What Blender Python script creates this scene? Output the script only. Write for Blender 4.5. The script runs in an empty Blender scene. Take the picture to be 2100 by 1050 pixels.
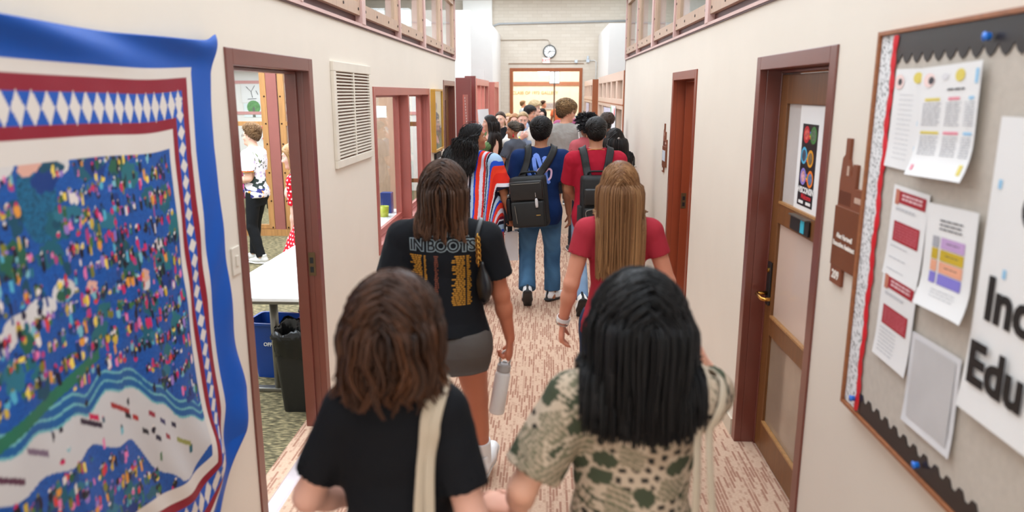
import bpy, bmesh, math, random
import numpy as np
from mathutils import Vector, Matrix, Euler
from mathutils.bvhtree import BVHTree

C = bpy.context.scene.collection
SC = bpy.context.scene
R = math.radians

# ------------------------------------------------------------------ camera, world, lights, exposure
cam_d = bpy.data.cameras.new('camera')
cam = bpy.data.objects.new('camera', cam_d); C.objects.link(cam)
cam.location = (0, 0, 2.0)
cam.rotation_euler = (R(90 - 12.54), 0, R(2.6))
cam_d.sensor_width = 36; cam_d.lens = 25.82
cam_d.clip_start = .05; cam_d.clip_end = 100
cam_d.dof.use_dof = True; cam_d.dof.focus_distance = 6.6; cam_d.dof.aperture_fstop = 1.9
SC.camera = cam
w = bpy.data.worlds.new('world'); SC.world = w; w.use_nodes = True
w.node_tree.nodes['Background'].inputs[0].default_value = (1, .97, .93, 1)
w.node_tree.nodes['Background'].inputs[1].default_value = .35
SC.view_settings.view_transform = 'Standard'
SC.view_settings.look = 'None'
SC.view_settings.gamma = 1
SC.view_settings.use_curve_mapping = False
SC.view_settings.exposure = -0.04

def area(name, loc, sx, sy, power, col=(1, .95, .88), rot=(0, 0, 0)):
    l = bpy.data.lights.new(name, 'AREA'); l.shape = 'RECTANGLE'; l.size = sx; l.size_y = sy
    l.energy = power; l.color = col
    o = bpy.data.objects.new(name, l); C.objects.link(o); o.location = loc; o.rotation_euler = rot
    return o
LW = (.84, .955, 1.07)
area('corridor_lamp', (-.1, -.4, 4.55), 2.2, 3.2, 62, LW)
area('corridor_lamp', (-.1, 4.0, 4.55), 2.2, 4.8, 122, LW)
area('corridor_lamp', (-.1, 8.8, 4.55), 2.2, 3.8, 108, LW)
area('rear_fill_light', (-.1, -1.45, 1.55), 2.2, 2.6, 24, (.95, .98, 1.0), (R(90), 0, 0))  # unseen fill added behind the camera to brighten lower walls and backs
area('hall_lamp', (0, 14.0, 4.9), 5.5, 5.0, 300, LW)
area('hall_lamp', (0, 20.5, 4.9), 5.5, 5.0, 300, LW)
area('office_lamp', (-3.4, 7.6, 3.2), 2.6, 3.6, 240, LW)
area('office_lamp', (-3.0, 4.0, 3.2), 1.8, 2.0, 46, LW)
area('back_office_lamp', (-3.5, 12.6, 3.2), 3.0, 3.0, 300, LW)
area('loft_lamp', (-4.6, 5.0, 4.9), 4.5, 10.0, 440, LW)
area('loft_lamp', (4.6, 5.0, 4.9), 4.5, 10.0, 440, LW)
area('side_office_lamp', (3.2, 6.0, 3.2), 2.0, 3.0, 60, LW)
area('gallery_lamp', (0, 27.0, 4.0), 6.0, 4.0, 430, (1, .95, .86))

# ------------------------------------------------------------------ materials
def lin(c):
    if isinstance(c, str):
        c = c.lstrip('#'); c = tuple(int(c[i:i + 2], 16) for i in (0, 2, 4))
    if max(c) > 1.001: c = tuple(x / 255 for x in c)
    return tuple(x / 12.92 if x <= .04045 else ((x + .055) / 1.055) ** 2.4 for x in c[:3])
_mats = {}
def M(name, col, rough=.5, metal=0., spec=.5, var=.05, scale=6., bump=0., bscale=80., stretch=(1, 1, 1), emit=0., sheen=0., coat=0.):
    if name in _mats: return _mats[name]
    m = bpy.data.materials.new(name); m.use_nodes = True; nt = m.node_tree; N = nt.nodes; L = nt.links
    b = N['Principled BSDF']; c = lin(col)
    b.inputs['Roughness'].default_value = rough; b.inputs['Metallic'].default_value = metal
    b.inputs['Specular IOR Level'].default_value = spec
    if coat: b.inputs['Coat Weight'].default_value = coat; b.inputs['Coat Roughness'].default_value = .25
    if sheen: b.inputs['Sheen Weight'].default_value = sheen
    tc = N.new('ShaderNodeTexCoord'); mp = N.new('ShaderNodeMapping'); mp.inputs['Scale'].default_value = stretch
    L.new(tc.outputs['Object'], mp.inputs['Vector'])
    n = N.new('ShaderNodeTexNoise'); n.inputs['Scale'].default_value = scale; n.inputs['Detail'].default_value = 4
    L.new(mp.outputs[0], n.inputs['Vector'])
    r = N.new('ShaderNodeValToRGB'); r.color_ramp.elements[0].position = .3; r.color_ramp.elements[1].position = .7
    r.color_ramp.elements[0].color = (*[x * (1 - var) for x in c], 1)
    r.color_ramp.elements[1].color = (*[min(1, x * (1 + var)) for x in c], 1)
    L.new(n.outputs[0], r.inputs[0]); L.new(r.outputs[0], b.inputs['Base Color'])
    if bump:
        n2 = N.new('ShaderNodeTexNoise'); n2.inputs['Scale'].default_value = bscale; n2.inputs['Detail'].default_value = 3
        L.new(mp.outputs[0], n2.inputs['Vector'])
        bp = N.new('ShaderNodeBump'); bp.inputs['Strength'].default_value = bump; bp.inputs['Distance'].default_value = .004
        L.new(n2.outputs[0], bp.inputs['Height']); L.new(bp.outputs[0], b.inputs['Normal'])
    if emit:
        b.inputs['Emission Color'].default_value = (*c, 1); b.inputs['Emission Strength'].default_value = emit
    _mats[name] = m; return m

def MC(name, rough=.6, spec=.4, bump=0., bscale=120., sheen=0., stretch=(1, 1, 1), sss=0.):
    """material that reads the surface's own colour pattern from the mesh"""
    if name in _mats: return _mats[name]
    m = bpy.data.materials.new(name); m.use_nodes = True; nt = m.node_tree; N = nt.nodes; L = nt.links
    b = N['Principled BSDF']; b.inputs['Roughness'].default_value = rough; b.inputs['Specular IOR Level'].default_value = spec
    if sheen: b.inputs['Sheen Weight'].default_value = sheen
    if sss:
        b.inputs['Subsurface Weight'].default_value = sss
        b.inputs['Subsurface Radius'].default_value = (.012, .005, .003); b.inputs['Subsurface Scale'].default_value = 1.
    a = N.new('ShaderNodeAttribute'); a.attribute_name = 'Col'
    L.new(a.outputs['Color'], b.inputs['Base Color'])
    if bump:
        tc = N.new('ShaderNodeTexCoord'); mp = N.new('ShaderNodeMapping'); mp.inputs['Scale'].default_value = stretch
        L.new(tc.outputs['Object'], mp.inputs['Vector'])
        n2 = N.new('ShaderNodeTexNoise'); n2.inputs['Scale'].default_value = bscale; n2.inputs['Detail'].default_value = 3
        L.new(mp.outputs[0], n2.inputs['Vector'])
        bp = N.new('ShaderNodeBump'); bp.inputs['Strength'].default_value = bump; bp.inputs['Distance'].default_value = .004
        L.new(n2.outputs[0], bp.inputs['Height']); L.new(bp.outputs[0], b.inputs['Normal'])
    _mats[name] = m; return m

def glass_mat(name='clear_glass', tint=(.97, .98, .97), refl=.08, rough=.01):
    if name in _mats: return _mats[name]
    m = bpy.data.materials.new(name); m.use_nodes = True; nt = m.node_tree; N = nt.nodes; L = nt.links
    N.remove(N['Principled BSDF']); out = N['Material Output']
    t = N.new('ShaderNodeBsdfTransparent'); t.inputs[0].default_value = (*tint, 1)
    g = N.new('ShaderNodeBsdfGlossy'); g.inputs['Roughness'].default_value = rough
    lw = N.new('ShaderNodeLayerWeight'); lw.inputs[0].default_value = .35
    mr = N.new('ShaderNodeMapRange'); mr.inputs['To Min'].default_value = refl * .4; mr.inputs['To Max'].default_value = min(1, refl * 5)
    L.new(lw.outputs['Fresnel'], mr.inputs['Value'])
    mx = N.new('ShaderNodeMixShader'); L.new(mr.outputs[0], mx.inputs[0]); L.new(t.outputs[0], mx.inputs[1]); L.new(g.outputs[0], mx.inputs[2])
    L.new(mx.outputs[0], out.inputs[0])
    _mats[name] = m; return m

def carpet_mat():
    m = bpy.data.materials.new('corridor_carpet'); m.use_nodes = True; nt = m.node_tree; N = nt.nodes; L = nt.links
    b = N['Principled BSDF']; b.inputs['Roughness'].default_value = .95; b.inputs['Specular IOR Level'].default_value = .1
    tc = N.new('ShaderNodeTexCoord')
    def brick(w, h, off, mort, seed):
        mp = N.new('ShaderNodeMapping'); mp.inputs['Rotation'].default_value = (0, 0, R(90)); mp.inputs['Location'].default_value = (seed, seed * .7, 0)
        L.new(tc.outputs['Object'], mp.inputs['Vector'])
        k = N.new('ShaderNodeTexBrick'); k.inputs['Scale'].default_value = 1; k.inputs['Brick Width'].default_value = w; k.inputs['Row Height'].default_value = h
        k.inputs['Mortar Size'].default_value = mort; k.inputs['Mortar Smooth'].default_value = .3; k.offset = off; k.inputs['Color1'].default_value = (0, 0, 0, 1); k.inputs['Color2'].default_value = (1, 1, 1, 1)
        k.inputs['Mortar'].default_value = (.15, .15, .15, 1); L.new(mp.outputs[0], k.inputs['Vector']); return k
    k1 = brick(.115, .0165, .43, .0030, 0); k2 = brick(.034, .021, .5, .004, 3.3)
    r1 = N.new('ShaderNodeValToRGB'); r1.color_ramp.elements[0].position = .50; r1.color_ramp.elements[1].position = .66
    r2 = N.new('ShaderNodeValToRGB'); r2.color_ramp.elements[0].position = .58; r2.color_ramp.elements[1].position = .75
    L.new(k1.outputs['Color'], r1.inputs[0]); L.new(k2.outputs['Color'], r2.inputs[0])
    n = N.new('ShaderNodeTexNoise'); n.inputs['Scale'].default_value = 90; L.new(tc.outputs['Object'], n.inputs['Vector'])
    base = N.new('ShaderNodeValToRGB'); base.color_ramp.elements[0].color = (*lin((184, 150, 126)), 1); base.color_ramp.elements[1].color = (*lin((214, 182, 158)), 1)
    L.new(n.outputs[0], base.inputs[0])
    def mix(fac, a, col, amt):
        x = N.new('ShaderNodeMix'); x.data_type = 'RGBA'
        mm = N.new('ShaderNodeMath'); mm.operation = 'MULTIPLY'; mm.inputs[1].default_value = amt; L.new(fac, mm.inputs[0])
        L.new(mm.outputs[0], x.inputs[0]); L.new(a, x.inputs[6]); x.inputs[7].default_value = (*lin(col), 1); return x.outputs[2]
    c = mix(r1.outputs[0], base.outputs[0], (148, 100, 82), .75)
    c = mix(r2.outputs[0], c, (160, 118, 96), .45)
    L.new(c, b.inputs['Base Color'])
    bp = N.new('ShaderNodeBump'); bp.inputs['Strength'].default_value = .4; bp.inputs['Distance'].default_value = .003
    L.new(n.outputs[0], bp.inputs['Height']); L.new(bp.outputs[0], b.inputs['Normal'])
    return m
def office_carpet_mat():
    m = bpy.data.materials.new('office_carpet'); m.use_nodes = True; nt = m.node_tree; N = nt.nodes; L = nt.links
    b = N['Principled BSDF']; b.inputs['Roughness'].default_value = .95; b.inputs['Specular IOR Level'].default_value = .1
    tc = N.new('ShaderNodeTexCoord'); mp = N.new('ShaderNodeMapping'); mp.inputs['Scale'].default_value = (9, 36, 1); mp.inputs['Rotation'].default_value = (0, 0, R(25))
    L.new(tc.outputs['Object'], mp.inputs['Vector'])
    n = N.new('ShaderNodeTexNoise'); n.inputs['Scale'].default_value = 2.2; n.inputs['Detail'].default_value = 5; L.new(mp.outputs[0], n.inputs['Vector'])
    r = N.new('ShaderNodeValToRGB'); e = r.color_ramp.elements
    e[0].position = .33; e[0].color = (*lin((66, 60, 44)), 1); e[1].position = .68; e[1].color = (*lin((176, 158, 118)), 1)
    k = e.new(.5); k.color = (*lin((112, 104, 80)), 1)
    L.new(n.outputs[0], r.inputs[0]); L.new(r.outputs[0], b.inputs['Base Color'])
    return m
def brick_mat():
    m = bpy.data.materials.new('painted_brick'); m.use_nodes = True; nt = m.node_tree; N = nt.nodes; L = nt.links
    b = N['Principled BSDF']; b.inputs['Roughness'].default_value = .6
    tc = N.new('ShaderNodeTexCoord'); mp = N.new('ShaderNodeMapping'); mp.inputs['Rotation'].default_value = (R(90), 0, 0)
    L.new(tc.outputs['Object'], mp.inputs['Vector'])
    k = N.new('ShaderNodeTexBrick'); k.inputs['Scale'].default_value = 1; k.inputs['Brick Width'].default_value = .3; k.inputs['Row Height'].default_value = .1; k.inputs['Mortar Size'].default_value = .007
    for nm, c in (('Color1', (218, 206, 190)), ('Color2', (212, 199, 182)), ('Mortar', (208, 195, 178))): k.inputs[nm].default_value = (*lin(c), 1)
    L.new(mp.outputs[0], k.inputs['Vector']); L.new(k.outputs['Color'], b.inputs['Base Color'])
    bp = N.new('ShaderNodeBump'); bp.invert = True; bp.inputs['Strength'].default_value = .5; bp.inputs['Distance'].default_value = .006
    L.new(k.outputs['Fac'], bp.inputs['Height']); L.new(bp.outputs[0], b.inputs['Normal'])
    return m

WALL = M('cream_wall_paint', (229, 218, 203), .55, var=.015, scale=3, bump=.06, bscale=160)
WHITE = M('white_wall_paint', (236, 232, 226), .6, var=.01)
CEIL = M('ceiling_tile', (232, 230, 226), .8, var=.02)
RUST = M('rust_paint', (112, 55, 44), .28, var=.06, scale=5, spec=.85)
RUST_LIT = M('rust_paint_lit', (168, 92, 82), .34, var=.05, scale=5, spec=.6)  # same rust paint, its bright lighting put into the base colour
PALEWOOD = M('pale_oak', (190, 158, 134), .4, var=.10, scale=7, stretch=(6, 6, .6))
OAK = M('oak', (172, 124, 74), .4, var=.16, scale=7, stretch=(8, 8, .5))
DOORWOOD = M('walnut_door', (118, 74, 36), .38, var=.14, scale=6, stretch=(8, 8, .5))
CHERRY = M('cherry_wood', (158, 84, 42), .38, var=.12, scale=6, stretch=(8, 8, .5))
CREAM = M('cream_metal', (224, 214, 198), .45)
BLACK = M('black_plastic', (22, 22, 24), .45)
GREYM = M('grey_metal', (130, 126, 118), .35, metal=.7)
BRASS = M('brass', (196, 146, 70), .22, metal=1.)
PAPER = M('white_paper', (234, 232, 230), .7, var=.01)
GLASS = glass_mat()
BOLT = M('bolt', (58, 44, 38), .35, metal=.8)

# ------------------------------------------------------------------ mesh helpers
class MB:
    def __init__(s): s.v = []; s.f = []
    def add(s, V, F):
        n = len(s.v); s.v += [tuple(map(float, p)) for p in V]; s.f += [tuple(i + n for i in f) for f in F]; return s
    def box(s, x0, x1, y0, y1, z0, z1):
        V = [(x, y, z) for x in (x0, x1) for y in (y0, y1) for z in (z0, z1)]
        return s.add(V, [(0, 1, 3, 2), (4, 6, 7, 5), (0, 4, 5, 1), (2, 3, 7, 6), (0, 2, 6, 4), (1, 5, 7, 3)])
    def quad(s, *p): return s.add(p, [tuple(range(len(p)))])
    def tube(s, pts, r, n=10, closed=False, flat=None):
        P = [Vector(p) for p in pts]; m = len(P); rr = r if hasattr(r, '__len__') else [r] * m
        V = []; F = []; prev = None
        for i, p in enumerate(P):
            a = P[(i - 1) % m] if closed or i > 0 else p; b = P[(i + 1) % m] if closed or i < m - 1 else p
            t = (b - a).normalized()
            u = prev if prev is not None else (Vector((0, 0, 1)) if abs(t.z) < .9 else Vector((1, 0, 0)))
            u = (u - t * u.dot(t)).normalized(); prev = u; w_ = t.cross(u)
            for k in range(n):
                an = 2 * math.pi * k / n; V.append(p + (u * math.cos(an) + w_ * math.sin(an) * (flat or 1)) * rr[i])
        for i in range(m if closed else m - 1):
            for k in range(n):
                j = (i + 1) % m; F.append((i * n + k, i * n + (k + 1) % n, j * n + (k + 1) % n, j * n + k))
        if not closed: F.append(tuple(range(n - 1, -1, -1))); F.append(tuple((m - 1) * n + k for k in range(n)))
        return s.add(V, F)
    def lathe(s, prof, c=(0, 0, 0), n=24, axis='z'):
        V = []; F = []
        for r, z in prof:
            for k in range(n):
                a = 2 * math.pi * k / n; q = (r * math.cos(a), r * math.sin(a), z)
                if axis == 'y': q = (q[0], q[2], q[1])
                if axis == 'x': q = (q[2], q[0], q[1])
                V.append((q[0] + c[0], q[1] + c[1], q[2] + c[2]))
        for i in range(len(prof) - 1):
            for k in range(n): F.append((i * n + k, i * n + (k + 1) % n, (i + 1) * n + (k + 1) % n, (i + 1) * n + k))
        F.append(tuple(range(n))); F.append(tuple((len(prof) - 1) * n + k for k in range(n)))
        return s.add(V, F)
    def prism(s, poly, axis, a, b):
        """polygon in the plane across axis, extruded from a to b"""
        def q(p, t): return {'x': (t, p[0], p[1]), 'y': (p[0], t, p[1]), 'z': (p[0], p[1], t)}[axis]
        n = len(poly); V = [q(p, a) for p in poly] + [q(p, b) for p in poly]
        return s.add(V, [tuple(range(n)), tuple(range(2 * n - 1, n - 1, -1))] + [(i, (i + 1) % n, n + (i + 1) % n, n + i) for i in range(n)])
    def xform(s, m): s.v = [tuple(m @ Vector(p)) for p in s.v]; return s
    def build(s, name, mat, parent=None, bevel=0, smooth=False, loc=None):
        me = bpy.data.meshes.new(name); me.from_pydata(s.v, [], s.f)
        bm = bmesh.new(); bm.from_mesh(me); bmesh.ops.recalc_face_normals(bm, faces=bm.faces)
        if bevel:
            es = [e for e in bm.edges if len(e.link_faces) == 2 and e.calc_face_angle(0) > .6]
            bmesh.ops.bevel(bm, geom=es, offset=bevel, segments=2, affect='EDGES', profile=.6, clamp_overlap=True)
        bm.to_mesh(me); bm.free()
        if smooth: me.polygons.foreach_set('use_smooth', [True] * len(me.polygons))
        me.materials.append(mat)
        o = bpy.data.objects.new(name, me); C.objects.link(o)
        if parent: o.parent = parent
        if loc: o.location = loc
        return o
def struct(o): o['kind'] = 'structure'; return o
def tag(o, label, cat, group=None, kind=None):
    o['label'] = label; o['category'] = cat
    if group: o['group'] = group
    if kind: o['kind'] = kind
    return o
def empty(name, loc=(0, 0, 0), rz=0):
    o = bpy.data.objects.new(name, None); C.objects.link(o); o.location = loc; o.rotation_euler = (0, 0, rz); o.empty_display_size = .1
    return o
def text_mesh(body, size, offset=0., extrude=.001, align='CENTER', spacing=1., shear=0., line=1.):
    cu = bpy.data.curves.new('txt', 'FONT'); cu.body = body; cu.size = size; cu.offset = offset; cu.extrude = extrude
    cu.align_x = align; cu.align_y = 'CENTER'; cu.space_character = spacing; cu.space_line = line; cu.shear = shear; cu.resolution_u = 3
    o = bpy.data.objects.new('txt', cu); C.objects.link(o)
    dg = bpy.context.evaluated_depsgraph_get(); me = bpy.data.meshes.new_from_object(o.evaluated_get(dg))
    bpy.data.objects.remove(o); bpy.data.curves.remove(cu); return me
def text_obj(name, body, size, mat, mtx, parent=None, **k):
    me = text_mesh(body, size, **k); me.transform(mtx); me.name = name
    me.materials.clear(); me.materials.append(mat)
    o = bpy.data.objects.new(name, me); C.objects.link(o)
    if parent: o.parent = parent
    return o
def on_right(y, z, x):   # text frame on the right-hand wall, read from the corridor
    return Matrix(((0, 0, -1, x), (-1, 0, 0, y), (0, 1, 0, z), (0, 0, 0, 1)))
def on_left(y, z, x):
    return Matrix(((0, 0, 1, x), (1, 0, 0, y), (0, 1, 0, z), (0, 0, 0, 1)))
def on_far(x, y, z):
    return Matrix(((1, 0, 0, x), (0, 0, -1, y), (0, 1, 0, z), (0, 0, 0, 1)))

def mesh_np(name, V, F, mat, parent=None, col=None, smooth=True):
    """V (n,3), F (m,4 or 3) arrays -> one mesh object"""
    V = np.asarray(V, np.float32); F = np.asarray(F, np.int32); k = F.shape[1]
    me = bpy.data.meshes.new(name); me.vertices.add(len(V)); me.vertices.foreach_set('co', V.ravel())
    me.loops.add(F.size); me.loops.foreach_set('vertex_index', F.ravel())
    me.polygons.add(len(F)); me.polygons.foreach_set('loop_start', np.arange(0, F.size, k, dtype=np.int32))
    me.polygons.foreach_set('use_smooth', np.full(len(F), smooth))
    me.update(calc_edges=True)
    if col is not None:
        a = me.color_attributes.new('Col', 'FLOAT_COLOR', 'POINT')
        c = np.ones((len(V), 4), np.float32); c[:, :3] = np.broadcast_to(np.asarray(col, np.float32), (len(V), 3)); a.data.foreach_set('color', c.ravel())
    me.materials.append(mat)
    o = bpy.data.objects.new(name, me); C.objects.link(o)
    if parent: o.parent = parent
    return o
def grid_faces(nu, nv):
    i = np.arange(nu - 1)[:, None]; j = np.arange(nv - 1)[None, :]
    a = (i * nv + j).ravel(); return np.stack([a, a + nv, a + nv + 1, a + 1], 1)

# ------------------------------------------------------------------ the setting
XR, XL = 1.13, -1.32
YN, YE = -1.6, 10.88            # corridor from behind the camera to its far mouth
ZW = 2.445                      # wall height under the clerestory
def wall(name, x0, x1, y0, y1, z0, z1, holes, mat):
    b = MB(); ys = sorted({y0, y1, *[h[0] for h in holes], *[h[1] for h in holes]})
    for a, c in zip(ys, ys[1:]):
        cut = sorted([(h[2], h[3]) for h in holes if h[0] <= a + 1e-6 and h[1] >= c - 1e-6])
        z = z0
        for p, q in cut:
            if p > z: b.box(x0, x1, a, c, z, p)
            z = q
        if z < z1: b.box(x0, x1, a, c, z, z1)
    return struct(b.build(name, mat))
D1L = (3.115, 4.14, 0, 2.125); WL = (5.73, 8.37, .79, 1.985); D2L = (9.66, 10.74, 0, 2.10)
D1R = (3.055, 4.04, 0, 2.125); D2R = (5.765, 6.725, 0, 2.115)
wall('wall_left', XL - .115, XL, YN, YE, 0, ZW, [D1L, WL, D2L], WALL)
wall('wall_right', XR, XR + .16, YN, YE, 0, ZW, [D1R, D2R], WALL)
struct(MB().box(XL - .16, XR + .16, YN - .12, YN, 0, 4.75).build('wall_back', WALL))
struct(MB().box(XL - .16, XR + .30, YN, 10.5, -.1, 0).build('floor', carpet_mat()))
struct(MB().box(-7.5, XL - .16, YN, 16.3, -.1, 0).build('floor_office', office_carpet_mat()))
struct(MB().box(XR + .30, 7.5, YN, 16.3, -.1, 0).build('floor_side', office_carpet_mat()))
HALLC = M('hall_carpet', (170, 142, 120), .95, var=.2, scale=30, spec=.1)
struct(MB().box(XL - .16, XR + .30, 10.5, 31, -.1, 0).build('floor_hall', HALLC))
struct(MB().box(-7.5, 7.5, YN, 24.0, 5.2, 5.3).build('ceiling', CEIL))
struct(MB().box(XL - .2, XR + .2, YN, YE, 4.75, 4.85).build('ceiling_corridor', CEIL))
struct(MB().box(XL - .115, XL, YN, YE, 3.42, 4.75).build('wall_upper_left', WHITE)); struct(MB().box(XR, XR + .115, YN, YE, 3.42, 4.75).build('wall_upper_right', WHITE))
struct(MB().box(-7.6, -7.5, YN, 24.2, 0, 5.2).build('wall_outer_left', WHITE))
struct(MB().box(7.5, 7.6, YN, 24.2, 0, 5.2).build('wall_outer_right', WHITE))
struct(MB().box(-7.5, XL - .16, YN - .12, YN, 0, 5.2).box(XR + .16, 7.5, YN - .12, YN, 0, 5.2).box(XL - .16, XR + .16, YN - .12, YN, 4.75, 5.2).build('wall_rear', WHITE))
struct(MB().box(XL, XL + .012, YN, 3.0, 0, .1).box(XL, XL + .012, 4.2, 9.58, 0, .1).build('baseboard_left', M('cream_rubber_base', (206, 192, 172), .5)))
struct(MB().box(XR - .012, XR, YN, 2.98, 0, .1).box(XR - .012, XR, 4.12, 5.69, 0, .1).box(XR - .012, XR, 6.8, YE, 0, .1).build('baseboard_right', _mats['cream_rubber_base']))
# metal threshold at the office doorway
struct(MB().prism([(XL - .05, 0), (XL + .035, 0), (XL + .022, .008), (XL - .037, .008)], 'y', 3.05, 4.2).build('trim_1', M('threshold_metal', (206, 190, 190), .3, metal=.6)))

# ---- door frames (casing on the corridor face, jambs through the wall, stop)
def door_frame(num, side, y0, y1, z, depth, mat, cas=.068, z0=0., sill=False, mull=None):
    """y0..y1, z = clear opening; side -1 left wall, +1 right wall"""
    xw = XL if side < 0 else XR
    f = lambda a: xw + side * a            # a>0 goes into the wall
    b = MB()
    def bx(a0, a1, *r): x = sorted((f(a0), f(a1))); b.box(x[0], x[1], *r)
    bx(-.009, .03, y0 - cas, y0, z0, z + cas); bx(-.009, .03, y1, y1 + cas, z0, z + cas); bx(-.009, .03, y0, y1, z, z + cas)
    bx(.0301, depth, y0 - .02, y0, z0, z + .02); bx(.0301, depth, y1, y1 + .02, z0, z + .02); bx(.0301, depth, y0, y1, z, z + .02)
    # stop
    sd = depth * .5
    bx(sd, depth - .002, y0 + .001, y0 + .016, z0, z - .001); bx(sd, depth - .002, y1 - .016, y1 - .001, z0, z - .001); bx(sd, depth - .002, y0 + .016, y1 - .016, z - .016, z - .001)
    if sill:
        bx(-.009, .03, y0 - cas, y1 + cas, z0 - cas, z0); bx(.0301, depth, y0 - .02, y1 + .02, z0 - .03, z0)
        bx(sd, depth - .002, y0 + .016, y1 - .016, z0 + .001, z0 + .02)
    if mull: bx(-.009, depth, mull - .032, mull + .032, z0, z)
    return b, f
b, f = door_frame(1, -1, D1L[0] + .01, D1L[1] - .01, 2.115, .13, RUST)
d1 = struct(b.build('door_1', RUST, bevel=.003))
sp = MB().box(XL - .058, XL - .018, D1L[1] - .0125, D1L[1] - .0095, .95, 1.09).build('strike_plate', M('bronze', (104, 82, 56), .4, metal=.6), d1)
MB().box(XL - .050, XL - .030, D1L[1] - .0135, D1L[1] - .0124, .97, 1.005).box(XL - .050, XL - .030, D1L[1] - .0135, D1L[1] - .0124, 1.025, 1.06).build('latch_hole', BLACK, sp)
b, f = door_frame(2, -1, D2L[0] + .01, D2L[1] - .01, 2.09, .14, RUST)
d2 = struct(b.build('door_2', RUST, bevel=.003))
MB().box(XL - .112, XL - .08, D2L[0] + .026, D2L[1] - .026, .01, 2.07).build('door_leaf', DOORWOOD, d2)
MB().box(XL - .0795, XL - .076, D2L[0] + .25, D2L[0] + .75, 1.1, 1.9).build('pane', M('dim_glass', (92, 66, 52), .08), d2)
b, f = door_frame(3, 1, D1R[0] + .01, D1R[1] - .01, 2.115, .20, RUST)
d3 = struct(b.build('door_3', RUST, bevel=.003))
b, f = door_frame(4, 1, D2R[0] + .01, D2R[1] - .01, 2.105, .20, CHERRY)
d4 = struct(b.build('door_4', M('cherry_paint', (132, 56, 30), .34, spec=.6), bevel=.003))
sp = MB().box(XR + .105, XR + .15, D2R[1] - .0285, D2R[1] - .0255, .97, 1.11).build('strike_plate', _mats['bronze'], d4)
MB().box(XR + .118, XR + .14, D2R[1] - .030, D2R[1] - .028, .99, 1.025).box(XR + .118, XR + .14, D2R[1] - .030, D2R[1] - .028, 1.045, 1.08).build('latch_hole', BLACK, sp)
# open leaf of that door, swung into the side office
lf = MB().box(XR + .22, XR + 1.14, D2R[0] + .02, D2R[0] + .06, .01, 2.09).build('door_leaf', CHERRY, d4)

# ---- door leaf with glass on the right
y0, y1 = D1R[0] + .027, D1R[1] - .027
xa, xb = XR + .105, XR + .148
lf = MB()
st = .105
lf.box(xa, xb, y0, y0 + st, .012, 2.09).box(xa, xb, y1 - st, y1, .012, 2.09)
for z0_, z1_ in ((.012, .18), (.70, .80), (1.325, 1.43), (1.945, 2.09)): lf.box(xa, xb, y0 + st, y1 - st, z0_, z1_)
leaf = lf.build('door_leaf', DOORWOOD, d3, bevel=.003)
MILK = M('frosted_pane', (214, 190, 174), .16, spec=.6, var=.04, scale=2)
for z0_, z1_, mt in ((.18, .70, M('reflection_tinted_pane', (158, 138, 118), .10, spec=.9, var=.12, scale=3)), (.80, 1.325, MILK), (1.43, 1.945, M('poster_pane', (206, 200, 196), .12, spec=.6))):  # lowest pane: the carpet's reflection is partly put into its base colour
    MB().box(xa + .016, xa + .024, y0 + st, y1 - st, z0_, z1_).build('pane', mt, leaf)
    MB().box(xa - .004, xa + .015, y0 + st, y1 - st, z0_, z0_ + .012).build('glazing_bead', OAK, leaf)
hd = MB().box(xa - .012, xa, y1 - .085, y1 - .03, .86, 1.10).build('lock_plate', BLACK, leaf, bevel=.003)
MB().tube([(xa - .012, y1 - .058, .925), (xa - .062, y1 - .058, .925), (xa - .070, y1 - .066, .925), (xa - .070, y1 - .165, .922), (xa - .062, y1 - .178, .922), (xa - .03, y1 - .178, .922)], .0105, 12).build('door_handle', BRASS, hd, smooth=True)
MB().lathe([(.001, 0), (.013, 0), (.013, -.008), (.001, -.01)], (xa - .012, y1 - .058, 1.055), 14, 'x').build('lock_cylinder', BRASS, hd)

# poster in the door's top pane
pp = empty('door_poster', (xa + .014, 3.50, 1.69))
tag(pp, 'black WISCONSIN poster with coloured ring portraits behind the door glass', 'poster')
MB().box(-.0035, .0005, -.205, .215, -.25, .25).build('backing_sheet', PAPER, pp)
MB().box(-.0050, -.0036, -.040, .165, -.225, .165).build('print', M('poster_black', (20, 20, 26), .35), pp)
rings = [(-.095 + .01, .115, (196, 30, 44)), (.0 + .055, .115, (60, 128, 60)), (-.105 + .01, .015, (70, 176, 214)), (.055, .005, (230, 158, 30)), (-.085, -.085, (142, 128, 208)), (.055, -.09, (236, 124, 30))]
for i, (py, pz, c) in enumerate(rings):
    py = [.105, .012, .118, .030, .108, .012][i]
    rg = MB()
    n = 20
    for k in range(n):
        a, a2 = 2 * math.pi * k / n, 2 * math.pi * (k + 1) / n
        rg.quad(*[(-.0056, py + r_ * math.cos(t), pz + r_ * math.sin(t)) for r_, t in ((.028, a), (.041, a), (.041, a2), (.028, a2))])
    rg.build('ring', M('ring_%d' % i, c, .4), pp)
    MB().lathe([(.001, 0), (.027, 0), (.027, .0002), (.001, .0004)], (-.0056, py, pz), 18, 'x').build('portrait', M('portrait_%d' % i, [(214, 90, 80), (90, 110, 84), (60, 70, 90), (120, 96, 60), (226, 160, 170), (90, 120, 160)][i], .5, var=.5, scale=60), pp)
for k, c in enumerate(((220, 60, 60), (240, 180, 50), (70, 160, 90), (80, 110, 200))):
    for q in ((.02, .10, .095), (.03, .11, -.012), (.01, .10, -.105)): MB().box(-.0053, -.0051, q[0], q[1], q[2] + k * .009, q[2] + .008 + k * .009).build('rainbow_band', M('band_%d' % k, c, .5), pp)
text_obj('lettering', 'WISCONSIN', .040, M('white_ink', (236, 234, 230), .5), on_right(.062, -.150, -.0055), pp, offset=.0016, extrude=.0003)
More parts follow.
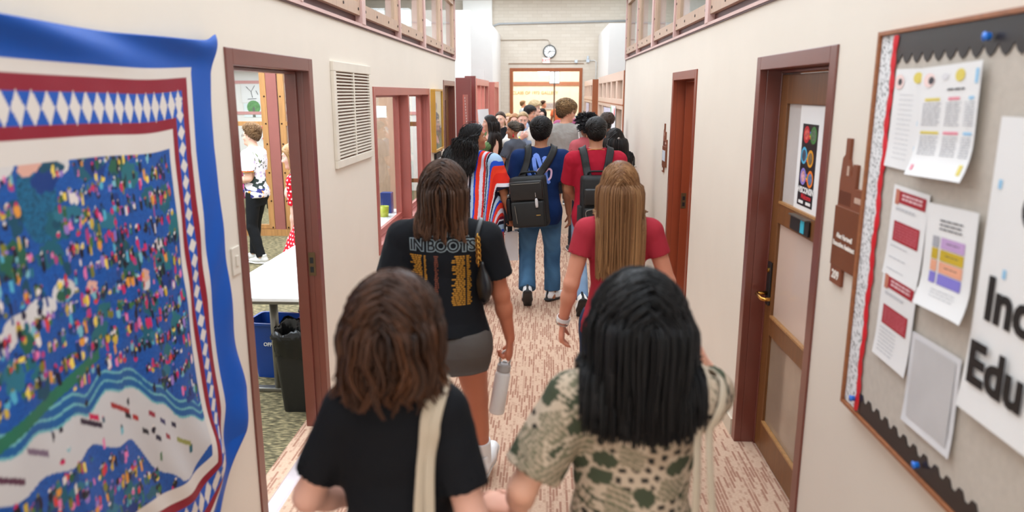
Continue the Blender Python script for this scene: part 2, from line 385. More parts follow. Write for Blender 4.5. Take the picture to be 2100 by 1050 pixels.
text_obj('lettering', 'Welcome', .034, M('red_ink', (214, 34, 48), .5), on_right(.050, -.180, -.0056), pp, offset=.001, extrude=.0003, shear=.2)
MB().box(-.0055, -.0052, .08, .145, -.215, -.200).build('crest', _mats['white_ink'], pp); MB().box(-.0055, -.0052, -.02, .045, -.215, -.200).build('crest', _mats['white_ink'], pp)
oc = empty('occupancy_slider', (xa - .012, 3.55, 1.375)); tag(oc, 'black occupancy slider with a cyan tab on the door rail', 'sign')
MB().box(0, .011, -.13, .13, -.036, .036).build('slider_case', BLACK, oc, bevel=.003)
MB().box(-.002, .002, -.075, -.025, -.03, .03).build('cyan_tab', M('cyan_tab', (60, 190, 214), .3), oc)
MB().box(-.014, .012, -.12, .12, .036, .042).build('slider_lip', GREYM, oc)

# ---- room window in the left wall
b, f = door_frame(5, -1, WL[0] + .008, WL[1] - .008, WL[3] - .008, .14, RUST_LIT, z0=WL[2] + .008, sill=True, mull=7.12)
w1 = struct(b.build('window_1', RUST_LIT, bevel=.003))
for a, c in ((WL[0] + .016, 7.088), (7.152, WL[1] - .016)):
    sash = MB().box(XL - .105, XL - .075, a, a + .05, WL[2] + .02, WL[3] - .016).box(XL - .105, XL - .075, c - .05, c, WL[2] + .02, WL[3] - .016).box(XL - .105, XL - .075, a + .05, c - .05, WL[2] + .02, WL[2] + .07).build('sash', RUST_LIT, w1)
    MB().box(XL - .092, XL - .088, a + .05, c - .05, WL[2] + .07, WL[3] - .016).build('pane', GLASS, w1)

# ---- clerestory: rail, posts, timber sashes, glass
Z0, Z1 = 2.53, 3.27
ny = 2
mull = [10.88 - 1.365 * k for k in range(10)]
for side, xw in ((-1, XL), (1, XR)):
    f = lambda a: xw + side * a
    def bx(b, a0, a1, *r): x = sorted((f(a0), f(a1))); b.box(x[0], x[1], *r)
    t = MB(); bx(t, -.010, .115, YN, YE, ZW, 2.454); struct(t.build('trim_2', M('trim_paint_shaded', (74, 24, 22), .4))).name = 'trim_%d' % ny; ny += 1  # rail underside: its shade is put into the dark colour
    t = MB(); bx(t, -.016, .115, YN, YE, 2.4542, 2.474); struct(t.build('trim_2', M('trim_paint_lit', (214, 178, 170), .4))).name = 'trim_%d' % ny; ny += 1  # rail face: overhead light on the trim put into the pale colour
    t = MB(); bx(t, .03, .115, YN, YE, 2.4742, 2.529); struct(t.build('trim_2', _mats['trim_paint_shaded'])).name = 'trim_%d' % ny; ny += 1  # slot shade put into the colour as well
    t = MB(); bx(t, -.02, .115, YN, YE, 3.275, 3.42); struct(t.build('trim_2', RUST_LIT)).name = 'trim_%d' % ny; ny += 1
    for k, y in enumerate(mull):
        wd = .05 if k % 2 == 0 else .018
        p = MB(); bx(p, -.02, .11, y - wd, y + (wd if k else 0), 2.4742, 3.275)
        struct(p.build('trim_%d' % ny, _mats['trim_paint_lit'])); ny += 1
    for k in range(9):
        ya, yb = mull[k + 1], mull[k]
        ya += (.05 if (k + 1) % 2 == 0 else .018); yb -= (.05 if k % 2 == 0 else .018) if k else .05
        ya += .004; yb -= .004; fw = .065
        s_ = MB()
        bx(s_, -.006, .045, ya, yb, Z0, Z0 + .085); bx(s_, -.006, .045, ya, yb, Z1 - .07, Z1)
        bx(s_, -.006, .045, ya, ya + fw, Z0 + .085, Z1 - .07); bx(s_, -.006, .045, yb - fw, yb, Z0 + .085, Z1 - .07)
        wn = struct(s_.build('window_%d' % (2 + k + (9 if side > 0 else 0)), PALEWOOD))
        g = MB(); bx(g, .018, .022, ya + fw, yb - fw, Z0 + .085, Z1 - .07); g.build('pane', GLASS, wn)
        bb = MB()
        for yy, zz in [(ya + (yb - ya) * t_, Z0 + .04) for t_ in (.04, .33, .66, .96)] + [(ya + .02, z_) for z_ in (2.75, 3.0)] + [(yb - .02, z_) for z_ in (2.75, 3.0)]:
            bb.lathe([(.001, -side * .010), (.010, -side * .010), (.011, 0)], (f(0), yy, zz), 8, 'x')
        bb.build('bolts', BOLT, wn)
struct(MB().box(XL, XR, YE - .12, YE, 3.275, 3.42).build('trim_%d' % ny, RUST)); ny += 1
struct(MB().box(XL - .161, XL + .004, YE, YE + .03, 0, ZW).build('trim_%d' % ny, WHITE)); ny += 1
struct(MB().box(XR - .004, XR + .161, YE, YE + .03, 0, ZW).build('trim_%d' % ny, RUST)); ny += 1

# ------------------------------------------------------------------ office behind the left wall
OY = 10.2
def partition_bay(num, x0, x1, rails=True):
    b = MB(); y0, y1 = OY - .03, OY + .03; s = .085
    b.box(x0, x0 + s, y0, y1, .10, 2.44).box(x1 - s, x1, y0, y1, .10, 2.44)
    for z0, z1 in ((.10, .16), (.775, .83), (1.55, 1.61), (2.36, 2.44)): b.box(x0 + s, x1 - s, y0, y1, z0, z1)
    w_ = struct(b.build('window_%d' % num, OAK, bevel=.003))
    MB().box(x0 + s, x1 - s, OY - .003, OY + .003, .16, 2.36).build('pane', GLASS, w_)
    q = MB()
    for z in (.12, .5, .9, 1.3, 1.58, 1.95): 
        for x in (x0 + .03, x1 - .03): q.lathe([(.001, -.008), (.010, -.008), (.012, 0)], (x, y0, z), 8, 'y')
    q.build('bolts', BOLT, w_)
nb = 30
xs = [-1.55 - 1.14 * k - (.0) for k in range(6)]
xs = [-3.765 + 1.145 * k for k in range(-3, 3)]
for k, x in enumerate(xs):
    struct(MB().box(x - .072, x + .072, OY - .045, OY + .045, 0, 2.5).build('trim_%d' % (60 + k), M('dusty_rose_paint', (146, 88, 80), .36)))
    if k < len(xs) - 1: partition_bay(nb + k, x + .082, x + 1.145 - .082)
struct(MB().box(-7.4, XL - .17, OY - .05, OY + .05, 0, .095).build('trim_70', OAK))
struct(MB().box(-7.4, XL - .17, OY - .05, OY + .05, 2.505, 2.6).build('trim_71', RUST_LIT))
# room beyond the glass: white wall with a rose rail and pinned pictures
BY = 15.2
struct(MB().box(-7.4, XL - .2, BY, BY + .1, 0, 3.6).build('wall_office_back', WHITE))
struct(MB().box(-7.4, XL - .2, BY - .02, BY, 2.18, 2.24).box(-7.4, XL - .2, BY - .02, BY, 1.56, 1.62).build('trim_72', M('rose_rail', (214, 150, 146), .5)))
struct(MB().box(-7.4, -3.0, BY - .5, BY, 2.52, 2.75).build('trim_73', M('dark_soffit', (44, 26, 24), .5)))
def pic(name, label, x, z, w_, h_, col, extra=None):
    t = empty(name, (x, BY - .006, z)); tag(t, label, 'picture', 'pictures pinned on the office back wall')
    MB().box(-w_ / 2, w_ / 2, -.004, .004, -h_ / 2, h_ / 2).build('sheet', PAPER if col is None else M(name + '_sheet', col, .7), t)
    if extra: extra(t)
    return t
def tree_pic(t):
    MB().lathe([(.001, 0), (.14, 0), (.14, .001), (.001, .002)], (0, -.006, .06), 16, 'y').build('crown', M('leaf_green', (92, 150, 84), .7, var=.3, scale=20), t)
    MB().prism([(-.03, -.14), (.03, -.14), (.02, .06), (-.02, .06)], 'y', -.008, -.006).build('trunk', M('trunk_grey', (100, 104, 92), .7), t)
def shirt_pic(t):
    MB().prism([(-.17, .05), (-.1, .13), (-.03, .10), (.03, .10), (.1, .13), (.17, .05), (.10, 0), (.10, -.16), (-.10, -.16), (-.10, 0)], 'y', -.008, -.005).build('shirt_drawing', PAPER, t)
    MB().box(-.19, -.12, -.008, -.005, -.16, 0).build('blue_block', M('sky_block', (120, 170, 226), .7), t); MB().box(.12, .19, -.008, -.005, -.16, 0).build('blue_block', _mats['sky_block'], t)
def sun_pic(t):
    MB().box(-.10, .10, -.007, -.005, -.19, -.06).build('orange_band', M('orange_fade', (246, 190, 130), .7), t)
    MB().lathe([(.001, 0), (.05, 0), (.05, .001), (.001, .002)], (0, -.006, .08), 12, 'y').build('red_flower', M('pic_red', (232, 84, 78), .7), t)
def ink_pic(t):
    q = MB()
    for pts in ([(-.1, .1), (0, .0), (.08, .12)], [(0, 0), (.02, -.12)], [(-.08, -.15), (.1, -.14)], [(.1, .02), (.14, -.06)]): q.tube([(x, -.007, z) for x, z in pts], .006, 6)
    q.build('ink_drawing', M('pic_ink', (60, 60, 66), .7), t)
k_ = (BY - 2) / 10.2
pic('ink_picture', 'white ink drawing pinned on the far office wall', -6.05, 2.02, .42, .44, None, ink_pic)
pic('sunset_picture', 'picture of a red flower over an orange band, office wall', -5.72, 2.02, .24, .46, (250, 236, 214), sun_pic)
pic('blank_picture', 'blank white sheet on the office wall above the shirt drawing', -5.36, 2.03, .36, .36, None)
pic('tree_picture', 'drawing of a green tree on the office back wall', -6.02, 1.645, .42, .28, (226, 236, 236), tree_pic)
pic('shirt_picture', 'drawing of a white shirt on a grey ground, office wall', -5.42, 1.66, .44, .32, (120, 124, 130), shirt_pic)
pic('bright_collage', 'pink and yellow collage pinned beyond the second glass bay', -4.75, 1.95, .30, .50, (246, 214, 214), lambda t: MB().lathe([(.001, 0), (.06, 0), (.06, .001), (.001, .002)], (.02, -.006, -.1), 10, 'y').build('flower', M('pic_yellow', (240, 214, 90), .7), t))
pic('red_notice', 'white notice with red and black marks behind the young man', -5.75, 1.22, .34, .36, None, lambda t: MB().box(-.15, -.03, -.007, -.005, .02, .10).tube([(-.13, -.007, -.16), (-.02, -.007, .0)], .012, 6).lathe([(.001, 0), (.06, 0), (.06, .001), (.001, .002)], (.09, -.006, -.08), 12, 'y').build('red_mark', M('pic_red2', (226, 66, 56), .7), t))
# magenta chair behind the glass
ch = empty('lounge_chair', (-5.15, 12.3, 0), R(10)); tag(ch, 'magenta lounge chair behind the office glass', 'chair')
MAG = M('magenta_fabric', (176, 34, 106), .8, bump=.2)
MB().box(-.34, .34, -.3, .3, .26, .45).build('seat', MAG, ch, bevel=.05)
MB().box(-.34, .34, .2, .34, .40, .92).build('backrest', MAG, ch, bevel=.06)
for x in (-.3, .3):
    for y in (-.26, .28): MB().tube([(x, y, .27), (x * 1.05, y * 1.05, 0)], [.02, .014], 8).build('leg', BLACK, ch)

# oak cupboard, work table and clear bag seen through the corridor window
cb = empty('oak_cupboard', (-2.35, 9.75, 0)); tag(cb, 'tall oak cupboard with white notices seen through the corridor window', 'cupboard')
MB().box(-.42, .42, -.22, .22, 0, 2.2).build('carcass', PALEWOOD, cb, bevel=.004)
for sx in (-1, 1): d_ = MB().box(sx * .21 - .20, sx * .21 + .20, -.245, -.2205, .06, 2.15).build('door', PALEWOOD, cb, bevel=.003); MB().box(sx * .04 - .008, sx * .04 + .008, -.275, -.246, 1.0, 1.16).build('handle', GREYM, d_)
for x, z in ((-.2, 1.82), (-.2, 1.62), (.2, 1.76)): MB().box(x - .11, x + .11, -.249, -.2455, z - .075, z + .075).build('notice', PAPER, cb)
wt = empty('work_table', (-1.90, 7.25, 0)); tag(wt, 'white work table under the inside of the corridor window', 'table')
MB().box(-.40, .40, -.50, .80, .70, .735).build('tabletop', _mats.get('white_laminate') or M('white_laminate', (240, 238, 236), .35), wt, bevel=.006)
for x in (-.34, .34):
    for y in (-.43, .73): MB().tube([(x, y, .70), (x, y, 0)], .022, 10).build('leg', GREYM, wt, smooth=True)
hk = tag(MB().lathe([(.001, 0), (.13, .02), (.21, .14), (.20, .30), (.10, .42), (.03, .47), (.04, .50), (.001, .51)], (-2.15, 7.55, .736), 16).build('clear_bag', M('grey_film', (168, 166, 170), .15, bump=.6, bscale=25), smooth=True), 'gathered grey plastic bag standing on the work table behind the window', 'bag')
bk = [((-1.75, 7.75), (40, 60, 120), .22, 'blue box file on the work table behind the window'), ((-1.72, 7.55), (190, 200, 60), .12, 'lime green tub on the work table behind the window')]
bx_ = tag(MB().box(-.06, .06, -.05, .05, 0, .22).build('box_file', M('file_blue', (40, 60, 130), .5), bevel=.006, loc=(-1.70, 7.78, .736)), bk[0][3], 'file'); tb_ = tag(MB().lathe([(.001, 0), (.045, 0), (.055, .11), (.05, .11), (.04, .02), (.001, .02)], (-1.68, 7.52, .736), 16).build('tub', M('lime_plastic', (190, 200, 60), .4), smooth=True), bk[1][3], 'tub')
cs = tag(MB().box(-.09, .09, -.06, .06, 0, .34).build('brown_carton', M('russet_card', (134, 70, 50), .7), bevel=.004, loc=(-2.18, 7.15, .736)), 'russet carton on the work table in front of the grey bag', 'box')

# table, bins
tb = empty('folding_table', (-1.83, 5.2, 0)); tag(tb, 'white-topped folding table standing inside the office doorway', 'table')
MB().box(-.285, .30, -.83, .85, .715, .74).build('tabletop', M('white_laminate', (240, 238, 236), .35), tb, bevel=.006)
MB().box(-.27, .285, -.815, .835, .695, .714).build('apron', GREYM, tb)
for y in (-.55, .6): MB().tube([(.02, y, .70), (.02, y, .02)], .028, 12).build('leg', GREYM, tb, smooth=True); MB().box(-.25, .27, y - .03, y + .03, 0, .03).build('foot', GREYM, tb, bevel=.008)
def bin_(name, label, loc, w0, d0, w1, d1, h, mat, rz=0):
    t = empty(name, loc, rz); tag(t, label, 'bin')
    V = []; 
    def ring(w_, d_, z, r=.035, n=5):
        o = []
        for cx, cy, a0 in ((w_ - r, d_ - r, 0), (-w_ + r, d_ - r, 90), (-w_ + r, -d_ + r, 180), (w_ - r, -d_ + r, 270)):
            for i in range(n): a = R(a0 + 90 * i / (n - 1)); o.append((cx + r * math.cos(a), cy + r * math.sin(a), z))
        return o
    rs = [ring(w0, d0, 0), ring(w1, d1, h), ring(w1 + .012, d1 + .012, h), ring(w1 + .012, d1 + .012, h + .018), ring(w1 - .006, d1 - .006, h + .018), ring(w0 - .006, d0 - .006, .01)]
    b = MB(); n = len(rs[0]); b.v = [p for r_ in rs for p in r_]
    for i in range(len(rs) - 1):
        for k in range(n): b.f.append((i * n + k, i * n + (k + 1) % n, (i + 1) * n + (k + 1) % n, (i + 1) * n + k))
    b.f.append(tuple(range(n))); b.f.append(tuple((len(rs) - 1) * n + k for k in range(n)))
    b.build('tub', mat, t, smooth=False); return t, ring
t, _ = bin_('recycling_bin', 'blue recycling bin marked OFFICE under the table', (-1.93, 4.98, 0), .125, .10, .165, .135, .40, M('blue_plastic', (16, 66, 150), .35), R(-6))
text_obj('lettering', 'OFFICE', .036, M('white_ink', (236, 234, 230), .5), Matrix(((1, 0, 0, .02), (0, .13, -.99, -.129), (0, .99, .13, .26), (0, 0, 0, 1))), t, offset=.001)
t, ring = bin_('waste_bin', 'black waste bin with a black liner folded over its rim', (-1.575, 4.44, 0), .095, .125, .128, .16, .50, M('black_bin', (28, 28, 28), .4), R(3))
rng = np.random.default_rng(3)
V = []; n = 60
for i, (s_, z) in enumerate(((.80, .30), (.90, .44), (.97, .535), (1.06, .545), (1.115, .53), (1.12, .48), (1.11, .44), (1.09, .385))):
    for k in range(n):
        a = 2 * math.pi * k / n; q = (abs(math.cos(a)) ** 4 + abs(math.sin(a)) ** 4) ** -.25
        r_ = s_ * (1 + .02 * math.sin(7 * a + i) + .018 * rng.normal())
        V.append((.123 * q * math.cos(a) * r_, .155 * q * math.sin(a) * r_, z + .012 * math.sin(5 * a + i * .7) + .006 * rng.normal()))
F = [(i * n + k, i * n + (k + 1) % n, (i + 1) * n + (k + 1) % n, (i + 1) * n + k) for i in range(7) for k in range(n)]
MB().add(V, F).build('liner', M('black_liner', (16, 16, 17), .22, bump=.6, bscale=40), t, smooth=True)

# ------------------------------------------------------------------ left corridor wall things
v = empty('air_vent', (XL, 5.06, 1.86)); tag(v, 'cream louvred air vent high on the cream wall', 'vent')
b = MB().box(0, .022, -.49, .49, .27, .33).box(0, .022, -.49, .49, -.33, -.28).box(0, .022, -.49, -.435, -.28, .27).box(0, .022, .435, .49, -.28, .27).box(0, .02, -.012, .012, -.28, .27)
b.build('frame', CREAM, v, bevel=.004)
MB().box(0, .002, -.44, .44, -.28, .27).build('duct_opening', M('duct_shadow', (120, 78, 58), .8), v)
sl = MB()
for k in range(26):
    z = -.268 + k * .0208
    for a, c in ((-.435, -.012), (.012, .435)):
        sl.add([(.003, a, z + .009), (.019, a, z), (.019, a, z + .007), (.003, a, z + .013), (.003, c, z + .009), (.019, c, z), (.019, c, z + .007), (.003, c, z + .013)], [(0, 1, 2, 3), (7, 6, 5, 4), (0, 4, 5, 1), (1, 5, 6, 2), (2, 6, 7, 3), (3, 7, 4, 0)])
sl.build('louvres', CREAM, v)
sw = empty('light_switch', (XL, 3.0, 1.30)); tag(sw, 'cream light switch between the quilt and the office door', 'switch')
MB().box(0, .008, -.04, .04, -.06, .06).build('plate', CREAM, sw, bevel=.003); MB().box(.008, .014, -.012, .012, -.022, .022).build('rocker', CREAM, sw, bevel=.002)

fp = empty('framed_picture', (XL, 8.86, 1.68)); tag(fp, 'gold-framed pastel picture beside the corridor window', 'picture')
GOLD = M('gold_frame', (206, 158, 70), .35, metal=.35)
fb = MB()
for a in ((-.33, .33, .335, .36), (-.33, .33, -.36, -.335), (-.33, -.305, -.335, .335), (.305, .33, -.335, .335)): fb.box(0, .055, a[0], a[1], a[2], a[3])
fb.build('frame', GOLD, fp, bevel=.003)
nx, nz = 46, 50
Y, Z = np.meshgrid(np.linspace(-.305, .305, nx), np.linspace(-.335, .335, nz), indexing='ij')
col = np.ones((nx, nz, 3)) * np.array(lin((214, 208, 206)))
def blob(y, z, ry, rz, c): 
    m = np.exp(-(((Y - y) / ry) ** 2 + ((Z - z) / rz) ** 2) * 1.2)[..., None]; return m * np.array(lin(c)), m
for y, z, ry, rz, c in ((-.05, .2, .2, .12, (190, 178, 206)), (.08, -.18, .2, .12, (218, 150, 158)), (-.12, 0, .1, .25, (176, 176, 190)), (.15, .05, .1, .2, (216, 214, 200)), (-.1, -.26, .12, .06, (136, 96, 140)), (.1, .28, .15, .06, (228, 214, 216))):
    a, m = blob(y, z, ry, rz, c); col = col * (1 - m) + a
mesh_np('print', np.stack([np.full_like(Y, .03), Y, Z], -1).reshape(-1, 3), grid_faces(nx, nz), MC('print_colours', .3), fp, col.reshape(-1, 3))
MB().box(.040, .042, -.305, .305, -.335, .335).build('pane', GLASS, fp)
bf = empty('framed_certificate', (XL, 8.92, 1.15)); tag(bf, 'small black-framed certificate below the gold picture', 'frame')
MB().box(0, .03, -.21, .21, -.14, .14).build('frame', BLACK, bf, bevel=.003); MB().box(.0301, .032, -.13, .13, -.075, .075).build('certificate', M('cool_paper', (206, 214, 222), .4), bf)
PLQ = M('brown_plaque', (128, 70, 44), .45)
def plaque(name, label, xw, side, y, z, s, lines, num):
    """brown door sign with the outline of a towered hall on top; y,z of the plate's centre"""
    o = empty(name, (xw, y, z)); tag(o, label, 'sign', None)
    u = lambda p: [(a * s, c * s) for a, c in p]
    fl = -1 if side > 0 else 1
    P_ = lambda pts: [(fl * a, c) for a, c in u(pts)]
    x = sorted((0, -side * .012)); xe = sorted((0, -side * .016))
    MB().prism(P_([(-.125, -.125), (.125, -.125), (.125, .105), (-.125, .105)]), 'x', *xe).build('plate', M('walnut_plate', (116, 62, 32), .42), o, bevel=.002)
    sk = MB().prism(P_([(-.115, .105), (.12, .105), (.12, .185), (.03, .185), (.03, .27), (-.005, .27), (-.005, .235), (-.015, .22), (-.05, .285), (-.05, .36), (-.085, .36), (-.085, .30), (-.105, .285), (-.115, .20)]), 'x', *x)
    sk.build('hall_silhouette', PLQ, o)
    q = MB(); t_ = -side * .0125
    for k in range(7): q.prism(P_([(-.105 + k * .016, .115), (-.098 + k * .016, .115), (-.098 + k * .016, .165), (-.105 + k * .016, .165)]), 'x', *sorted((t_, t_ - side * .001)))
    q.build('window_reliefs', M('relief_brown', (98, 48, 30), .5), o)
    MB().prism(P_([(-.055, .225), (-.035, .225), (-.035, .26), (-.055, .26)]), 'x', *sorted((t_, t_ - side * .001))).prism(P_([(.035, .135), (.115, .135), (.115, .155), (.035, .155)]), 'x', *sorted((t_, t_ - side * .001))).build('light_reliefs', M('relief_cream', (196, 164, 144), .5), o)
    MB().prism(P_([(-.125, -.125), (-.02, -.125), (-.02, -.195), (-.125, -.195)]), 'x', *x).build('number_plate', PLQ, o)
    fr = on_right if side > 0 else on_left
    W_ = M('sign_cream', (240, 232, 220), .5)
    if lines:
        text_obj('lettering', lines, .0255 * s, W_, fr(fl * -.012 * s, -.02 * s, -side * .0172), o, offset=.0010, extrude=.0004, line=1.25)
        text_obj('number', num, .045 * s, W_, fr(fl * -.072 * s, -.16 * s, -side * .0132), o, offset=.0014, extrude=.0004)
    else:
        MB().prism(P_([(-.10, -.06), (.10, -.06), (.10, .06), (-.10, .06)]), 'x', *sorted((-side * .0165, -side * .018))).build('name_card', M('cool_paper', (206, 214, 222), .4), o)
        MB().prism(P_([(-.10, -.175), (-.05, -.175), (-.05, -.145), (-.10, -.145)]), 'x', *sorted((-side * .0125, -side * .014))).build('number', W_, o)
    return o
plaque('office_plaque', 'brown office sign numbered 209 with a towered hall outline beside the bulletin board', XR, 1, 2.725, 1.475, 1.0, 'Alex Hartwell\nExecutive Assistant', '209')
plaque('small_plaque', 'narrow brown door sign with a white card past the far right doorway', XR, 1, 7.03, 1.42, .82, None, '')
plaque('door_plaque', 'brown door sign between the gold picture and the far left door', XL, -1, 9.38, 1.44, .82, None, '')

# ------------------------------------------------------------------ bulletin board
BX = XR - .03
bb = empty('bulletin_board', (BX, 1.6, 1.55)); tag(bb, 'grey fabric bulletin board in a thin wooden frame on the right wall', 'bulletin board')
BL, BR, BB, BT = .955, -1.0, -.64, .63         # local y of far edge, near edge; z
q = MB(); q.box(.0, .029, BR, BL, BB, BT)
q.build('fabric_panel', M('board_fabric', (198, 188, 176), .9, var=.05, scale=40, bump=.4, bscale=260), bb)
WF = M('board_frame_wood', (152, 92, 54), .4, var=.15, stretch=(1, 8, 8))
MB().box(-.012, .029, BL, BL + .014, BB - .014, BT + .014).box(-.012, .029, BR - .014, BR, BB - .014, BT + .014).box(-.012, .029, BR, BL, BT, BT + .014).box(-.012, .029, BR, BL, BB - .014, BB).build('frame', WF, bb, bevel=.002)
# speckled strip and scalloped red trim along the far edge
nz, nyy = 260, 22
Yg, Zg = np.meshgrid(np.linspace(BL - .105, BL - .002, nyy), np.linspace(BB + .002, BT - .002, nz), indexing='ij')
rng = np.random.default_rng(5)
sp_ = np.where(rng.random((nyy, nz)) < .16, .12, .80)[..., None] * np.ones(3)
mesh_np('speckled_border', np.stack([np.full_like(Yg, -.002), Yg, Zg], -1).reshape(-1, 3), grid_faces(nyy, nz), MC('speckled_paper', .6), bb, sp_.reshape(-1, 3))
pts = []
zz = np.linspace(BB + .005, BT - .005, 170)
ctr = BL - .108
V = []
for z in zz:
    a = .011 + .0075 * abs(math.sin((z) * math.pi / .064)); V += [(-.006, ctr - a - .004 * math.sin(z * 31), z), (-.011, ctr - .004 * math.sin(z * 31), z), (-.006, ctr + a - .004 * math.sin(z * 31), z)]
F = [(3 * i + j, 3 * i + j + 1, 3 * i + j + 4, 3 * i + j + 3) for i in range(169) for j in (0, 1)]
MB().add(V, F).build('red_scalloped_trim', M('red_trim', (214, 24, 40), .45), bb)
def zig(z0, sgn, amp, per, name, scal):
    P_ = [(BR + .002, z0)]; y = BR + .002; k = 0; top = []
    n = int((BL - .115 - BR) / per)
    for k in range(n + 1):
        y = BR + .002 + k * per
        if scal:
            for t_ in (0, .25, .5, .75): top.append((y + t_ * per, z0 + sgn * (.062 + amp * math.sin(math.pi * t_))))
        else: top += [(y, z0 + sgn * .052), (y + per * .2, z0 + sgn * (.052 + amp)), (y + per * .5, z0 + sgn * (.052 + amp)), (y + per * .7, z0 + sgn * .052)]
    top = [p for p in top if p[0] < BL - .115]
    b = MB()
    for a, c in zip(top, top[1:]): b.quad((-.0035, a[0], z0), (-.0035, c[0], z0), (-.0035, c[0], c[1]), (-.0035, a[0], a[1])); b.quad((-.001, a[0], z0), (-.001, c[0], z0), (-.001, c[0], c[1]), (-.001, a[0], a[1])); b.quad((-.001, a[0], a[1]), (-.001, c[0], c[1]), (-.0035, c[0], c[1]), (-.0035, a[0], a[1]))
    return b.build(name, M('black_border_card', (34, 28, 28), .35), bb)
zig(BT - .001, -1, .030, .062, 'black_scalloped_border', True)
zig(BB + .001, 1, .020, .062, 'black_zigzag_border', False)
def pin(y, z, label):
    o = empty('push_pin', (BX, y, z)); tag(o, label, 'pin')
    MB().lathe([(.002, -.010), (.010, -.012), (.009, -.022), (.012, -.026), (.002, -.027)], (0, 0, 0), 10, 'x').build('pin_head', M('blue_pin', (40, 120, 220), .3), o, smooth=True)
pin(1.93, 2.135, 'blue push pin in the black border along the top'); pin(2.0, .945, 'blue push pin in the black border along the bottom'); pin(2.455, .955, 'blue pin at the corner where red trim meets the bottom')

def sheet(name, label, y, z, w_, h_, rot=0, curl=.02, mat=PAPER, off=.006, grp=None):
    """paper on the board: y,z centre; local +u runs towards the camera (reading direction)"""
    o = empty(name, (BX, y, z)); o.rotation_euler = (R(rot), 0, 0); tag(o, label, 'paper', grp)
    nu, nv = 10, 12; V = []
    for i in range(nu):
        for j in range(nv):
            u = i / (nu - 1); v_ = j / (nv - 1)
            x = -off - curl * (max(0, .35 - v_) ** 2 * 2.2 + max(0, u - .75) ** 2 * 1.2)
            V.append((x, w_ * (.5 - u), h_ * (v_ - .5)))
    n = len(V); V2 = V + [(p[0] + .0008, p[1], p[2]) for p in V]
    F = [tuple(r) for r in grid_faces(nu, nv)]; F2 = F + [tuple(reversed([a + n for a in f])) for f in F]
    MB().add(V2, F2).build('sheet', mat, o, smooth=True)
    def mark(nm, u0, u1, v0, v1, m, xo=.0014):
        m0 = MB(); 
        k = 5
        P_ = []
        for i in range(k):
            for j in range(2):
                u = u0 + (u1 - u0) * i / (k - 1); v_ = v0 + (v1 - v0) * j
                x = -off - curl * (max(0, .35 - v_) ** 2 * 2.2 + max(0, u - .75) ** 2 * 1.2) - xo
                P_.append((x, w_ * (.5 - u), h_ * (v_ - .5)))
        m0.add(P_, [(2 * i, 2 * i + 2, 2 * i + 3, 2 * i + 1) for i in range(k - 1)]); return m0.build(nm, m, o)
    def icon(nm, u, v, ru, rv, m, xo=.0014):
        xx = lambda a, b_: -off - curl * (max(0, .35 - b_) ** 2 * 2.2 + max(0, a - .75) ** 2 * 1.2) - xo
        P_ = [(xx(u, v), w_ * (.5 - u), h_ * (v - .5))] + [(xx(u + ru * math.cos(t), v + rv * math.sin(t)), w_ * (.5 - u - ru * math.cos(t)), h_ * (v + rv * math.sin(t) - .5)) for t in [k * math.pi / 8 for k in range(16)]]
        return MB().add(P_, [(0, 1 + k, 1 + (k + 1) % 16) for k in range(16)]).build(nm, m, o)
    mark.icon = icon
    def lines(u0, u1, vs, m, th=.009, nm='text_lines'):
        b = MB(); 
        for v_ in vs:
            x = -off - curl * (max(0, .35 - v_) ** 2 * 2.2 + max(0, u1 - .75) ** 2 * 1.2) - .0016
            uu = u0
            while uu < u1 - .02:
                ue = min(u1, uu + rnd.uniform(.04, .12)); b.quad((x, w_ * (.5 - uu), h_ * (v_ - .5)), (x, w_ * (.5 - ue), h_ * (v_ - .5)), (x, w_ * (.5 - ue), h_ * (v_ - .5) + h_ * th), (x, w_ * (.5 - uu), h_ * (v_ - .5) + h_ * th)); uu = ue + .015
        return b.build(nm, m, o)
    return o, mark, lines
rnd = random.Random(4)
INK = M('grey_ink', (168, 168, 174), .6); DINK = M('dark_ink', (66, 64, 70), .6)
YEL = M('yellow_print', (226, 206, 96), .6); PNK = M('pink_print', (232, 140, 156), .6); SKY = M('sky_print', (150, 200, 232), .6); CRI = M('crimson_print', (168, 28, 44), .5)
fr_ = lambda a, b, n: [a + (b - a) * i / (n - 1) for i in range(n)]
o, mk, ln = sheet('schedule_sheet', 'white schedule tucked behind the larger one at the top of the board', 2.315, 1.92, .215, .30, 1)
mk.icon('yellow_icon', .68, .91, .13, .055, YEL); mk.icon('rose_halo', .15, .87, .14, .075, M('pale_rose_ink', (240, 212, 206), .6)); mk.icon('dark_icon', .17, .87, .06, .035, DINK, .0018); ln(.2, .62, fr_(.1, .74, 14), INK, .004); mk('blue_mark', .8, .98, .45, .5, SKY); mk('blue_mark', .8, .98, .2, .25, SKY)
o, mk, ln = sheet('large_schedule', 'larger white schedule with yellow icon and coloured headings, top of board', 2.08, 1.922, .31, .305, -2, curl=.09, off=.014)
mk.icon('yellow_icon', .66, .90, .075, .055, YEL); mk.icon('rose_halo', .15, .88, .10, .065, _mats['pale_rose_ink']); mk.icon('dark_icon', .19, .875, .05, .035, DINK, .0018); mk.icon('grey_icon', .42, .90, .06, .03, M('pale_grey_ink', (222, 220, 222), .6)); mk('blue_mark', .90, .96, .82, .94, SKY)
ln(.48, .75, [.775], DINK, .016)
for u0, u1, m_ in ((.08, .40, YEL), (.48, .72, PNK), (.80, .95, SKY)):
    mk('heading', u0 + .03, u1 - .03, .69, .715, m_); mk('heading', u0, u1, .39, .415, m_)
    ln(u0, u1, fr_(.47, .66, 9), INK, .008); ln(u0, u1, fr_(.2, .36, 8), INK, .008)
mk('yellow_mark', .86, .93, .05, .14, YEL); mk('pink_mark', .06, .11, .05, .1, PNK)
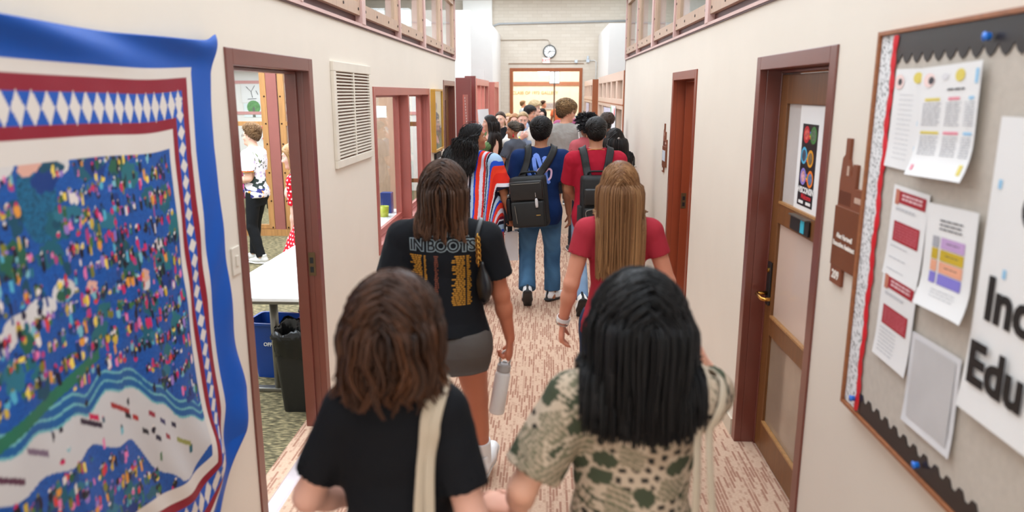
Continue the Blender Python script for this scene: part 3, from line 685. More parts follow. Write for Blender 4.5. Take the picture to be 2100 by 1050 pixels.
def flyer(label, z, h_, n_, qr):
    o, mk, ln = sheet('red_flyer', label, 2.24, z, .225, h_, 1.5, curl=.02, off=.006 + n_ * .004)
    mk('header', .12, .93, .82, .95, CRI); mk('crest', .09, .2, .80, .96, M('crest_tan', (196, 120, 96), .6), .0018); ln(.28, .84, [.90, .86], M('pale_print', (232, 196, 198), .6), .022)
    ln(.14, .7, [.76, .74], INK, .008)
    mk('red_block', .14, .86, .40, .62, CRI); ln(.18, .82, fr_(.43, .58, 6), M('rose_print', (204, 110, 120), .6), .012)
    ln(.12, .60, fr_(.08, .34, 7 if qr else 3), INK, .008)
    return mk
flyer('upper red and white flyer on the board, above its twin', 1.575, .285, 0, 0)
mk = flyer('lower red and white flyer overlapping the one above it', 1.305, .285, 1, 1)
o, mk, ln = sheet('colour_table_flyer', 'white flyer with lilac, mustard, peach and blue rows', 1.985, 1.556, .255, .29, -2, curl=.07, off=.012)
ln(.28, .72, [.85, .81, .77], DINK, .014)
for i, c in enumerate(((196, 160, 206), (204, 172, 40), (236, 168, 136), (132, 122, 206))):
    v1 = .70 - i * .115; mk('colour_row', .34, .80, v1 - .105, v1, M('row_%d' % i, c, .6)); mk('row_tab', .17, .30, v1 - .105, v1, _mats['row_%d' % i] if i in (1, 2, 3) else INK)
    ln(.45, .70, [v1 - .05], DINK, .008)
ln(.26, .74, [.19, .16, .13], INK, .006)
o, mk, ln = sheet('grey_notice', 'grey text notice in a clear sleeve at the bottom of the board', 1.995, 1.175, .27, .28, -1.5, curl=.02, off=.008, mat=M('sleeve_paper', (226, 226, 228), .25))
mk('page', .10, .92, .08, .94, M('grey_page', (198, 196, 196), .5)); ln(.28, .78, [.86, .82], DINK, .014); ln(.2, .82, fr_(.62, .76, 6), INK, .008); ln(.4, .7, [.55], PNK, .012); ln(.3, .74, fr_(.38, .50, 6), DINK, .007); ln(.4, .6, [.14], PNK, .014)
# big banner
o, mk, ln = sheet('banner', 'large white banner lettered Inc and Edu in heavy black', 1.38, 1.575, .92, .74, 0, curl=.05, off=.010)
BK = M('black_ink', (16, 16, 17), .5)
text_obj('lettering', 'Inc', .150, BK, on_right(.418, -.072, -.013), o, offset=.0050, extrude=.0006, align='LEFT')
text_obj('lettering', 'Edu', .150, BK, on_right(.440, -.242, -.022), o, offset=.0050, extrude=.0006, align='LEFT')
MB().lathe([(.05, 0), (.05, .001), (.022, .001), (.022, 0)], (-.0125, .28, .165), 18, 'x').build('lettering', BK, o)
for u, v_ in ((.03, .80), (.10, .52), (.06, .25)): mk('sticky_dot', u, u + .015, v_ - .03, v_, SKY)

# ------------------------------------------------------------------ story quilt on the left wall
def quilt():
    nu, nv = 360, 440
    y0, y1, zt, zb = 1.25, 2.89, 2.195, .28
    U, Vv = np.meshgrid(np.linspace(0, 1, nu), np.linspace(0, 1, nv), indexing='ij')   # u towards far edge, v down
    W_, H_ = y1 - y0, zt - zb
    a = (1 - U) * W_                # metres from the right-hand (far) edge
    b = Vv * H_                     # metres from the top
    col = np.zeros((nu, nv, 3)); L_ = lambda c: np.array(lin(c))
    BLUE, CRM, RED, FLD = L_((6, 82, 176)), L_((222, 212, 202)), L_((140, 16, 40)), L_((20, 82, 158))
    rng = np.random.default_rng(11)
    # borders measured inwards from each edge
    bot = H_ - b
    d = np.minimum(np.minimum(a, b * 1.0), 9)
    def band(m, c): col[m] = c
    e_top = b - .0; e_r = a; e_bot = bot
    # outer edge widths: top .10, right .145, bottom .16
    tt = e_top - .10; rr = e_r - .145; bb_ = e_bot - .17
    ins = np.minimum(np.minimum(tt * 1.0, rr), bb_)
    col[:] = BLUE
    band(ins > 0, CRM); band(ins > .035, RED); band(ins > .075, BLUE)
    # diamonds inside the blue band: .075 .. .16
    top_b = (tt > .075) & (tt < .165) & (rr > .075); rt_b = (rr > .075) & (rr < .135) & (tt > .075) & (bb_ > .075); bt_b = (bb_ > .075) & (bb_ < .165) & (rr > .075)
    band(ins > .165, RED)
    rr_in = rr + .03
    col[(rr > .075) & (rr < .135)] = np.where(((tt > .075) & (bb_ > .075))[(rr > .075) & (rr < .135)][:, None], BLUE, col[(rr > .075) & (rr < .135)])
    inn = np.minimum(np.minimum(tt - .165, rr - .135), bb_ - .165)
    band(inn > 0, RED); band(inn > .035, CRM)
    fld = np.minimum(np.minimum(tt - .26, rr - .20), bb_ - .25)
    # restore blue bands
    m = (tt > .075) & (tt <= .165) & (rr > .075); col[m] = BLUE
    m = (bb_ > .075) & (bb_ <= .165) & (rr > .075); col[m] = BLUE
    m = (rr > .075) & (rr <= .135) & (tt > .075) & (bb_ > .075); col[m] = BLUE
    ph = (a % .056) / .056 - .5; k = np.abs(ph) * 2 + np.abs((tt - .12) / .05); col[(k < .95) & (tt > .07) & (tt < .17) & (rr > .08)] = CRM
    k = np.abs(ph) * 2 + np.abs((bb_ - .12) / .045); col[(k < .95) & (bb_ > .07) & (bb_ < .17) & (rr > .08)] = CRM
    ph = (b % .058) / .058 - .5; k = np.abs(ph) * 2 + np.abs((rr - .105) / .030); col[(k < .95) & (rr > .07) & (rr < .14) & (tt > .10) & (bb_ > .10)] = CRM
    F_ = fld > 0
    base = FLD * (1 + .15 * rng.normal(size=(nu, nv, 1)))
    col[F_] = base[F_]
    # river and snow field across the lower half
    rv_ = lambda q: np.interp(q, [.0, .37, .50, .65, .80, .90, 1.0, 1.14, 1.36, 1.7], [1.30, 1.30, 1.22, 1.13, 1.04, 1.03, 1.05, 1.02, 1.02, .98])
    lo_ = lambda q: np.interp(q, [.0, .37, .55, .70, .80, 1.0, 1.2, 1.38, 1.7], [1.44, 1.46, 1.49, 1.37, 1.26, 1.19, 1.18, 1.16, 1.15])
    river = rv_(a) + .010 * np.sin(a * 40)
    cream = F_ & (b > river + .03) & (b < lo_(a) + .012 * np.sin(a * 30))
    col[cream] = L_((204, 200, 198))
    edge = F_ & (np.abs(b - river) < .030); col[edge] = L_((26, 92, 150))
    for o_ in (-.03, .0, .03): col[F_ & (np.abs(b - river - o_) < .004)] = L_((110, 176, 180))
    # mountain
    mt = F_ & (((a - 1.07) / .075) ** 2 + ((b - .45) / .12) ** 2 < 1); col[mt] = (L_((18, 92, 128)) * (1 + .3 * rng.normal(size=(nu, nv, 1))))[mt]
    gr = F_ & (np.abs(b - .95 - .20 * (a - 1.0)) < .018) & (a > .9); col[gr] = L_((40, 110, 84))
    for cx, cz, w2 in ((1.30, .78, .08), (1.20, .75, .07), (1.12, .735, .06), (1.02, .71, .05), (.62, .76, .03), (1.2, .36, .06), (.98, .37, .05), (.5, .66, .03)):
        mm = F_ & (((a - cx) / w2) ** 2 + ((b - cz) / .03) ** 2 < 1); col[mm] = L_((214, 208, 204))
    for cx, cz, s2 in ((1.09, .345, .05), (.62, .74, .025), (.9, .73, .022)):
        for ang in range(5):
            t_ = ang * 1.2566; mm = F_ & (((a - cx - s2 * .6 * math.cos(t_)) / (s2 * .6)) ** 2 + ((b - cz - s2 * .6 * math.sin(t_)) / (s2 * .35)) ** 2 < 1); col[mm] = L_((222, 168, 150))
    for i in range(150):
        ca, cb = rng.uniform(.36, W_ - .02), rng.uniform(.37, H_ - .42); r1, r2 = rng.uniform(.015, .06), rng.uniform(.015, .05)
        if float(rv_(ca)) - .06 < cb < float(lo_(ca)) + .05: continue
        mm = F_ & (((a - ca) / r1) ** 2 + ((b - cb) / r2) ** 2 < 1 + .35 * np.sin(a * 130 + i) * np.sin(b * 120)); col[mm] = L_([(24, 92, 110), (30, 106, 116), (14, 56, 124), (36, 92, 70), (16, 74, 96), (40, 110, 130)][i % 6])
    # stitched figures, trees, flowers: hundreds of small appliques
    pal = [(20, 20, 34), (20, 20, 34), (24, 20, 40), (204, 36, 92), (214, 60, 60), (232, 120, 170), (206, 172, 60), (126, 122, 40), (60, 112, 62), (40, 120, 120), (120, 180, 190), (226, 214, 206), (150, 120, 190), (226, 150, 60), (40, 70, 130), (84, 170, 196), (240, 208, 90), (178, 60, 120), (20, 70, 120), (24, 96, 110), (20, 74, 96), (34, 30, 60), (16, 60, 130), (40, 90, 60), (16, 50, 100)]
    pal = [L_(c) for c in pal]
    du, dv = W_ / (nu - 1), H_ / (nv - 1)
    n = 2300
    for i in range(n):
        ca = rng.uniform(.36, W_ - .02); cb = rng.uniform(.37, H_ - .42)
        row = round(cb / .075) * .075 + .008 * rng.normal() + .06 * (ca - .8); cb_ = row if rng.random() < .75 else cb
        if (ca - 1.07) ** 2 / .0064 + (cb_ - .45) ** 2 / .018 < 1: continue
        rv = float(rv_(ca))
        if rv - .05 < cb_ < float(lo_(ca)) + .02 and rng.random() < .97: continue
        c = pal[rng.integers(len(pal))]
        if .40 < ca < .75 and rng.random() < .45: c = pal[rng.integers(0, 4)]
        hw, hh = rng.uniform(.004, .0105), rng.uniform(.006, .020)
        i0, i1 = int((W_ - ca - hw) / du), int((W_ - ca + hw) / du) + 1; j0, j1 = int((cb_ - hh) / dv), int((cb_ + hh) / dv) + 1
        i0, j0 = max(0, i0), max(0, j0)
        if i1 >= nu or j1 >= nv: continue
        aa = a[i0:i1, j0:j1]; bb2 = b[i0:i1, j0:j1]; mm = ((aa - ca) / hw) ** 2 + ((bb2 - cb_) / hh) ** 2 < 1.1
        mm &= fld[i0:i1, j0:j1] > 0
        sub = col[i0:i1, j0:j1]; sub[mm] = c
        mh = (((aa - ca) / (hw * .55)) ** 2 + ((bb2 - cb_ + hh * .9) / (hw * .55)) ** 2 < 1) & (fld[i0:i1, j0:j1] > 0); sub[mh] = pal[rng.choice([3, 0, 0, 11, 12, 7])]
    for ca, cb, ln_, c in ((.99, 1.115, .05, (40, 26, 50)), (.97, 1.105, .02, (200, 30, 80)), (.84, 1.13, .05, (160, 40, 40)), (1.22, 1.09, .04, (120, 100, 120)), (.50, 1.35, .04, (150, 150, 80)), (1.33, 1.11, .05, (90, 50, 70)), (.62, 1.24, .015, (40, 40, 90)), (.68, 1.20, .015, (150, 40, 60)), (.72, 1.25, .015, (30, 30, 40)), (.76, 1.19, .015, (170, 40, 40)), (.66, 1.29, .015, (40, 40, 60)), (.80, 1.17, .015, (30, 30, 40)), (.60, 1.30, .015, (150, 50, 60)), (.55, 1.27, .015, (30, 30, 60))):
        mm = F_ & (np.abs((b - cb) - (.6 * (a - ca) * -1)) < .009) & (np.abs(a - ca) < ln_); col[mm] = L_(c)
    # shape: hangs off the wall, puffed border, gathered on the far lower edge
    off = .012 + .010 * np.sin(a * 9 + b * 3) * Vv + .022 * Vv
    off += .012 * np.exp(-(e_r / .10) ** 2) + .016 * np.exp(-(e_top / .07) ** 2) * (1 + np.sin(a * 7 + b * 30))
    off += .006 * np.sin(a * 30 + 6 * np.sin(b * 4)) * Vv + .022 * np.exp(-((b - 1.55) / .22) ** 2) * np.exp(-(a / .45) ** 2) * (1 + np.sin(a * 22 + b * 5))
    off += .003 * np.sin(b * 9 + 4 * a + 2 * np.sin(b * 5)) * np.exp(-(e_r / .12) ** 2)
    yy = y0 + U * W_
    sag = np.interp(b[0], [0, .12, .4, .9, 1.45, 1.65, 1.92], [.015, -.03, -.055, -.045, -.03, -.075, -.30])[None, :]
    yy = yy + sag * np.clip(1 - a / .9, 0, 1) ** 1.2
    zz = zt - b + .025 * np.exp(-(a / .06) ** 2) * np.exp(-(b / .05) ** 2) - .018 * np.sin(np.clip(a, 0, 1.6) * 2.0) * (1 - Vv) - .10 * Vv * np.exp(-((a - .45) / .25) ** 2) + .10 * Vv ** 3 * np.exp(-(a / .3) ** 2)
    P_ = np.stack([XL + off, yy, zz], -1).reshape(-1, 3)
    o = mesh_np('story_quilt', P_, grid_faces(nu, nv)[:, ::-1], MC('quilt_cloth', .5, .35, bump=.25, bscale=300), None, col.reshape(-1, 3))
    md = o.modifiers.new('thick', 'SOLIDIFY'); md.thickness = .006; md.offset = -1
    tag(o, 'blue embroidered story quilt with red, cream and diamond borders hanging on the left wall', 'quilt')
quilt()

# ------------------------------------------------------------------ hall beyond the corridor mouth
FY = 24.0
struct(MB().box(-7.5, -1.16, FY, FY + .3, 0, 5.2).box(1.14, 7.5, FY, FY + .3, 0, 5.2).box(-1.16, 1.14, FY, FY + .3, 2.74, 5.2).build('wall_far', brick_mat()))
struct(MB().box(-1.16, -1.06, FY - .03, FY + .3, 0, 2.66).box(1.05, 1.14, FY - .03, FY + .3, 0, 2.66).box(-1.16, 1.14, FY - .03, FY + .3, 2.66, 2.76).build('trim_80', CHERRY))
struct(MB().box(-1.2, 1.18, FY - .02, FY, 2.88, 2.91).build('trim_81', M('brown_ledge', (150, 120, 96), .5)))
struct(MB().box(-7.4, -1.45, 20.4, FY, 0, 3.76).build('wall_bulk_left', WHITE))
struct(MB().box(1.62, 7.4, 20.0, FY, 0, 3.76).build('wall_bulk_right', WHITE))
struct(MB().box(-2.6, -1.70, FY - .25, FY, 3.77, 5.2).build('wall_pier', WHITE))
# gallery beyond
GAL = M('gallery_wall', (244, 232, 212), .6)
struct(MB().box(-5, 5, 30.0, 30.1, 0, 5).build('wall_gallery', GAL)); struct(MB().box(-5, 5, 24.3, 30, 4.2, 4.3).build('ceiling_gallery', CEIL))
struct(MB().box(-5.1, -5, 24.3, 30, 0, 4.3).box(5, 5.1, 24.3, 30, 0, 4.3).build('wall_gallery_side', GAL))
struct(MB().box(-5, 5, 29.96, 30, 2.27, 2.42).build('trim_82', M('gallery_stripe', (172, 112, 86), .5)))
g = text_obj('gallery_lettering', 'CLASS OF 1973 GALLERY', .165, M('gold_letters', (218, 186, 128), .4), on_far(-.44, 29.985, 1.99), None, offset=.002, extrude=.006)
tag(g, 'gold lettering CLASS OF 1973 GALLERY on the gallery wall', 'lettering')
struct(MB().box(.235, .285, FY + .1, FY + .16, 0, 2.66).build('trim_83', M('door_stile', (120, 84, 60), .4)))
dg = struct(MB().box(-1.06, .235, FY + .125, FY + .132, 0, 2.66).box(.285, 1.05, FY + .125, FY + .132, 0, 2.66).build('window_50', glass_mat('door_glass', refl=.015)))
fx = empty('tube_lamp', (.26, FY + .05, 2.47)); tag(fx, 'bright twin-tube light panel above the gallery door stile', 'lamp')
TUBE = M('lit_tube', (236, 246, 255), .5, emit=5.)
for x in (-.085, .085): MB().box(x - .06, x + .06, -.02, .02, -.17, .17).build('tube', TUBE, fx)
MB().box(-.165, .165, .02, .045, -.2, .19).build('backplate', GREYM, fx)
gl = tag(MB().lathe([(.001, -.16), (.15, -.14), (.26, -.05), (.28, .02), (.2, .12), (.05, .17), (.001, .18)], (-.05, 28.0, 2.78), 24).build('globe_lamp', M('lit_globe', (255, 250, 236), .5, emit=5.), smooth=True), 'round glowing globe lamp hanging in the gallery', 'lamp')
rd = MB().tube([(-.05, 28.0, 2.96), (-.05, 28.0, 4.2)], .012, 8).build('stem', BRASS, gl)
tr = empty('track_light', (.95, 27.5, 3.0)); tag(tr, 'short pair of track rails near the top of the gallery', 'lamp')
MB().box(-.35, .45, -.03, .03, 0, .03).box(-.3, .45, -.03, .03, -.10, -.07).build('rail', GREYM, tr); MB().tube([(0, 0, .03), (0, 0, 1.2)], .012, 8).build('stem', GREYM, tr)
fr2 = empty('wall_panel', (-1.0, 29.95, 1.2)); tag(fr2, 'small grey exhibit panel on the gallery wall', 'panel')
MB().box(.9, 1.5, 0, .03, .15, .42).build('board', M('exhibit_grey', (196, 190, 190), .5), fr2); MB().box(.95, 1.45, -.004, 0, .2, .37).build('print', M('exhibit_print', (168, 160, 166), .5, var=.3, scale=20), fr2)

# clock, exit sign, emergency lamp, conduits on the far wall
ck = empty('wall_clock', (.095, FY - .0, 3.26)); tag(ck, 'round white wall clock with black rim above the gallery doorway', 'clock')
MB().lathe([(.001, -.002), (.205, -.002), (.205, -.05), (.18, -.055), (.178, -.035), (.001, -.034)], (0, 0, 0), 40, 'y').build('rim', M('clock_rim', (40, 42, 44), .4), ck, smooth=False)
MB().lathe([(.001, -.036), (.178, -.036), (.178, -.037), (.001, -.037)], (0, 0, 0), 40, 'y').build('dial', M('clock_dial', (232, 230, 226), .4), ck)
tk = MB()
for k in range(12):
    a = R(30 * k); tk.add([(math.sin(a) * r_ + math.cos(a) * s_ * .006, -.038, math.cos(a) * r_ - math.sin(a) * s_ * .006) for r_, s_ in ((.14, -1), (.14, 1), (.165, 1), (.165, -1))], [(0, 1, 2, 3)])
tk.build('hour_marks', BLACK, ck)
def hand(ang, l, w_, nm):
    a = R(ang); MB().add([(math.sin(a) * r_ + math.cos(a) * s_ * w_, -.040, math.cos(a) * r_ - math.sin(a) * s_ * w_) for r_, s_ in ((-.03, -1), (-.03, 1), (l, .5), (l, -.5))], [(0, 1, 2, 3)]).build(nm, BLACK, ck)
hand(221, .095, .010, 'hour_hand'); hand(84, .15, .007, 'minute_hand')
ex = empty('exit_sign', (-.01, FY, 2.99)); tag(ex, 'lit red EXIT sign under the wall clock', 'sign')
MB().box(-.118, .118, -.06, 0, -.085, .085).build('housing', M('exit_white', (244, 232, 226), .4), ex, bevel=.005)
MB().box(-.10, .10, -.064, -.0601, -.068, .068).build('face', M('exit_face', (255, 222, 214), .5, emit=.55), ex)
text_obj('lettering', 'EXIT', .115, M('exit_red', (255, 96, 100), .5, emit=.7), on_far(0, -.0655, 0), ex, offset=.003)
em = empty('emergency_lamp', (1.30, FY, 2.99)); tag(em, 'small emergency lamp beside the clock conduit', 'lamp')
MB().box(-.05, .05, -.08, 0, -.06, .03).build('base', M('lamp_grey', (206, 214, 222), .4), em, bevel=.006); MB().lathe([(.02, .03), (.035, .05), (.03, .12), (.01, .14)], (0, -.04, 0), 12).build('head', _mats['lamp_grey'], em)
sn = tag(MB().box(-.045, .045, -.07, 0, -.045, .045).build('motion_sensor', _mats['lamp_grey'], bevel=.01, loc=(.93, FY, 2.955)), 'small white sensor box above the doorway corner', 'sensor')
PIPE = M('painted_pipe', (214, 200, 184), .5)
def pipe(name, label, pts, r, mat=PIPE): tag(MB().tube(pts, r, 8).build(name, mat, smooth=True), label, 'pipe')
pipe('clock_conduit', 'thin painted conduit bending down to the clock', [(-1.45, FY - .03, 3.62), (-.05, FY - .03, 3.64), (.06, FY - .03, 3.62), (.095, FY - .03, 3.55), (.095, FY - .03, 3.46)], .018)
pipe('upper_conduit', 'long grey conduit crossing high on the far brick wall', [(-1.75, FY - .04, 4.0), (-1.62, FY - .04, 4.06), (-1.5, FY - .04, 4.10), (2.7, FY - .04, 4.18)], .028, M('conduit_grey', (176, 178, 180), .4))
pipe('lamp_conduit', 'thin conduit from the exit sign to the emergency lamp', [(.12, FY - .02, 2.985), (1.24, FY - .02, 2.985)], .012)
pipe('drop_conduit', 'white conduit dropping down the wall past the right partition', [(1.36, FY - .02, 2.985), (1.52, FY - .02, 2.985), (1.56, FY - .02, 2.94), (1.56, FY - .02, 1.6)], .016, M('conduit_white', (226, 226, 224), .4))

# office fronts along the hall: rust units on the left, oak units on the right
HALL_RUST_LIT = M('hall_rust_lit', (206, 118, 104), .36, spec=.6)  # light on the corridor-facing frames put into this paler red
def unit_left(num, y0, y1, ztop, mid):
    b = MB(); x0, x1 = -1.36, -1.24
    b.box(x0, x1, y0, y0 + .12, 0, ztop).box(x0, x1, y1 - .12, y1, 0, ztop).box(x0, x1, y0 + .12, y1 - .12, ztop - .12, ztop).box(x0, x1, y0 + .12, y1 - .12, 0, .14).box(x0, x1, y0 + .12, y1 - .12, .98, 1.10)
    n = 3
    for k in range(1, n): y = y0 + .12 + (y1 - y0 - .24) * k / n; b.box(x0 + .01, x1 - .01, y - .05, y + .05, .14, .98); b.box(x0 + .01, x1 - .01, y - .05, y + .05, 1.10, ztop - .12)
    w_ = struct(b.build('window_%d' % num, HALL_RUST_LIT, bevel=.004))
    MB().box(-1.31, -1.30, y0 + .12, y1 - .12, .14, .98).build('lower_pane', M('milky_pane', (226, 226, 230), .2), w_)
    MB().box(-1.31, -1.30, y0 + .12, y1 - .12, 1.10, ztop - .12).build('pane', GLASS, w_)
unit_left(51, 13.4, 16.3, 2.25, 0)
unit_left(52, 18.1, 19.6, 2.25, 0)
struct(MB().box(-2.6, -1.24, 19.6, 19.72, 2.05, 2.27).box(-1.5, -1.24, 19.6, 19.72, 0, 2.05).box(-2.6, -2.4, 19.6, 19.72, 0, 2.05).build('window_53', HALL_RUST_LIT, bevel=.004))
dl = struct(MB().box(-1.95, -1.235, 12.32, 12.37, .01, 2.24).build('door_5', M('oxblood_paint', (104, 38, 32), .34, spec=.6), bevel=.004))
MB().box(-1.265, -1.235, 12.29, 12.319, .9, 1.15).build('door_handle', GREYM, dl)
struct(MB().box(-1.40, -1.215, 12.9, 13.02, 0, 2.28).build('trim_84', _mats['oxblood_paint'], bevel=.004))
struct(MB().box(-7.4, -1.35, 16.3, 16.42, 0, 2.5).build('wall_hall_left', WHITE))
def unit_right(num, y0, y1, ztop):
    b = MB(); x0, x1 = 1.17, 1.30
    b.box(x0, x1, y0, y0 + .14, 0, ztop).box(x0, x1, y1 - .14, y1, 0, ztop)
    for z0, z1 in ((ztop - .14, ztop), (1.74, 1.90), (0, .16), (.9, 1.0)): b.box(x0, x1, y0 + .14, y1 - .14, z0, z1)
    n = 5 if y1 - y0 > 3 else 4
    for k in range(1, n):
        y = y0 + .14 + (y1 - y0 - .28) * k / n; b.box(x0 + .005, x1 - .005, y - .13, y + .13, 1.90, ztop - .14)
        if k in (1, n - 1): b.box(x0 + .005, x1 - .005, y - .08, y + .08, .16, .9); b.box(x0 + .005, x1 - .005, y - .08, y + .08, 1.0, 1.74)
    w_ = struct(b.build('window_%d' % num, M('cherry_lit_face', (224, 192, 172), .35, var=.06, scale=6, stretch=(8, 8, .5)), bevel=.004))  # cherry with the corridor-side highlight put into its base colour
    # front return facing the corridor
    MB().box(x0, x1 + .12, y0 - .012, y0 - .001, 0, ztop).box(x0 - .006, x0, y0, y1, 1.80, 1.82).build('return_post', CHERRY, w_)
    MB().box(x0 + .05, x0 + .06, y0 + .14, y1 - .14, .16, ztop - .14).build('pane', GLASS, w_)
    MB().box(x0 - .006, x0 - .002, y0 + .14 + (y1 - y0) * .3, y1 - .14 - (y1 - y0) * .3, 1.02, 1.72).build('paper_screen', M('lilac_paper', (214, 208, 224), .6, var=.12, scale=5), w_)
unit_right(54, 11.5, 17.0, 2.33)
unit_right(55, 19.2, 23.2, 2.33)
struct(MB().box(1.30, 2.6, 19.2, 19.32, 1.9, 2.33).box(1.30, 1.5, 19.2, 19.32, 0, 1.9).box(2.4, 2.6, 19.2, 19.32, 0, 1.9).build('window_56', CHERRY, bevel=.004))
# office walls closing the gaps beside the hall
struct(MB().box(-2.6, -2.5, 16.42, 20.4, 0, 2.6).build('wall_gap_left', WHITE)); struct(MB().box(2.9, 3.0, 10.9, 20, 0, 2.6).build('wall_gap_right', WHITE))
# things along the hall
mn = empty('display_monitor', (.98, 13.6, 0)); tag(mn, 'black-bezel display monitor on a stand in front of the oak partition', 'monitor')
MB().box(-.27, .27, -.02, .02, 1.20, 1.50).build('bezel', BLACK, mn, bevel=.008); MB().box(-.245, .245, -.023, -.0201, 1.225, 1.475).build('screen', M('white_screen', (236, 238, 240), .3, emit=.5), mn)
MB().tube([(0, .04, 1.3), (0, .04, .03)], .025, 10).box(-.25, .25, -.15, .2, 0, .03).build('stand', BLACK, mn)
m2 = empty('far_monitor', (.97, 22.4, 0)); tag(m2, 'pale upright screen beside the gallery doorway', 'monitor')
MB().box(-.17, .17, -.02, .02, .80, 1.33).build('bezel', M('teal_bezel', (96, 128, 128), .4), m2, bevel=.008); MB().box(-.15, .15, -.023, -.0201, .84, 1.29).build('screen', _mats['white_screen'], m2); MB().tube([(0, .03, 1.0), (0, .03, .02)], .02, 8).box(-.15, .15, -.12, .12, 0, .02).build('stand', BLACK, m2)
ps = empty('paper_sign', (-.98, 13.2, 0)); tag(ps, 'tilted white paper signs on a stand by the rust partition', 'sign')
MB().box(-.11, .08, -.003, .003, 1.42, 1.72).xform(Matrix.Rotation(R(-4), 4, 'Y')).build('sheet', PAPER, ps); MB().box(-.08, .12, -.012, -.006, 1.22, 1.56).build('sheet', M('mauve_paper', (226, 220, 226), .6), ps)
MB().tube([(0, .02, 1.5), (0, .02, .03)], .014, 8).box(-.16, .16, -.12, .16, 0, .03).build('stand', BLACK, ps)
art = empty('art_sheet', (1.16, 13.0, 1.62)); tag(art, 'white sheet with red and green blotches taped to the oak partition', 'picture')
MB().box(-.006, 0, -.45, .45, -.26, .16).build('sheet', PAPER, art)
MB().lathe([(.001, 0), (.10, 0), (.10, -.001), (.001, -.002)], (-.007, .0, -.06), 12, 'x').lathe([(.001, 0), (.08, 0), (.08, -.001), (.001, -.002)], (-.007, -.3, .05), 12, 'x').build('red_blotch', M('pic_red3', (226, 60, 70), .6), art)
MB().lathe([(.001, 0), (.07, 0), (.07, -.001), (.001, -.002)], (-.007, .38, .08), 10, 'x').build('green_blotch', M('pic_green', (120, 200, 110), .6), art)
hb = empty('string_art', (-1.30, 11.6, 1.62)); tag(hb, 'brick-red poster with a white dotted line just past the left wall end', 'poster')
MB().box(-.02, 0, -.28, .28, -.35, .35).build('sheet', M('brick_poster', (168, 84, 70), .6), hb); 
q = MB()
for k in range(14): q.lathe([(.001, .006), (.012, .004), (.014, 0)], (0, -.2 + .03 * k * .9, .3 - .045 * k), 8, 'x')
q.build('white_dots', PAPER, hb)
hb.location.x = -1.24

# ------------------------------------------------------------------ signed-distance body builder
f32 = np.float32
A_ = lambda *p: np.array(p if len(p) > 1 else p[0], dtype=f32)
def rc(a, b, ra, rb, k=.02, fl=None, op='u'):
    a, b = A_(a), A_(b); ba = b - a; bb = float(ba @ ba) + 1e-9
    if fl is not None:
        n = A_(fl[0]); n = n / np.linalg.norm(n); g = f32(1 / fl[1] - 1)
    def f(P):
        pa = P - a; t = np.clip((pa @ ba) / bb, 0, 1); v = pa - t[..., None] * ba
        if fl is not None: v = v + (v @ n)[..., None] * n * g
        return np.sqrt((v * v).sum(-1)) - (ra + (rb - ra) * t)
    m = max(ra, rb); return dict(f=f, lo=np.minimum(a, b) - m, hi=np.maximum(a, b) + m, k=k, op=op)
def ell(c, r, k=.02, M3=None, op='u'):
    c, r = A_(c), A_(r); Rm = None if M3 is None else np.array(M3, f32)
    def f(P):
        q = P - c
        if Rm is not None: q = q @ Rm
        k0 = np.sqrt(((q / r) ** 2).sum(-1)); k1 = np.sqrt(((q / (r * r)) ** 2).sum(-1)) + 1e-6
        return k0 * (k0 - 1) / k1
    m = float(r.max()) if Rm is not None else r
    return dict(f=f, lo=c - m, hi=c + m, k=k, op=op)
def loft(tab, k=.03, off=0., z0=None, z1=None, cfun=None):
    T = np.array(tab, f32); z = T[:, 0]; zz0 = z[0] if z0 is None else z0; zz1 = z[-1] if z1 is None else z1
    def f(P):
        Z = P[..., 2]; a = np.interp(Z, z, T[:, 1]).astype(f32) + off; b = np.interp(Z, z, T[:, 2]).astype(f32) + off
        cy = np.interp(Z, z, T[:, 3]).astype(f32); x = P[..., 0]; y = P[..., 1] - cy
        if cfun is not None: ox, oy = cfun(Z); x = x - ox; y = y - oy
        k0 = np.sqrt((x / a) ** 2 + (y / b) ** 2); k1 = np.sqrt((x / (a * a)) ** 2 + (y / (b * b)) ** 2) + 1e-6
        d = k0 * (k0 - 1) / k1; d = np.where(k0 < .3, -np.minimum(a, b) * .7, d)
        return np.maximum(np.maximum(d, Z - zz1), zz0 - Z)
    am = T[:, 1].max() + off; bm = T[:, 2].max() + off + np.abs(T[:, 3]).max()
    e = .25 if cfun is not None else 0
    return dict(f=f, lo=A_(-am - e, -bm - e, zz0), hi=A_(am + e, bm + e, zz1), k=k, op='u')
def evalp(prims, P):
    d = np.full(P.shape[:-1], .3, f32)
    for p in prims:
        if p['op'] != 'u': continue
        e = p['f'](P); k = p['k']; h = np.maximum(k - np.abs(d - e), 0) / k; d = np.minimum(d, e) - h * h * k * .25
    return d
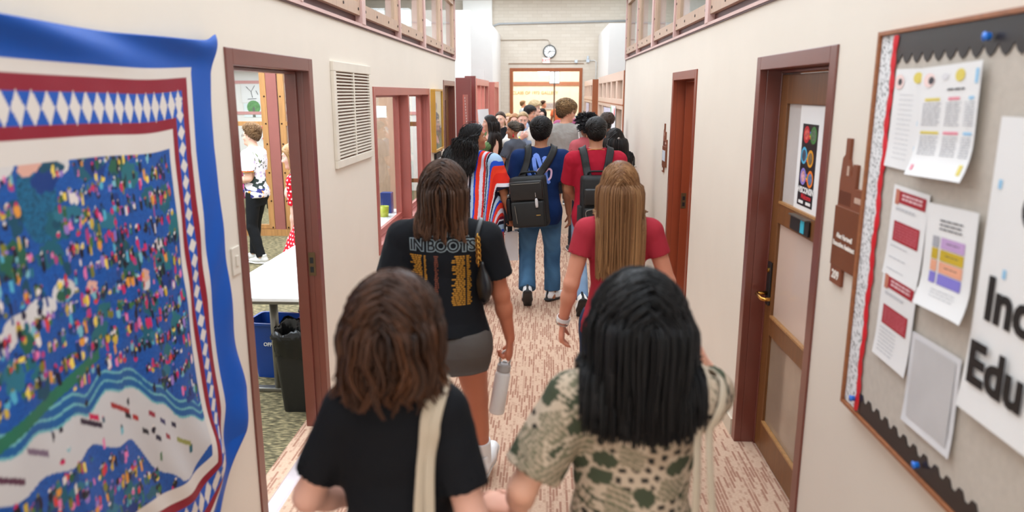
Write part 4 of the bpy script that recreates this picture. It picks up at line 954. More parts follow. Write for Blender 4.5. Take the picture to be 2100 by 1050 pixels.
def nets(d, o, h):
    s = d < 0; nx, ny_, nz = d.shape
    c = [s[i:nx - 1 + i, j:ny_ - 1 + j, k:nz - 1 + k] for i in (0, 1) for j in (0, 1) for k in (0, 1)]
    al = c[0].copy(); an = c[0].copy()
    for x in c[1:]: al &= x; an |= x
    mx = an & ~al; I = np.argwhere(mx); idx = np.full(mx.shape, -1, np.int32); idx[mx] = np.arange(len(I))
    acc = np.zeros((len(I), 3), f32); cnt = np.zeros(len(I), f32)
    cor = [(i, j, k) for i in (0, 1) for j in (0, 1) for k in (0, 1)]
    val = {q: d[I[:, 0] + q[0], I[:, 1] + q[1], I[:, 2] + q[2]] for q in cor}
    for q in cor:
        for ax in range(3):
            if q[ax]: continue
            q2 = list(q); q2[ax] = 1; a, b = val[q], val[tuple(q2)]; m = (a < 0) != (b < 0)
            t = np.where(m, a / np.where(m, a - b, 1), 0); p = np.zeros((len(I), 3), f32) + A_(*q); p[:, ax] = t
            acc[m] += p[m]; cnt[m] += 1
    V = (I + acc / cnt[:, None]) * h + o
    Fs = []
    for ax in range(3):
        sl0 = [slice(None)] * 3; sl1 = [slice(None)] * 3; sl0[ax] = slice(0, -1); sl1[ax] = slice(1, None)
        a, b = s[tuple(sl0)], s[tuple(sl1)]; E = np.argwhere(a != b); u, v = (ax + 1) % 3, (ax + 2) % 3
        ok = (E[:, u] > 0) & (E[:, v] > 0) & (E[:, u] < d.shape[u] - 1) & (E[:, v] < d.shape[v] - 1); E = E[ok]
        fl = a[tuple(E.T)]
        def cell(du, dv): q = E.copy(); q[:, u] -= du; q[:, v] -= dv; return idx[tuple(q.T)]
        Q = np.stack([cell(1, 1), cell(0, 1), cell(0, 0), cell(1, 0)], 1); Q[~fl] = Q[~fl][:, ::-1]; Fs.append(Q)
    F = np.concatenate(Fs); return V.astype(f32), F[(F >= 0).all(1)]
def sdf(prims, h, clips=()):
    lo = np.min([p['lo'] for p in prims if p['op'] == 'u'], 0) - 3 * h - .012; hi = np.max([p['hi'] for p in prims if p['op'] == 'u'], 0) + 3 * h + .012
    n = np.ceil((hi - lo) / h).astype(int) + 1; ax = [(lo[i] + h * np.arange(n[i])).astype(f32) for i in range(3)]
    d = np.full(n, .08, f32)
    for p in prims:
        k = p['k']; m = k + 2 * h + .01
        i0 = np.maximum(0, np.floor((p['lo'] - m - lo) / h).astype(int)); i1 = np.minimum(n, np.ceil((p['hi'] + m - lo) / h).astype(int) + 1)
        if (i1 <= i0).any(): continue
        sl = tuple(slice(i0[i], i1[i]) for i in range(3)); P = np.stack(np.meshgrid(*[ax[i][sl[i]] for i in range(3)], indexing='ij'), -1)
        e = p['f'](P).astype(f32); c = d[sl]
        if p['op'] == 'u': hh = np.maximum(k - np.abs(c - e), 0) / k; d[sl] = np.minimum(c, e) - hh * hh * k * .25
        else: hh = np.maximum(k - np.abs(c + e), 0) / k; d[sl] = np.maximum(c, -e) + hh * hh * k * .25
    if clips:
        P = np.stack(np.meshgrid(*ax, indexing='ij'), -1)
        for c in clips: d = np.maximum(d, c(P))
    V, F = nets(d, lo.astype(f32), f32(h)); return V, F
def normals(V, F):
    n = np.cross(V[F[:, 2]] - V[F[:, 0]], V[F[:, 3]] - V[F[:, 1]]); N = np.zeros_like(V)
    for i in range(4): np.add.at(N, F[:, i], n)
    return N / (np.linalg.norm(N, axis=1, keepdims=True) + 1e-9)
def smooth_mesh(V, F, it=1):
    for _ in range(it):
        S = np.zeros_like(V); Cn = np.zeros(len(V), f32)
        for i in range(4):
            np.add.at(S, F[:, i], V[F[:, (i + 1) % 4]] + V[F[:, (i - 1) % 4]]); np.add.at(Cn, F[:, i], 2)
        V = V * .5 + .5 * S / np.maximum(Cn, 1)[:, None]
    return V
def wob(P, seed, freq, n=5):
    r = np.random.default_rng(seed); o = np.zeros(len(P), f32)
    for i in range(n):
        w_ = r.normal(size=3) * freq * (1 + .5 * i); o += np.sin(P @ w_ + r.uniform(0, 6.3) + .8 * np.sin(P @ (r.normal(size=3) * freq * .6))) / (1 + .5 * i)
    return o / n
def ik(a, t, l1, l2, pole):
    a, t, pole = A_(a), A_(t), A_(pole); v = t - a; L = np.linalg.norm(v)
    if L > (l1 + l2) * .998: t = a + v / L * (l1 + l2) * .998; v = t - a; L = np.linalg.norm(v)
    e = v / L; x = (l1 * l1 - l2 * l2 + L * L) / (2 * L); y = math.sqrt(max(0, l1 * l1 - x * x)); p = pole - e * (pole @ e); p = p / (np.linalg.norm(p) + 1e-9)
    return a + e * x + p * y, t
def rotm(y, p, r): return np.array((Euler((R(p), R(r), 0)).to_matrix().to_4x4()).to_3x3() if False else (Matrix.Rotation(R(y), 3, 'Z') @ Matrix.Rotation(R(p), 3, 'X') @ Matrix.Rotation(R(r), 3, 'Y')), f32)

SKIN = MC('skin', .5, .35, sss=.06)
CLOTH = MC('cloth', .85, .2, bump=.25, bscale=420)
DENIM = MC('denim', .8, .2, bump=.35, bscale=300)
HAIRM = MC('hair', .48, .32)
EYEM = MC('eye_surface', .15, .5)
SHOEM = MC('shoe_surface', .5, .4)
FIGS = {}
class Fig:
    """canonical 1.75 m figure facing +Y, scaled by S when meshes are made"""
    def __init__(s, name, label, loc, yaw=0, h=1.75, sex='m', bw=1., lean=0., head=(0, 0, 0), RH=None, LH=None, rpole=(.5, -1, 0), lpole=(-.5, -1, 0), RF=(.10, -.12, 0, 0, 6), LF=(-.10, .14, 0, 0, -6), skin=(206, 160, 134), res=.008, curl=.45, belly=0., rfd=None, lfd=None, rpn=None, lpn=None, face=False, brow=(70, 50, 36), tw=0., sw=1., hdrop=0., eyes=True):
        s.S = h / 1.75; s.res = res / s.S; s.skin = np.array(lin(skin), f32); s.sex = sex; s.bw = bw; s.name = name
        s.root = empty('person', loc, R(yaw)); tag(s.root, label, 'person'); s.loc = loc; s.yaw = R(yaw)
        s.ln = math.tan(R(lean)); s.cz = .93
        if sex == 'm':
            T = [(.78, .155, .100, -.01), (.86, .170, .112, -.012), (.93, .168, .115, -.012), (1.02, .156, .106, 0), (1.12, .148, .100 + belly, belly * .8), (1.24, .162, .112 + belly * .5, belly * .4), (1.33, .176, .118, .002), (1.40, .168, .100, -.008), (1.45, .118, .078, -.016), (1.50, .066, .062, -.016)]
            s.shx = .185 * bw ** .7 * sw
        else:
            T = [(.78, .160, .105, -.01), (.86, .182, .120, -.016), (.93, .178, .118, -.012), (1.02, .150, .100, 0), (1.12, .130, .090 + belly, belly * .8), (1.24, .142, .104 + belly * .5, .012), (1.32, .152, .112, .012), (1.40, .146, .090, -.006), (1.45, .105, .070, -.014), (1.50, .058, .056, -.014)]
            s.shx = .165 * bw ** .7 * sw
        s.T = [(z, a * bw, b * (bw ** .8), c) for z, a, b, c in T]
        s.sh = lambda z: s.ln * np.maximum(0, z - s.cz)
        s.cf = lambda Z: (0., (s.ln * np.maximum(0, Z - s.cz)).astype(f32))
        oy = float(s.sh(1.41)); t = R(tw)
        s.RS = A_(s.shx * math.cos(t), -.012 + oy + s.shx * math.sin(t), 1.405); s.LS = A_(-s.shx * math.cos(t), -.012 + oy - s.shx * math.sin(t), 1.405)
        hx = s.shx + .075 + .03 * (bw - 1)
        s.RE, s.RW = ik(s.RS, (hx, .03 + oy * .6, .88) if RH is None else RH, .285, .250, rpole); s.LE, s.LW = ik(s.LS, (-hx, .03 + oy * .6, .88) if LH is None else LH, .285, .250, lpole)
        s.RHp, s.LHp = A_(.092 * bw ** .6, -.01, .90), A_(-.092 * bw ** .6, -.01, .90); s.F = (RF, LF)
        s.RA = A_(RF[0], RF[1], .085 + RF[2]); s.LA = A_(LF[0], LF[1], .085 + LF[2])
        s.RK, s.RA = ik(s.RHp, s.RA, .415, .415, (.12, 1, 0)); s.LK, s.LA = ik(s.LHp, s.LA, .415, .415, (-.12, 1, 0))
        # head frame
        s.HR = rotm(*head); s.pv = A_(0, -.005 + float(s.sh(1.54)), 1.54 - hdrop); s.hp = lambda p: s.pv + s.HR @ (A_(*p) - A_(0, -.005, 1.54))
        s.hv = lambda v: s.HR @ A_(*v)
        s.curl = curl; s.hands = dict(R=(rfd, rpn), L=(lfd, lpn)); s.face = face
        s.torso = [loft(s.T, .03, cfun=s.cf), rc((.03, -.022 + oy, 1.465), s.RS + A_(-.02, 0, .005), .045, .055, .03), rc((-.03, -.022 + oy, 1.465), s.LS + A_(.02, 0, .005), .045, .055, .03)]
        s.neck = rc((0, -.018 + float(s.sh(1.44)), 1.44), s.hp((0, .004, 1.585)), .060 if sex == 'm' else .052, .056 if sex == 'm' else .047, .025)
        s.legs = [rc(s.RHp, s.RK, .088 * bw ** .7, .057, .03), rc(s.RK, s.RA, .053, .036, .02), rc(s.LHp, s.LK, .088 * bw ** .7, .057, .03), rc(s.LK, s.LA, .053, .036, .02)]
        for K, An in ((s.RK, s.RA), (s.LK, s.LA)):
            s.legs.append(rc(K + (An - K) * .12 + A_(0, -.016, 0), K + (An - K) * .5 + A_(0, -.014, 0), .042, .036, .03))
        sy = .072 if sex == 'm' else .082; s.seat = [ell((sx * .078 * bw, -.058, .905), (.092 * bw, sy, .095), .03) for sx in (1, -1)]
        if sex == 'f': s.bust = [ell((.07 * bw, .085 + float(s.sh(1.28)), 1.275), (.065, .055, .062), .04), ell((-.07 * bw, .085 + float(s.sh(1.28)), 1.275), (.065, .055, .062), .04)]
        else: s.bust = []
        ab = .90 + .1 * bw if sex == 'm' else .80 + .12 * bw
        s.ab = ab
        s.arms = [rc(s.RS, s.RE, .054 * ab, .043 * ab, .03), rc(s.RE, s.RE + (s.RW - s.RE) * .35, .042 * ab, .042 * ab, .02), rc(s.RE + (s.RW - s.RE) * .3, s.RW, .042 * ab, .027 * ab, .02, ), rc(s.LS, s.LE, .054 * ab, .043 * ab, .03), rc(s.LE, s.LE + (s.LW - s.LE) * .35, .042 * ab, .042 * ab, .02), rc(s.LE + (s.LW - s.LE) * .3, s.LW, .042 * ab, .027 * ab, .02)]
        s.make_body()
        if face and eyes: s.make_face(brow)
        FIGS[name] = s
    def hand(s, side):
        W_, E_ = (s.RW, s.RE) if side == 'R' else (s.LW, s.LE); fd, pn = s.hands[side]
        d = (W_ - E_) / np.linalg.norm(W_ - E_) if fd is None else A_(*fd) / np.linalg.norm(A_(*fd))
        n = A_(-1 if side == 'R' else 1, 0, 0) if pn is None else A_(*pn)
        n = n - d * (n @ d); n /= np.linalg.norm(n); t = np.cross(n, d) if side == 'L' else np.cross(d, n); t = t * (1 if True else -1)
        # thumb side: forward for hanging hands
        if pn is None and t[1] < 0: t = -t
        if pn is not None and side == 'L': t = t
        out = [rc(W_, W_ + d * .082, .031, .040, .015, (n, .42)), rc(W_ + d * .05 + t * .012, W_ + d * .075 - t * .02, .024, .024, .012, (n, .55))]
        c = s.curl
        for i, (o, L) in enumerate(((.034, .074), (.0115, .083), (-.0115, .077), (-.033, .060))):
            p = W_ + d * (.084 - .004 * (i == 3) - .002 * (i == 0)) + t * o; r0 = .0092 - .0008 * (i == 3); dd = d + t * o * 1.6; a = 0
            for j, (lf, rr) in enumerate(((.45, 1), (.31, .93), (.24, .85))):
                a += c * (.75, 1.0, .7)[j] * (1 + .12 * (i - 1)); dv = dd * math.cos(a) + n * math.sin(a); dv = dv / np.linalg.norm(dv); q = p + dv * L * lf
                out.append(rc(p, q, r0 * rr, r0 * rr * .92, .004)); p = q
        p = W_ + d * .022 + t * .026; dv = t * .62 + d * .72 + n * .25; dv /= np.linalg.norm(dv); q = p + dv * .046; out.append(rc(p, q, .016, .0115, .010))
        dv = dv * .75 + d * .5 + n * (.2 + .4 * c); dv /= np.linalg.norm(dv); q2 = q + dv * .034; out.append(rc(q, q2, .0112, .0102, .004)); q3 = q2 + (dv + n * .2 * c) * .026; out.append(rc(q2, q3, .0102, .0082, .004))
        s.grip = getattr(s, 'grip', {}); s.grip[side] = (W_ + d * .095 + n * .030, d, n, t)
        return out
    def head_prims(s):
        H = s.hp; HM = s.HR; m = s.sex == 'm'
        P = [ell(H((0, -.008, 1.662)), (.076, .098, .092), .02, HM), ell(H((0, .030, 1.605)), (.060, .068, .070), .03, HM), ell(H((0, .060, 1.552)), (.040 if m else .034, .042, .032), .03, HM),
             ell(H((0, .088, 1.541)), (.020, .018, .016), .015, HM),
             rc(H((-.034, .080, 1.668)), H((.034, .080, 1.668)), .013, .013, .02), rc(H((-.040, .062, 1.612)), H((-.030, .074, 1.602)), .020, .018, .025), rc(H((.040, .062, 1.612)), H((.030, .074, 1.602)), .020, .018, .025),
             ell(H((.031, .100, 1.646)), (.017, .014, .011), .012, HM, 's'), ell(H((-.031, .100, 1.646)), (.017, .014, .011), .012, HM, 's'),
             rc(H((0, .094, 1.655)), H((0, .113, 1.612)), .0085, .0115, .010), ell(H((0, .117, 1.608)), (.0115, .0115, .0095), .008, HM), ell(H((.011, .105, 1.604)), (.0085, .010, .0075), .006, HM), ell(H((-.011, .105, 1.604)), (.0085, .010, .0075), .006, HM),
             rc(H((-.019, .090, 1.577)), H((.019, .090, 1.577)), .0075, .0075, .008), rc(H((-.016, .089, 1.566)), H((.016, .089, 1.566)), .0085, .0085, .008), rc(H((-.020, .101, 1.5715)), H((.020, .101, 1.5715)), .0022, .0022, .005, op='s')]
        for sx in (1, -1):
            P += [ell(H((sx * .078, -.008, 1.628)), (.010, .019, .031), .008, HM @ rotm(sx * -18, 0, 0)), ell(H((sx * .086, -.004, 1.632)), (.006, .011, .018), .004, HM @ rotm(sx * -18, 0, 0), 's')]
        return P
    def make_body(s):
        feet = [rc(An + A_(0, -.03, -.04), An + A_(.0, .10, -.055), .034, .03, .02) for An in (s.RA, s.LA)]
        prims = s.torso + s.seat + s.bust + [s.neck] + s.legs + feet + s.arms + s.hand('R') + s.hand('L') + s.head_prims()
        V, F = sdf(prims, s.res)
        col = np.tile(s.skin, (len(V), 1))
        # natural skin tone differences: lips, cheeks, knuckles
        Q = (V - s.pv) @ s.HR + A_(0, -.005, 1.54)
        lip = np.exp(-((Q[:, 0] / .021) ** 2 + ((Q[:, 2] - 1.5715) / .009) ** 2)) * (Q[:, 1] > .075); ck = np.exp(-(((np.abs(Q[:, 0]) - .042) / .022) ** 2 + ((Q[:, 2] - 1.603) / .022) ** 2)) * (Q[:, 1] > .04)
        col = col * (1 - .30 * lip[:, None] * A_(.3, 1, .9)) * (1 - .10 * ck[:, None] * A_(0, 1, .8))
        for side in 'RL':
            W_ = s.RW if side == 'R' else s.LW; m = np.exp(-(np.linalg.norm(V - W_, axis=1) / .14) ** 4); col = col * (1 - .08 * m[:, None] * A_(0, 1, 1))
        s.body = mesh_np('body', V * s.S, F, SKIN, s.root, col)
    def make_face(s, brow):
        dm = M('brow_%d_%d_%d' % brow, brow, .7)
        for sx in (1, -1):
            n1, n2 = 10, 14; V = []; 
            th = np.linspace(0, math.pi, n1); ph = np.linspace(0, 2 * math.pi, n2)
            T_, P_ = np.meshgrid(th, ph, indexing='ij'); D = np.stack([np.sin(T_) * np.cos(P_), np.cos(T_), np.sin(T_) * np.sin(P_)], -1).reshape(-1, 3)
            c = s.hp((sx * .031, .0812, 1.646)); Vv = (D * .0118) @ s.HR.T + c
            col = np.where((D[:, 1] > .93)[:, None], A_(.004, .004, .004), np.where((D[:, 1] > .80)[:, None], A_(.06, .035, .02), A_(.72, .70, .68)))
            mesh_np('eye', Vv * s.S, grid_faces(n1, n2), EYEM, s.root, col)
            b = MB(); b.tube([s.hp(p) * s.S for p in ((sx * .014, .0955, 1.664), (sx * .030, .0955, 1.670), (sx * .046, .083, 1.664))], [.0035, .0042, .002], 6); b.build('eyebrow', dm, s.root, smooth=True)
    def cloth(s, name, V, F, col, mat=CLOTH, amp=.004, freq=22, seed=1, mask=None, fold=None):
        N = normals(V, F); a = wob(V * A_(1, 1, .55), seed, freq) * amp + wob(V, seed + 9, freq * 2.3) * amp * .35
        if fold is not None: a = a + fold(V)
        if mask is not None: a = a * mask(V)
        Vd = V + N * a[:, None]
        c = col(V, N) if callable(col) else np.tile(np.array(lin(col), f32), (len(V), 1)) * (1 + .05 * wob(V, seed + 3, 9)[:, None])
        s.last = (Vd * s.S, F); return mesh_np(name, Vd * s.S, F, mat, s.root, np.clip(c, 0, 1))
    def tee(s, col, hem=.86, sleeve=.62, fit=.014, sfit=.016, neck=.006, name='shirt', seed=1, flare=.0, long=False, open_neck=0., **k):
        T = [(z, a + fit + (flare * max(0, 1.2 - z)), b + fit + (flare * max(0, 1.2 - z)) + (.012 if z < 1.2 else 0), c) for z, a, b, c in s.T if z < 1.505]
        P = [loft(T, .03, cfun=s.cf, z0=hem)] + [dict(p) for p in s.bust]
        if hem < .95:
            for p in s.seat: q = ell((p['lo'] + p['hi']) / 2, (p['hi'] - p['lo']) / 2 + fit * .9 + .004, .05); f0 = q['f']; q['f'] = (lambda f0: lambda X: np.maximum(f0(X), hem - X[..., 2]))(f0); P.append(q)
        for p in s.bust: P.append(ell((p['lo'] + p['hi']) / 2 + A_(0, .006, 0), A_(.072, .062, .07), .04))
        o = fit * .8
        for S_, E_, W_, sg in ((s.RS, s.RE, s.RW, 1), (s.LS, s.LE, s.LW, -1)):
            P.append(rc((sg * .03, -.022 + float(s.sh(1.46)), 1.462), S_ + A_(-.02 * sg, 0, .004), .045 + o, .055 + o, .03))
            if sleeve > 0:
                d = (E_ - S_); L = np.linalg.norm(d); d = d / L; e = S_ + d * L * min(sleeve, 1.)
                r1 = (.054 * s.ab + sfit * .9); r2 = (.047 * s.ab + sfit * 1.35)
                if long: P.append(rc(S_, E_, r1, .044 * s.ab + sfit, .03)); P.append(rc(E_, W_, .044 * s.ab + sfit, .030 + sfit * .7, .02))
                else:
                    # cut at the sleeve hem and hollow it there
                    P.append(rc_cut(S_, e, r1, r2, .03)); P.append(rc(e - d * .035, e + d * .05, r2 - .010, r2 - .006, .004, op='s'))
        neckp = rc(s.neck_lo(), s.hp((0, .01, 1.60)), (.064 if s.sex == 'm' else .055) + neck, .075 + neck, .008, op='s')
        P.append(neckp)
        if open_neck: P.append(ell((0, .10 + float(s.sh(1.42)), 1.44), (.055, .08, open_neck), .02, op='s'))
        V, F = sdf(P, s.res)
        return s.cloth(name, V, F, col, seed=seed, **k)
    def neck_lo(s): return A_(0, -.004 + float(s.sh(1.475)), 1.492)
    def pants(s, col, length=1., fit=.016, top=.98, name='trousers', mat=DENIM, seed=5, flare=0., **k):
        T = [(z, a + fit * .8, b + fit * .8, c) for z, a, b, c in s.T if z < 1.1]
        P = [loft(T, .03, z0=.762, z1=top)] + [ell((p['lo'] + p['hi']) / 2 + A_(0, -.004, 0), (p['hi'] - p['lo']) / 2 + fit * .6, .03) for p in s.seat]
        for q in P[1:]: q['f'] = (lambda f0: lambda X: np.maximum(f0(X), X[..., 2] - top))(q['f'])
        for Hp, K, An in ((s.RHp, s.RK, s.RA), (s.LHp, s.LK, s.LA)):
            if length >= 1:
                e = An + (K - An) * .04
                P += [rc(Hp, K, .088 * s.bw ** .7 + fit, .057 + fit, .03), rc_cut(K, e, .056 + fit, .046 + fit + flare, .02), rc(K + (An - K) * .15 + A_(0, -.014, 0), K + (An - K) * .5 + A_(0, -.012, 0), .040 + fit, .036 + fit, .03)]
            else:
                d = K - Hp; e = Hp + d * length; P += [rc_cut(Hp, e, .090 * s.bw ** .7 + fit, .076 + fit * 1.5, .03)]
        V, F = sdf(P, s.res); return s.cloth(name, V, F, col, mat, seed=seed, **k)
    def skirt(s, col, z0, z1, r0, r1, name='dress', seed=3, up=None, **k):
        T = [(z0, r0, r0 * .85, 0.), (z1, r1, r1 * .72, 0.)]
        P = [loft(T, .03)]
        V, F = sdf(P, s.res); return s.cloth(name, V, F, col, seed=seed, **k)
    def shoes(s, style, upper, sole, accent=None, sock=None):
        u, w_, acc = shoe_mesh(style, upper, sole, accent)
        for (x, y, lift, pitch, yw), An in zip(s.F, (s.RA, s.LA)):
            o = bpy.data.objects.new('shoe', u); C.objects.link(o); o.parent = s.root
            Mx = Matrix.Translation(Vector(An * s.S)) @ Matrix.Rotation(R(yw), 4, 'Z') @ Matrix.Rotation(R(-pitch), 4, 'X') @ Matrix.Scale(s.S, 4) @ Matrix.Translation((0, 0, -.085))
            o.matrix_local = Mx
            b = bpy.data.objects.new('sole', w_); C.objects.link(b); b.parent = o
            if acc: a = bpy.data.objects.new('heel_tab', acc); C.objects.link(a); a.parent = o
        if sock:
            for An, K in ((s.RA, s.RK), (s.LA, s.LK)):
                d = (K - An) / np.linalg.norm(K - An); V, F = sdf([rc_cut(An - d * .02, An + d * .13, .043, .050, .01)], max(s.res, .006)); mesh_np('sock', V * s.S, F, CLOTH, s.root, lin(sock))
    # ---------------------------------------------------------- hair
    def hair(s, colA, colB, flip=0., xmax=None, n=900, L=.05, Lvar=.2, m=8, r=.004, vol=.012, lift=.5, comb=(0, -.3, 0), grav=.5, part=None, amp=0., freq=10., curlr=0., clump=.3, nclump=60, front=.15, k=3, seed=1, cap=True, capoff=.010, side=.5, tipw=.35, fwd=0., back=0., nape=-.45, tie=None, fade=None, sub=None, name='hair', pushoff=.012, light=None, hl=1.0, sides_off=0.):
        rng = np.random.default_rng(seed); c = s.hp((0, -.008, 1.662)); rad = A_(.079, .101, .095); HM = s.HR
        D = rng.normal(size=(n * 6, 3)); D /= np.linalg.norm(D, axis=1, keepdims=True); x, y, z = D.T
        lim = np.where(z > 0, front + hl * z, front + 1.1 * z); ok = (y < lim) & (z > nape)
        if sides_off: ok &= ~((z < .1) & (rng.random(len(z)) < sides_off))
        D = D[ok][:n].astype(f32); n = len(D); x, y, z = D.T
        lay = rng.uniform(.1, 1, n).astype(f32) * vol * ((1 - .6 * np.clip(z, 0, 1)) if L > .12 else 1)
        col_t = rng.random(n).astype(f32)
        p = D * (rad + (.002 + .9 * lay)[:, None] * (1 if L > .12 and tie is None else 0) + .002); tang = np.stack([np.sign(x + .12 * rng.normal(size=n)) * side * (np.clip(z, 0, 1) + .2) if part is None else np.sign(x - part + .05) * side * (np.clip(z, 0, 1) + .2), np.full(n, 0, f32), -.15 * np.ones(n, f32)], 1) + A_(*comb)
        dirv = D * lift + tang * 1.; dirv /= np.linalg.norm(dirv, axis=1, keepdims=True)
        Ls = L * (1 + Lvar * rng.uniform(-1, 1, n))
        if L > .18 and tie is None: Ls = np.maximum(.06, (L - .085 * np.arccos(np.clip(z, -1, 1))) * (1 + Lvar * rng.uniform(-1, .35, n)))

        if fade is not None: Ls = Ls * np.clip(fade(D), .05, 2)
        ds = (Ls / (m - 1)).astype(f32)[:, None]; down = s.HR.T @ A_(0, 0, -1)
        body = None
        if L > .2: body = [dict(q) for q in s.torso] + [s.neck]
        pts = [p]; toW = lambda q: q @ HM.T + c
        for i in range(1, m):
            t = i / (m - 1); dirv = dirv + down * grav * (.4 + t) + A_(*comb) * .15 * (1 - t) + A_(0, fwd, 0) * t + A_(0, back, 0) * t; dirv /= np.linalg.norm(dirv, axis=1, keepdims=True)
            if L > .12 and tie is None: dirv = np.where((pts[-1][:, 2] < -.02)[:, None], dirv * A_(.45, .45, 1) + down * grav * .6, dirv); dirv /= np.linalg.norm(dirv, axis=1, keepdims=True)
            q = pts[-1] + dirv * ds
            if L > .12 and tie is None:
                r2 = rad + lay[:, None] + .002; k2 = np.linalg.norm(q / r2, axis=1, keepdims=True); q = np.where((q[:, 2:] > -.02) & (k2 > 1), q / k2, q)
            if flip: dirv = dirv + np.stack([np.sign(q[:, 0]), np.zeros(n), np.zeros(n)], 1).astype(f32) * flip * max(0, t - .55)
            rr = rad + lay[:, None] + .003; kk = np.linalg.norm(q / rr, axis=1, keepdims=True); q = np.where(kk < 1, q / np.maximum(kk, 1e-3), q)
            if xmax: xm = (xmax * (.80 + .25 * lay / max(vol, 1e-6))); q[:, 0] = np.where(q[:, 2] < .02, np.clip(q[:, 0], -xm, xm), q[:, 0])
            # face and ears stay clear
            fm = (q[:, 1] > .045) & (q[:, 2] < .055) & (np.abs(q[:, 0]) < .085); q[:, 0] = np.where(fm, np.sign(q[:, 0] + 1e-6) * .085, q[:, 0]) if L > .12 else q[:, 0]
            if body is not None:
                Wp = toW(q)
                if Wp[:, 2].min() < 1.6:
                    d = evalp(body, Wp); e = .004; g = np.stack([evalp(body, Wp + A_(*v)) - d for v in ((e, 0, 0), (0, e, 0), (0, 0, e))], -1); g /= np.linalg.norm(g, axis=-1, keepdims=True) + 1e-6
                    off = pushoff + lay * .9; Wp = Wp + np.where(d < off, off - d, 0)[:, None] * g; q = (Wp - c) @ HM
                    if xmax: q[:, 0] = np.clip(q[:, 0], -xm, xm)
            dd = q - pts[-1]; dirv = dd / (np.linalg.norm(dd, axis=1, keepdims=True) + 1e-6); pts.append(pts[-1] + dirv * ds)
        P = np.stack(pts, 1)                         # n,m,3
        if tie is not None:
            tp = A_(*tie); tt = np.linspace(0, 1, m)[None, :, None]; wgt = np.clip(tt * 1.6, 0, 1) ** 1.5; P = P * (1 - wgt) + (tp + .25 * (P - tp) * .3) * wgt; r3 = rad + capoff + .001 + lay[:, None, None] * .5; k3 = np.linalg.norm(P / r3, axis=-1, keepdims=True); P = np.where(k3 < 1, P / np.maximum(k3, .05), P)
        tt = np.linspace(0, 1, m, dtype=f32)[None, :]
        if clump:
            gi = rng.integers(0, n, nclump); dist = ((D[:, None] - D[gi][None]) ** 2).sum(-1); g = gi[dist.argmin(1)]; P = P + (P[g] - P) * (clump * tt ** 1.6)[..., None]; phs = (g * 1.7 % 6.28)[:, None]; cj = rng.random(n)[g]
        else: phs = rng.uniform(0, 6.3, (n, 1)); cj = rng.random(n)
        ln = tt * Ls[:, None]
        if amp or curlr:
            out = P / (np.linalg.norm(P, axis=-1, keepdims=True) + 1e-6); sdv = np.cross(out, A_(0, 0, 1)); fr = freq * (1 + .25 * (cj[:, None] - .5))
            ta = np.clip(tt * 1.6 - .5, 0, 1) if L > .12 else tt; P = P + (amp * ta * np.sin(ln * fr + phs))[..., None] * sdv + (amp * .6 * ta * np.cos(ln * fr * .8 + phs * 2))[..., None] * out
            if curlr: P = P + curlr * np.minimum(1, tt * 3)[..., None] * (np.sin(ln * fr * 4 + phs)[..., None] * sdv + np.cos(ln * fr * 4 + phs)[..., None] * out)
        Wp = P @ HM.T + c
        T = np.gradient(Wp, axis=1); T /= np.linalg.norm(T, axis=-1, keepdims=True) + 1e-6
        up = Wp - c; up[..., 2] *= .3; u = np.cross(T, up); u /= np.linalg.norm(u, axis=-1, keepdims=True) + 1e-6; v = np.cross(T, u)
        rw = (r * (1 - (1 - tipw) * np.linspace(0, 1, m) ** 2) * (.4 + .6 * np.minimum(1, np.linspace(0, 1, m) * 6)))[None, :, None] * rng.uniform(.7, 1.3, (n, 1, 1))
        ring = [Wp + rw * (math.cos(a) * u * 1.5 + math.sin(a) * v * .8) for a in np.linspace(0, 2 * math.pi, k, endpoint=False)]
        V = np.stack(ring, 2).reshape(-1, 3); i = np.arange(n)[:, None, None] * m * k + np.arange(m - 1)[None, :, None] * k; j = np.arange(k)[None, None, :]; j2 = (j + 1) % k
        F = np.stack([i + j, i + j2, i + k + j2, i + k + j], -1).reshape(-1, 4)
        ca, cb = np.array(lin(colA), f32), np.array(lin(colB), f32); mixv = np.clip(.55 * cj + .45 * col_t, 0, 1)[:, None]
        mixv = np.clip(np.repeat(mixv, m, 1) * (.6 + .6 * tt), 0, 1)
        col = ca * (1 - mixv[..., None]) + cb * mixv[..., None]; col = np.repeat(col[:, :, None], k, 2).reshape(-1, 3)
        if cap:
            def hc(P_):
                q = (P_ - c) @ HM / rad; kk = np.linalg.norm(q, axis=-1) + 1e-6; q = q / kk[..., None]; l = np.where(q[..., 2] > 0, front + hl * q[..., 2], front + 1.1 * q[..., 2]); return np.maximum((q[..., 1] - l) * .06, (nape - q[..., 2]) * .06)
            Vc, Fc = sdf([ell(c, rad + capoff, .01, HM)], max(s.res * .8, .006), [hc]); Vc = Vc + normals(Vc, Fc) * (wob(Vc, seed, 60) * .003)[:, None]
            F = np.concatenate([F, Fc + len(V)]); V = np.concatenate([V, Vc]); col = np.concatenate([col, np.tile(ca, (len(Vc), 1)) * (.9 + .3 * rng.random((len(Vc), 1)))])
        s.hairmesh = (V, F)
        return mesh_np(name, V * s.S, F, HAIRM, s.root, np.clip(col, 0, 1))
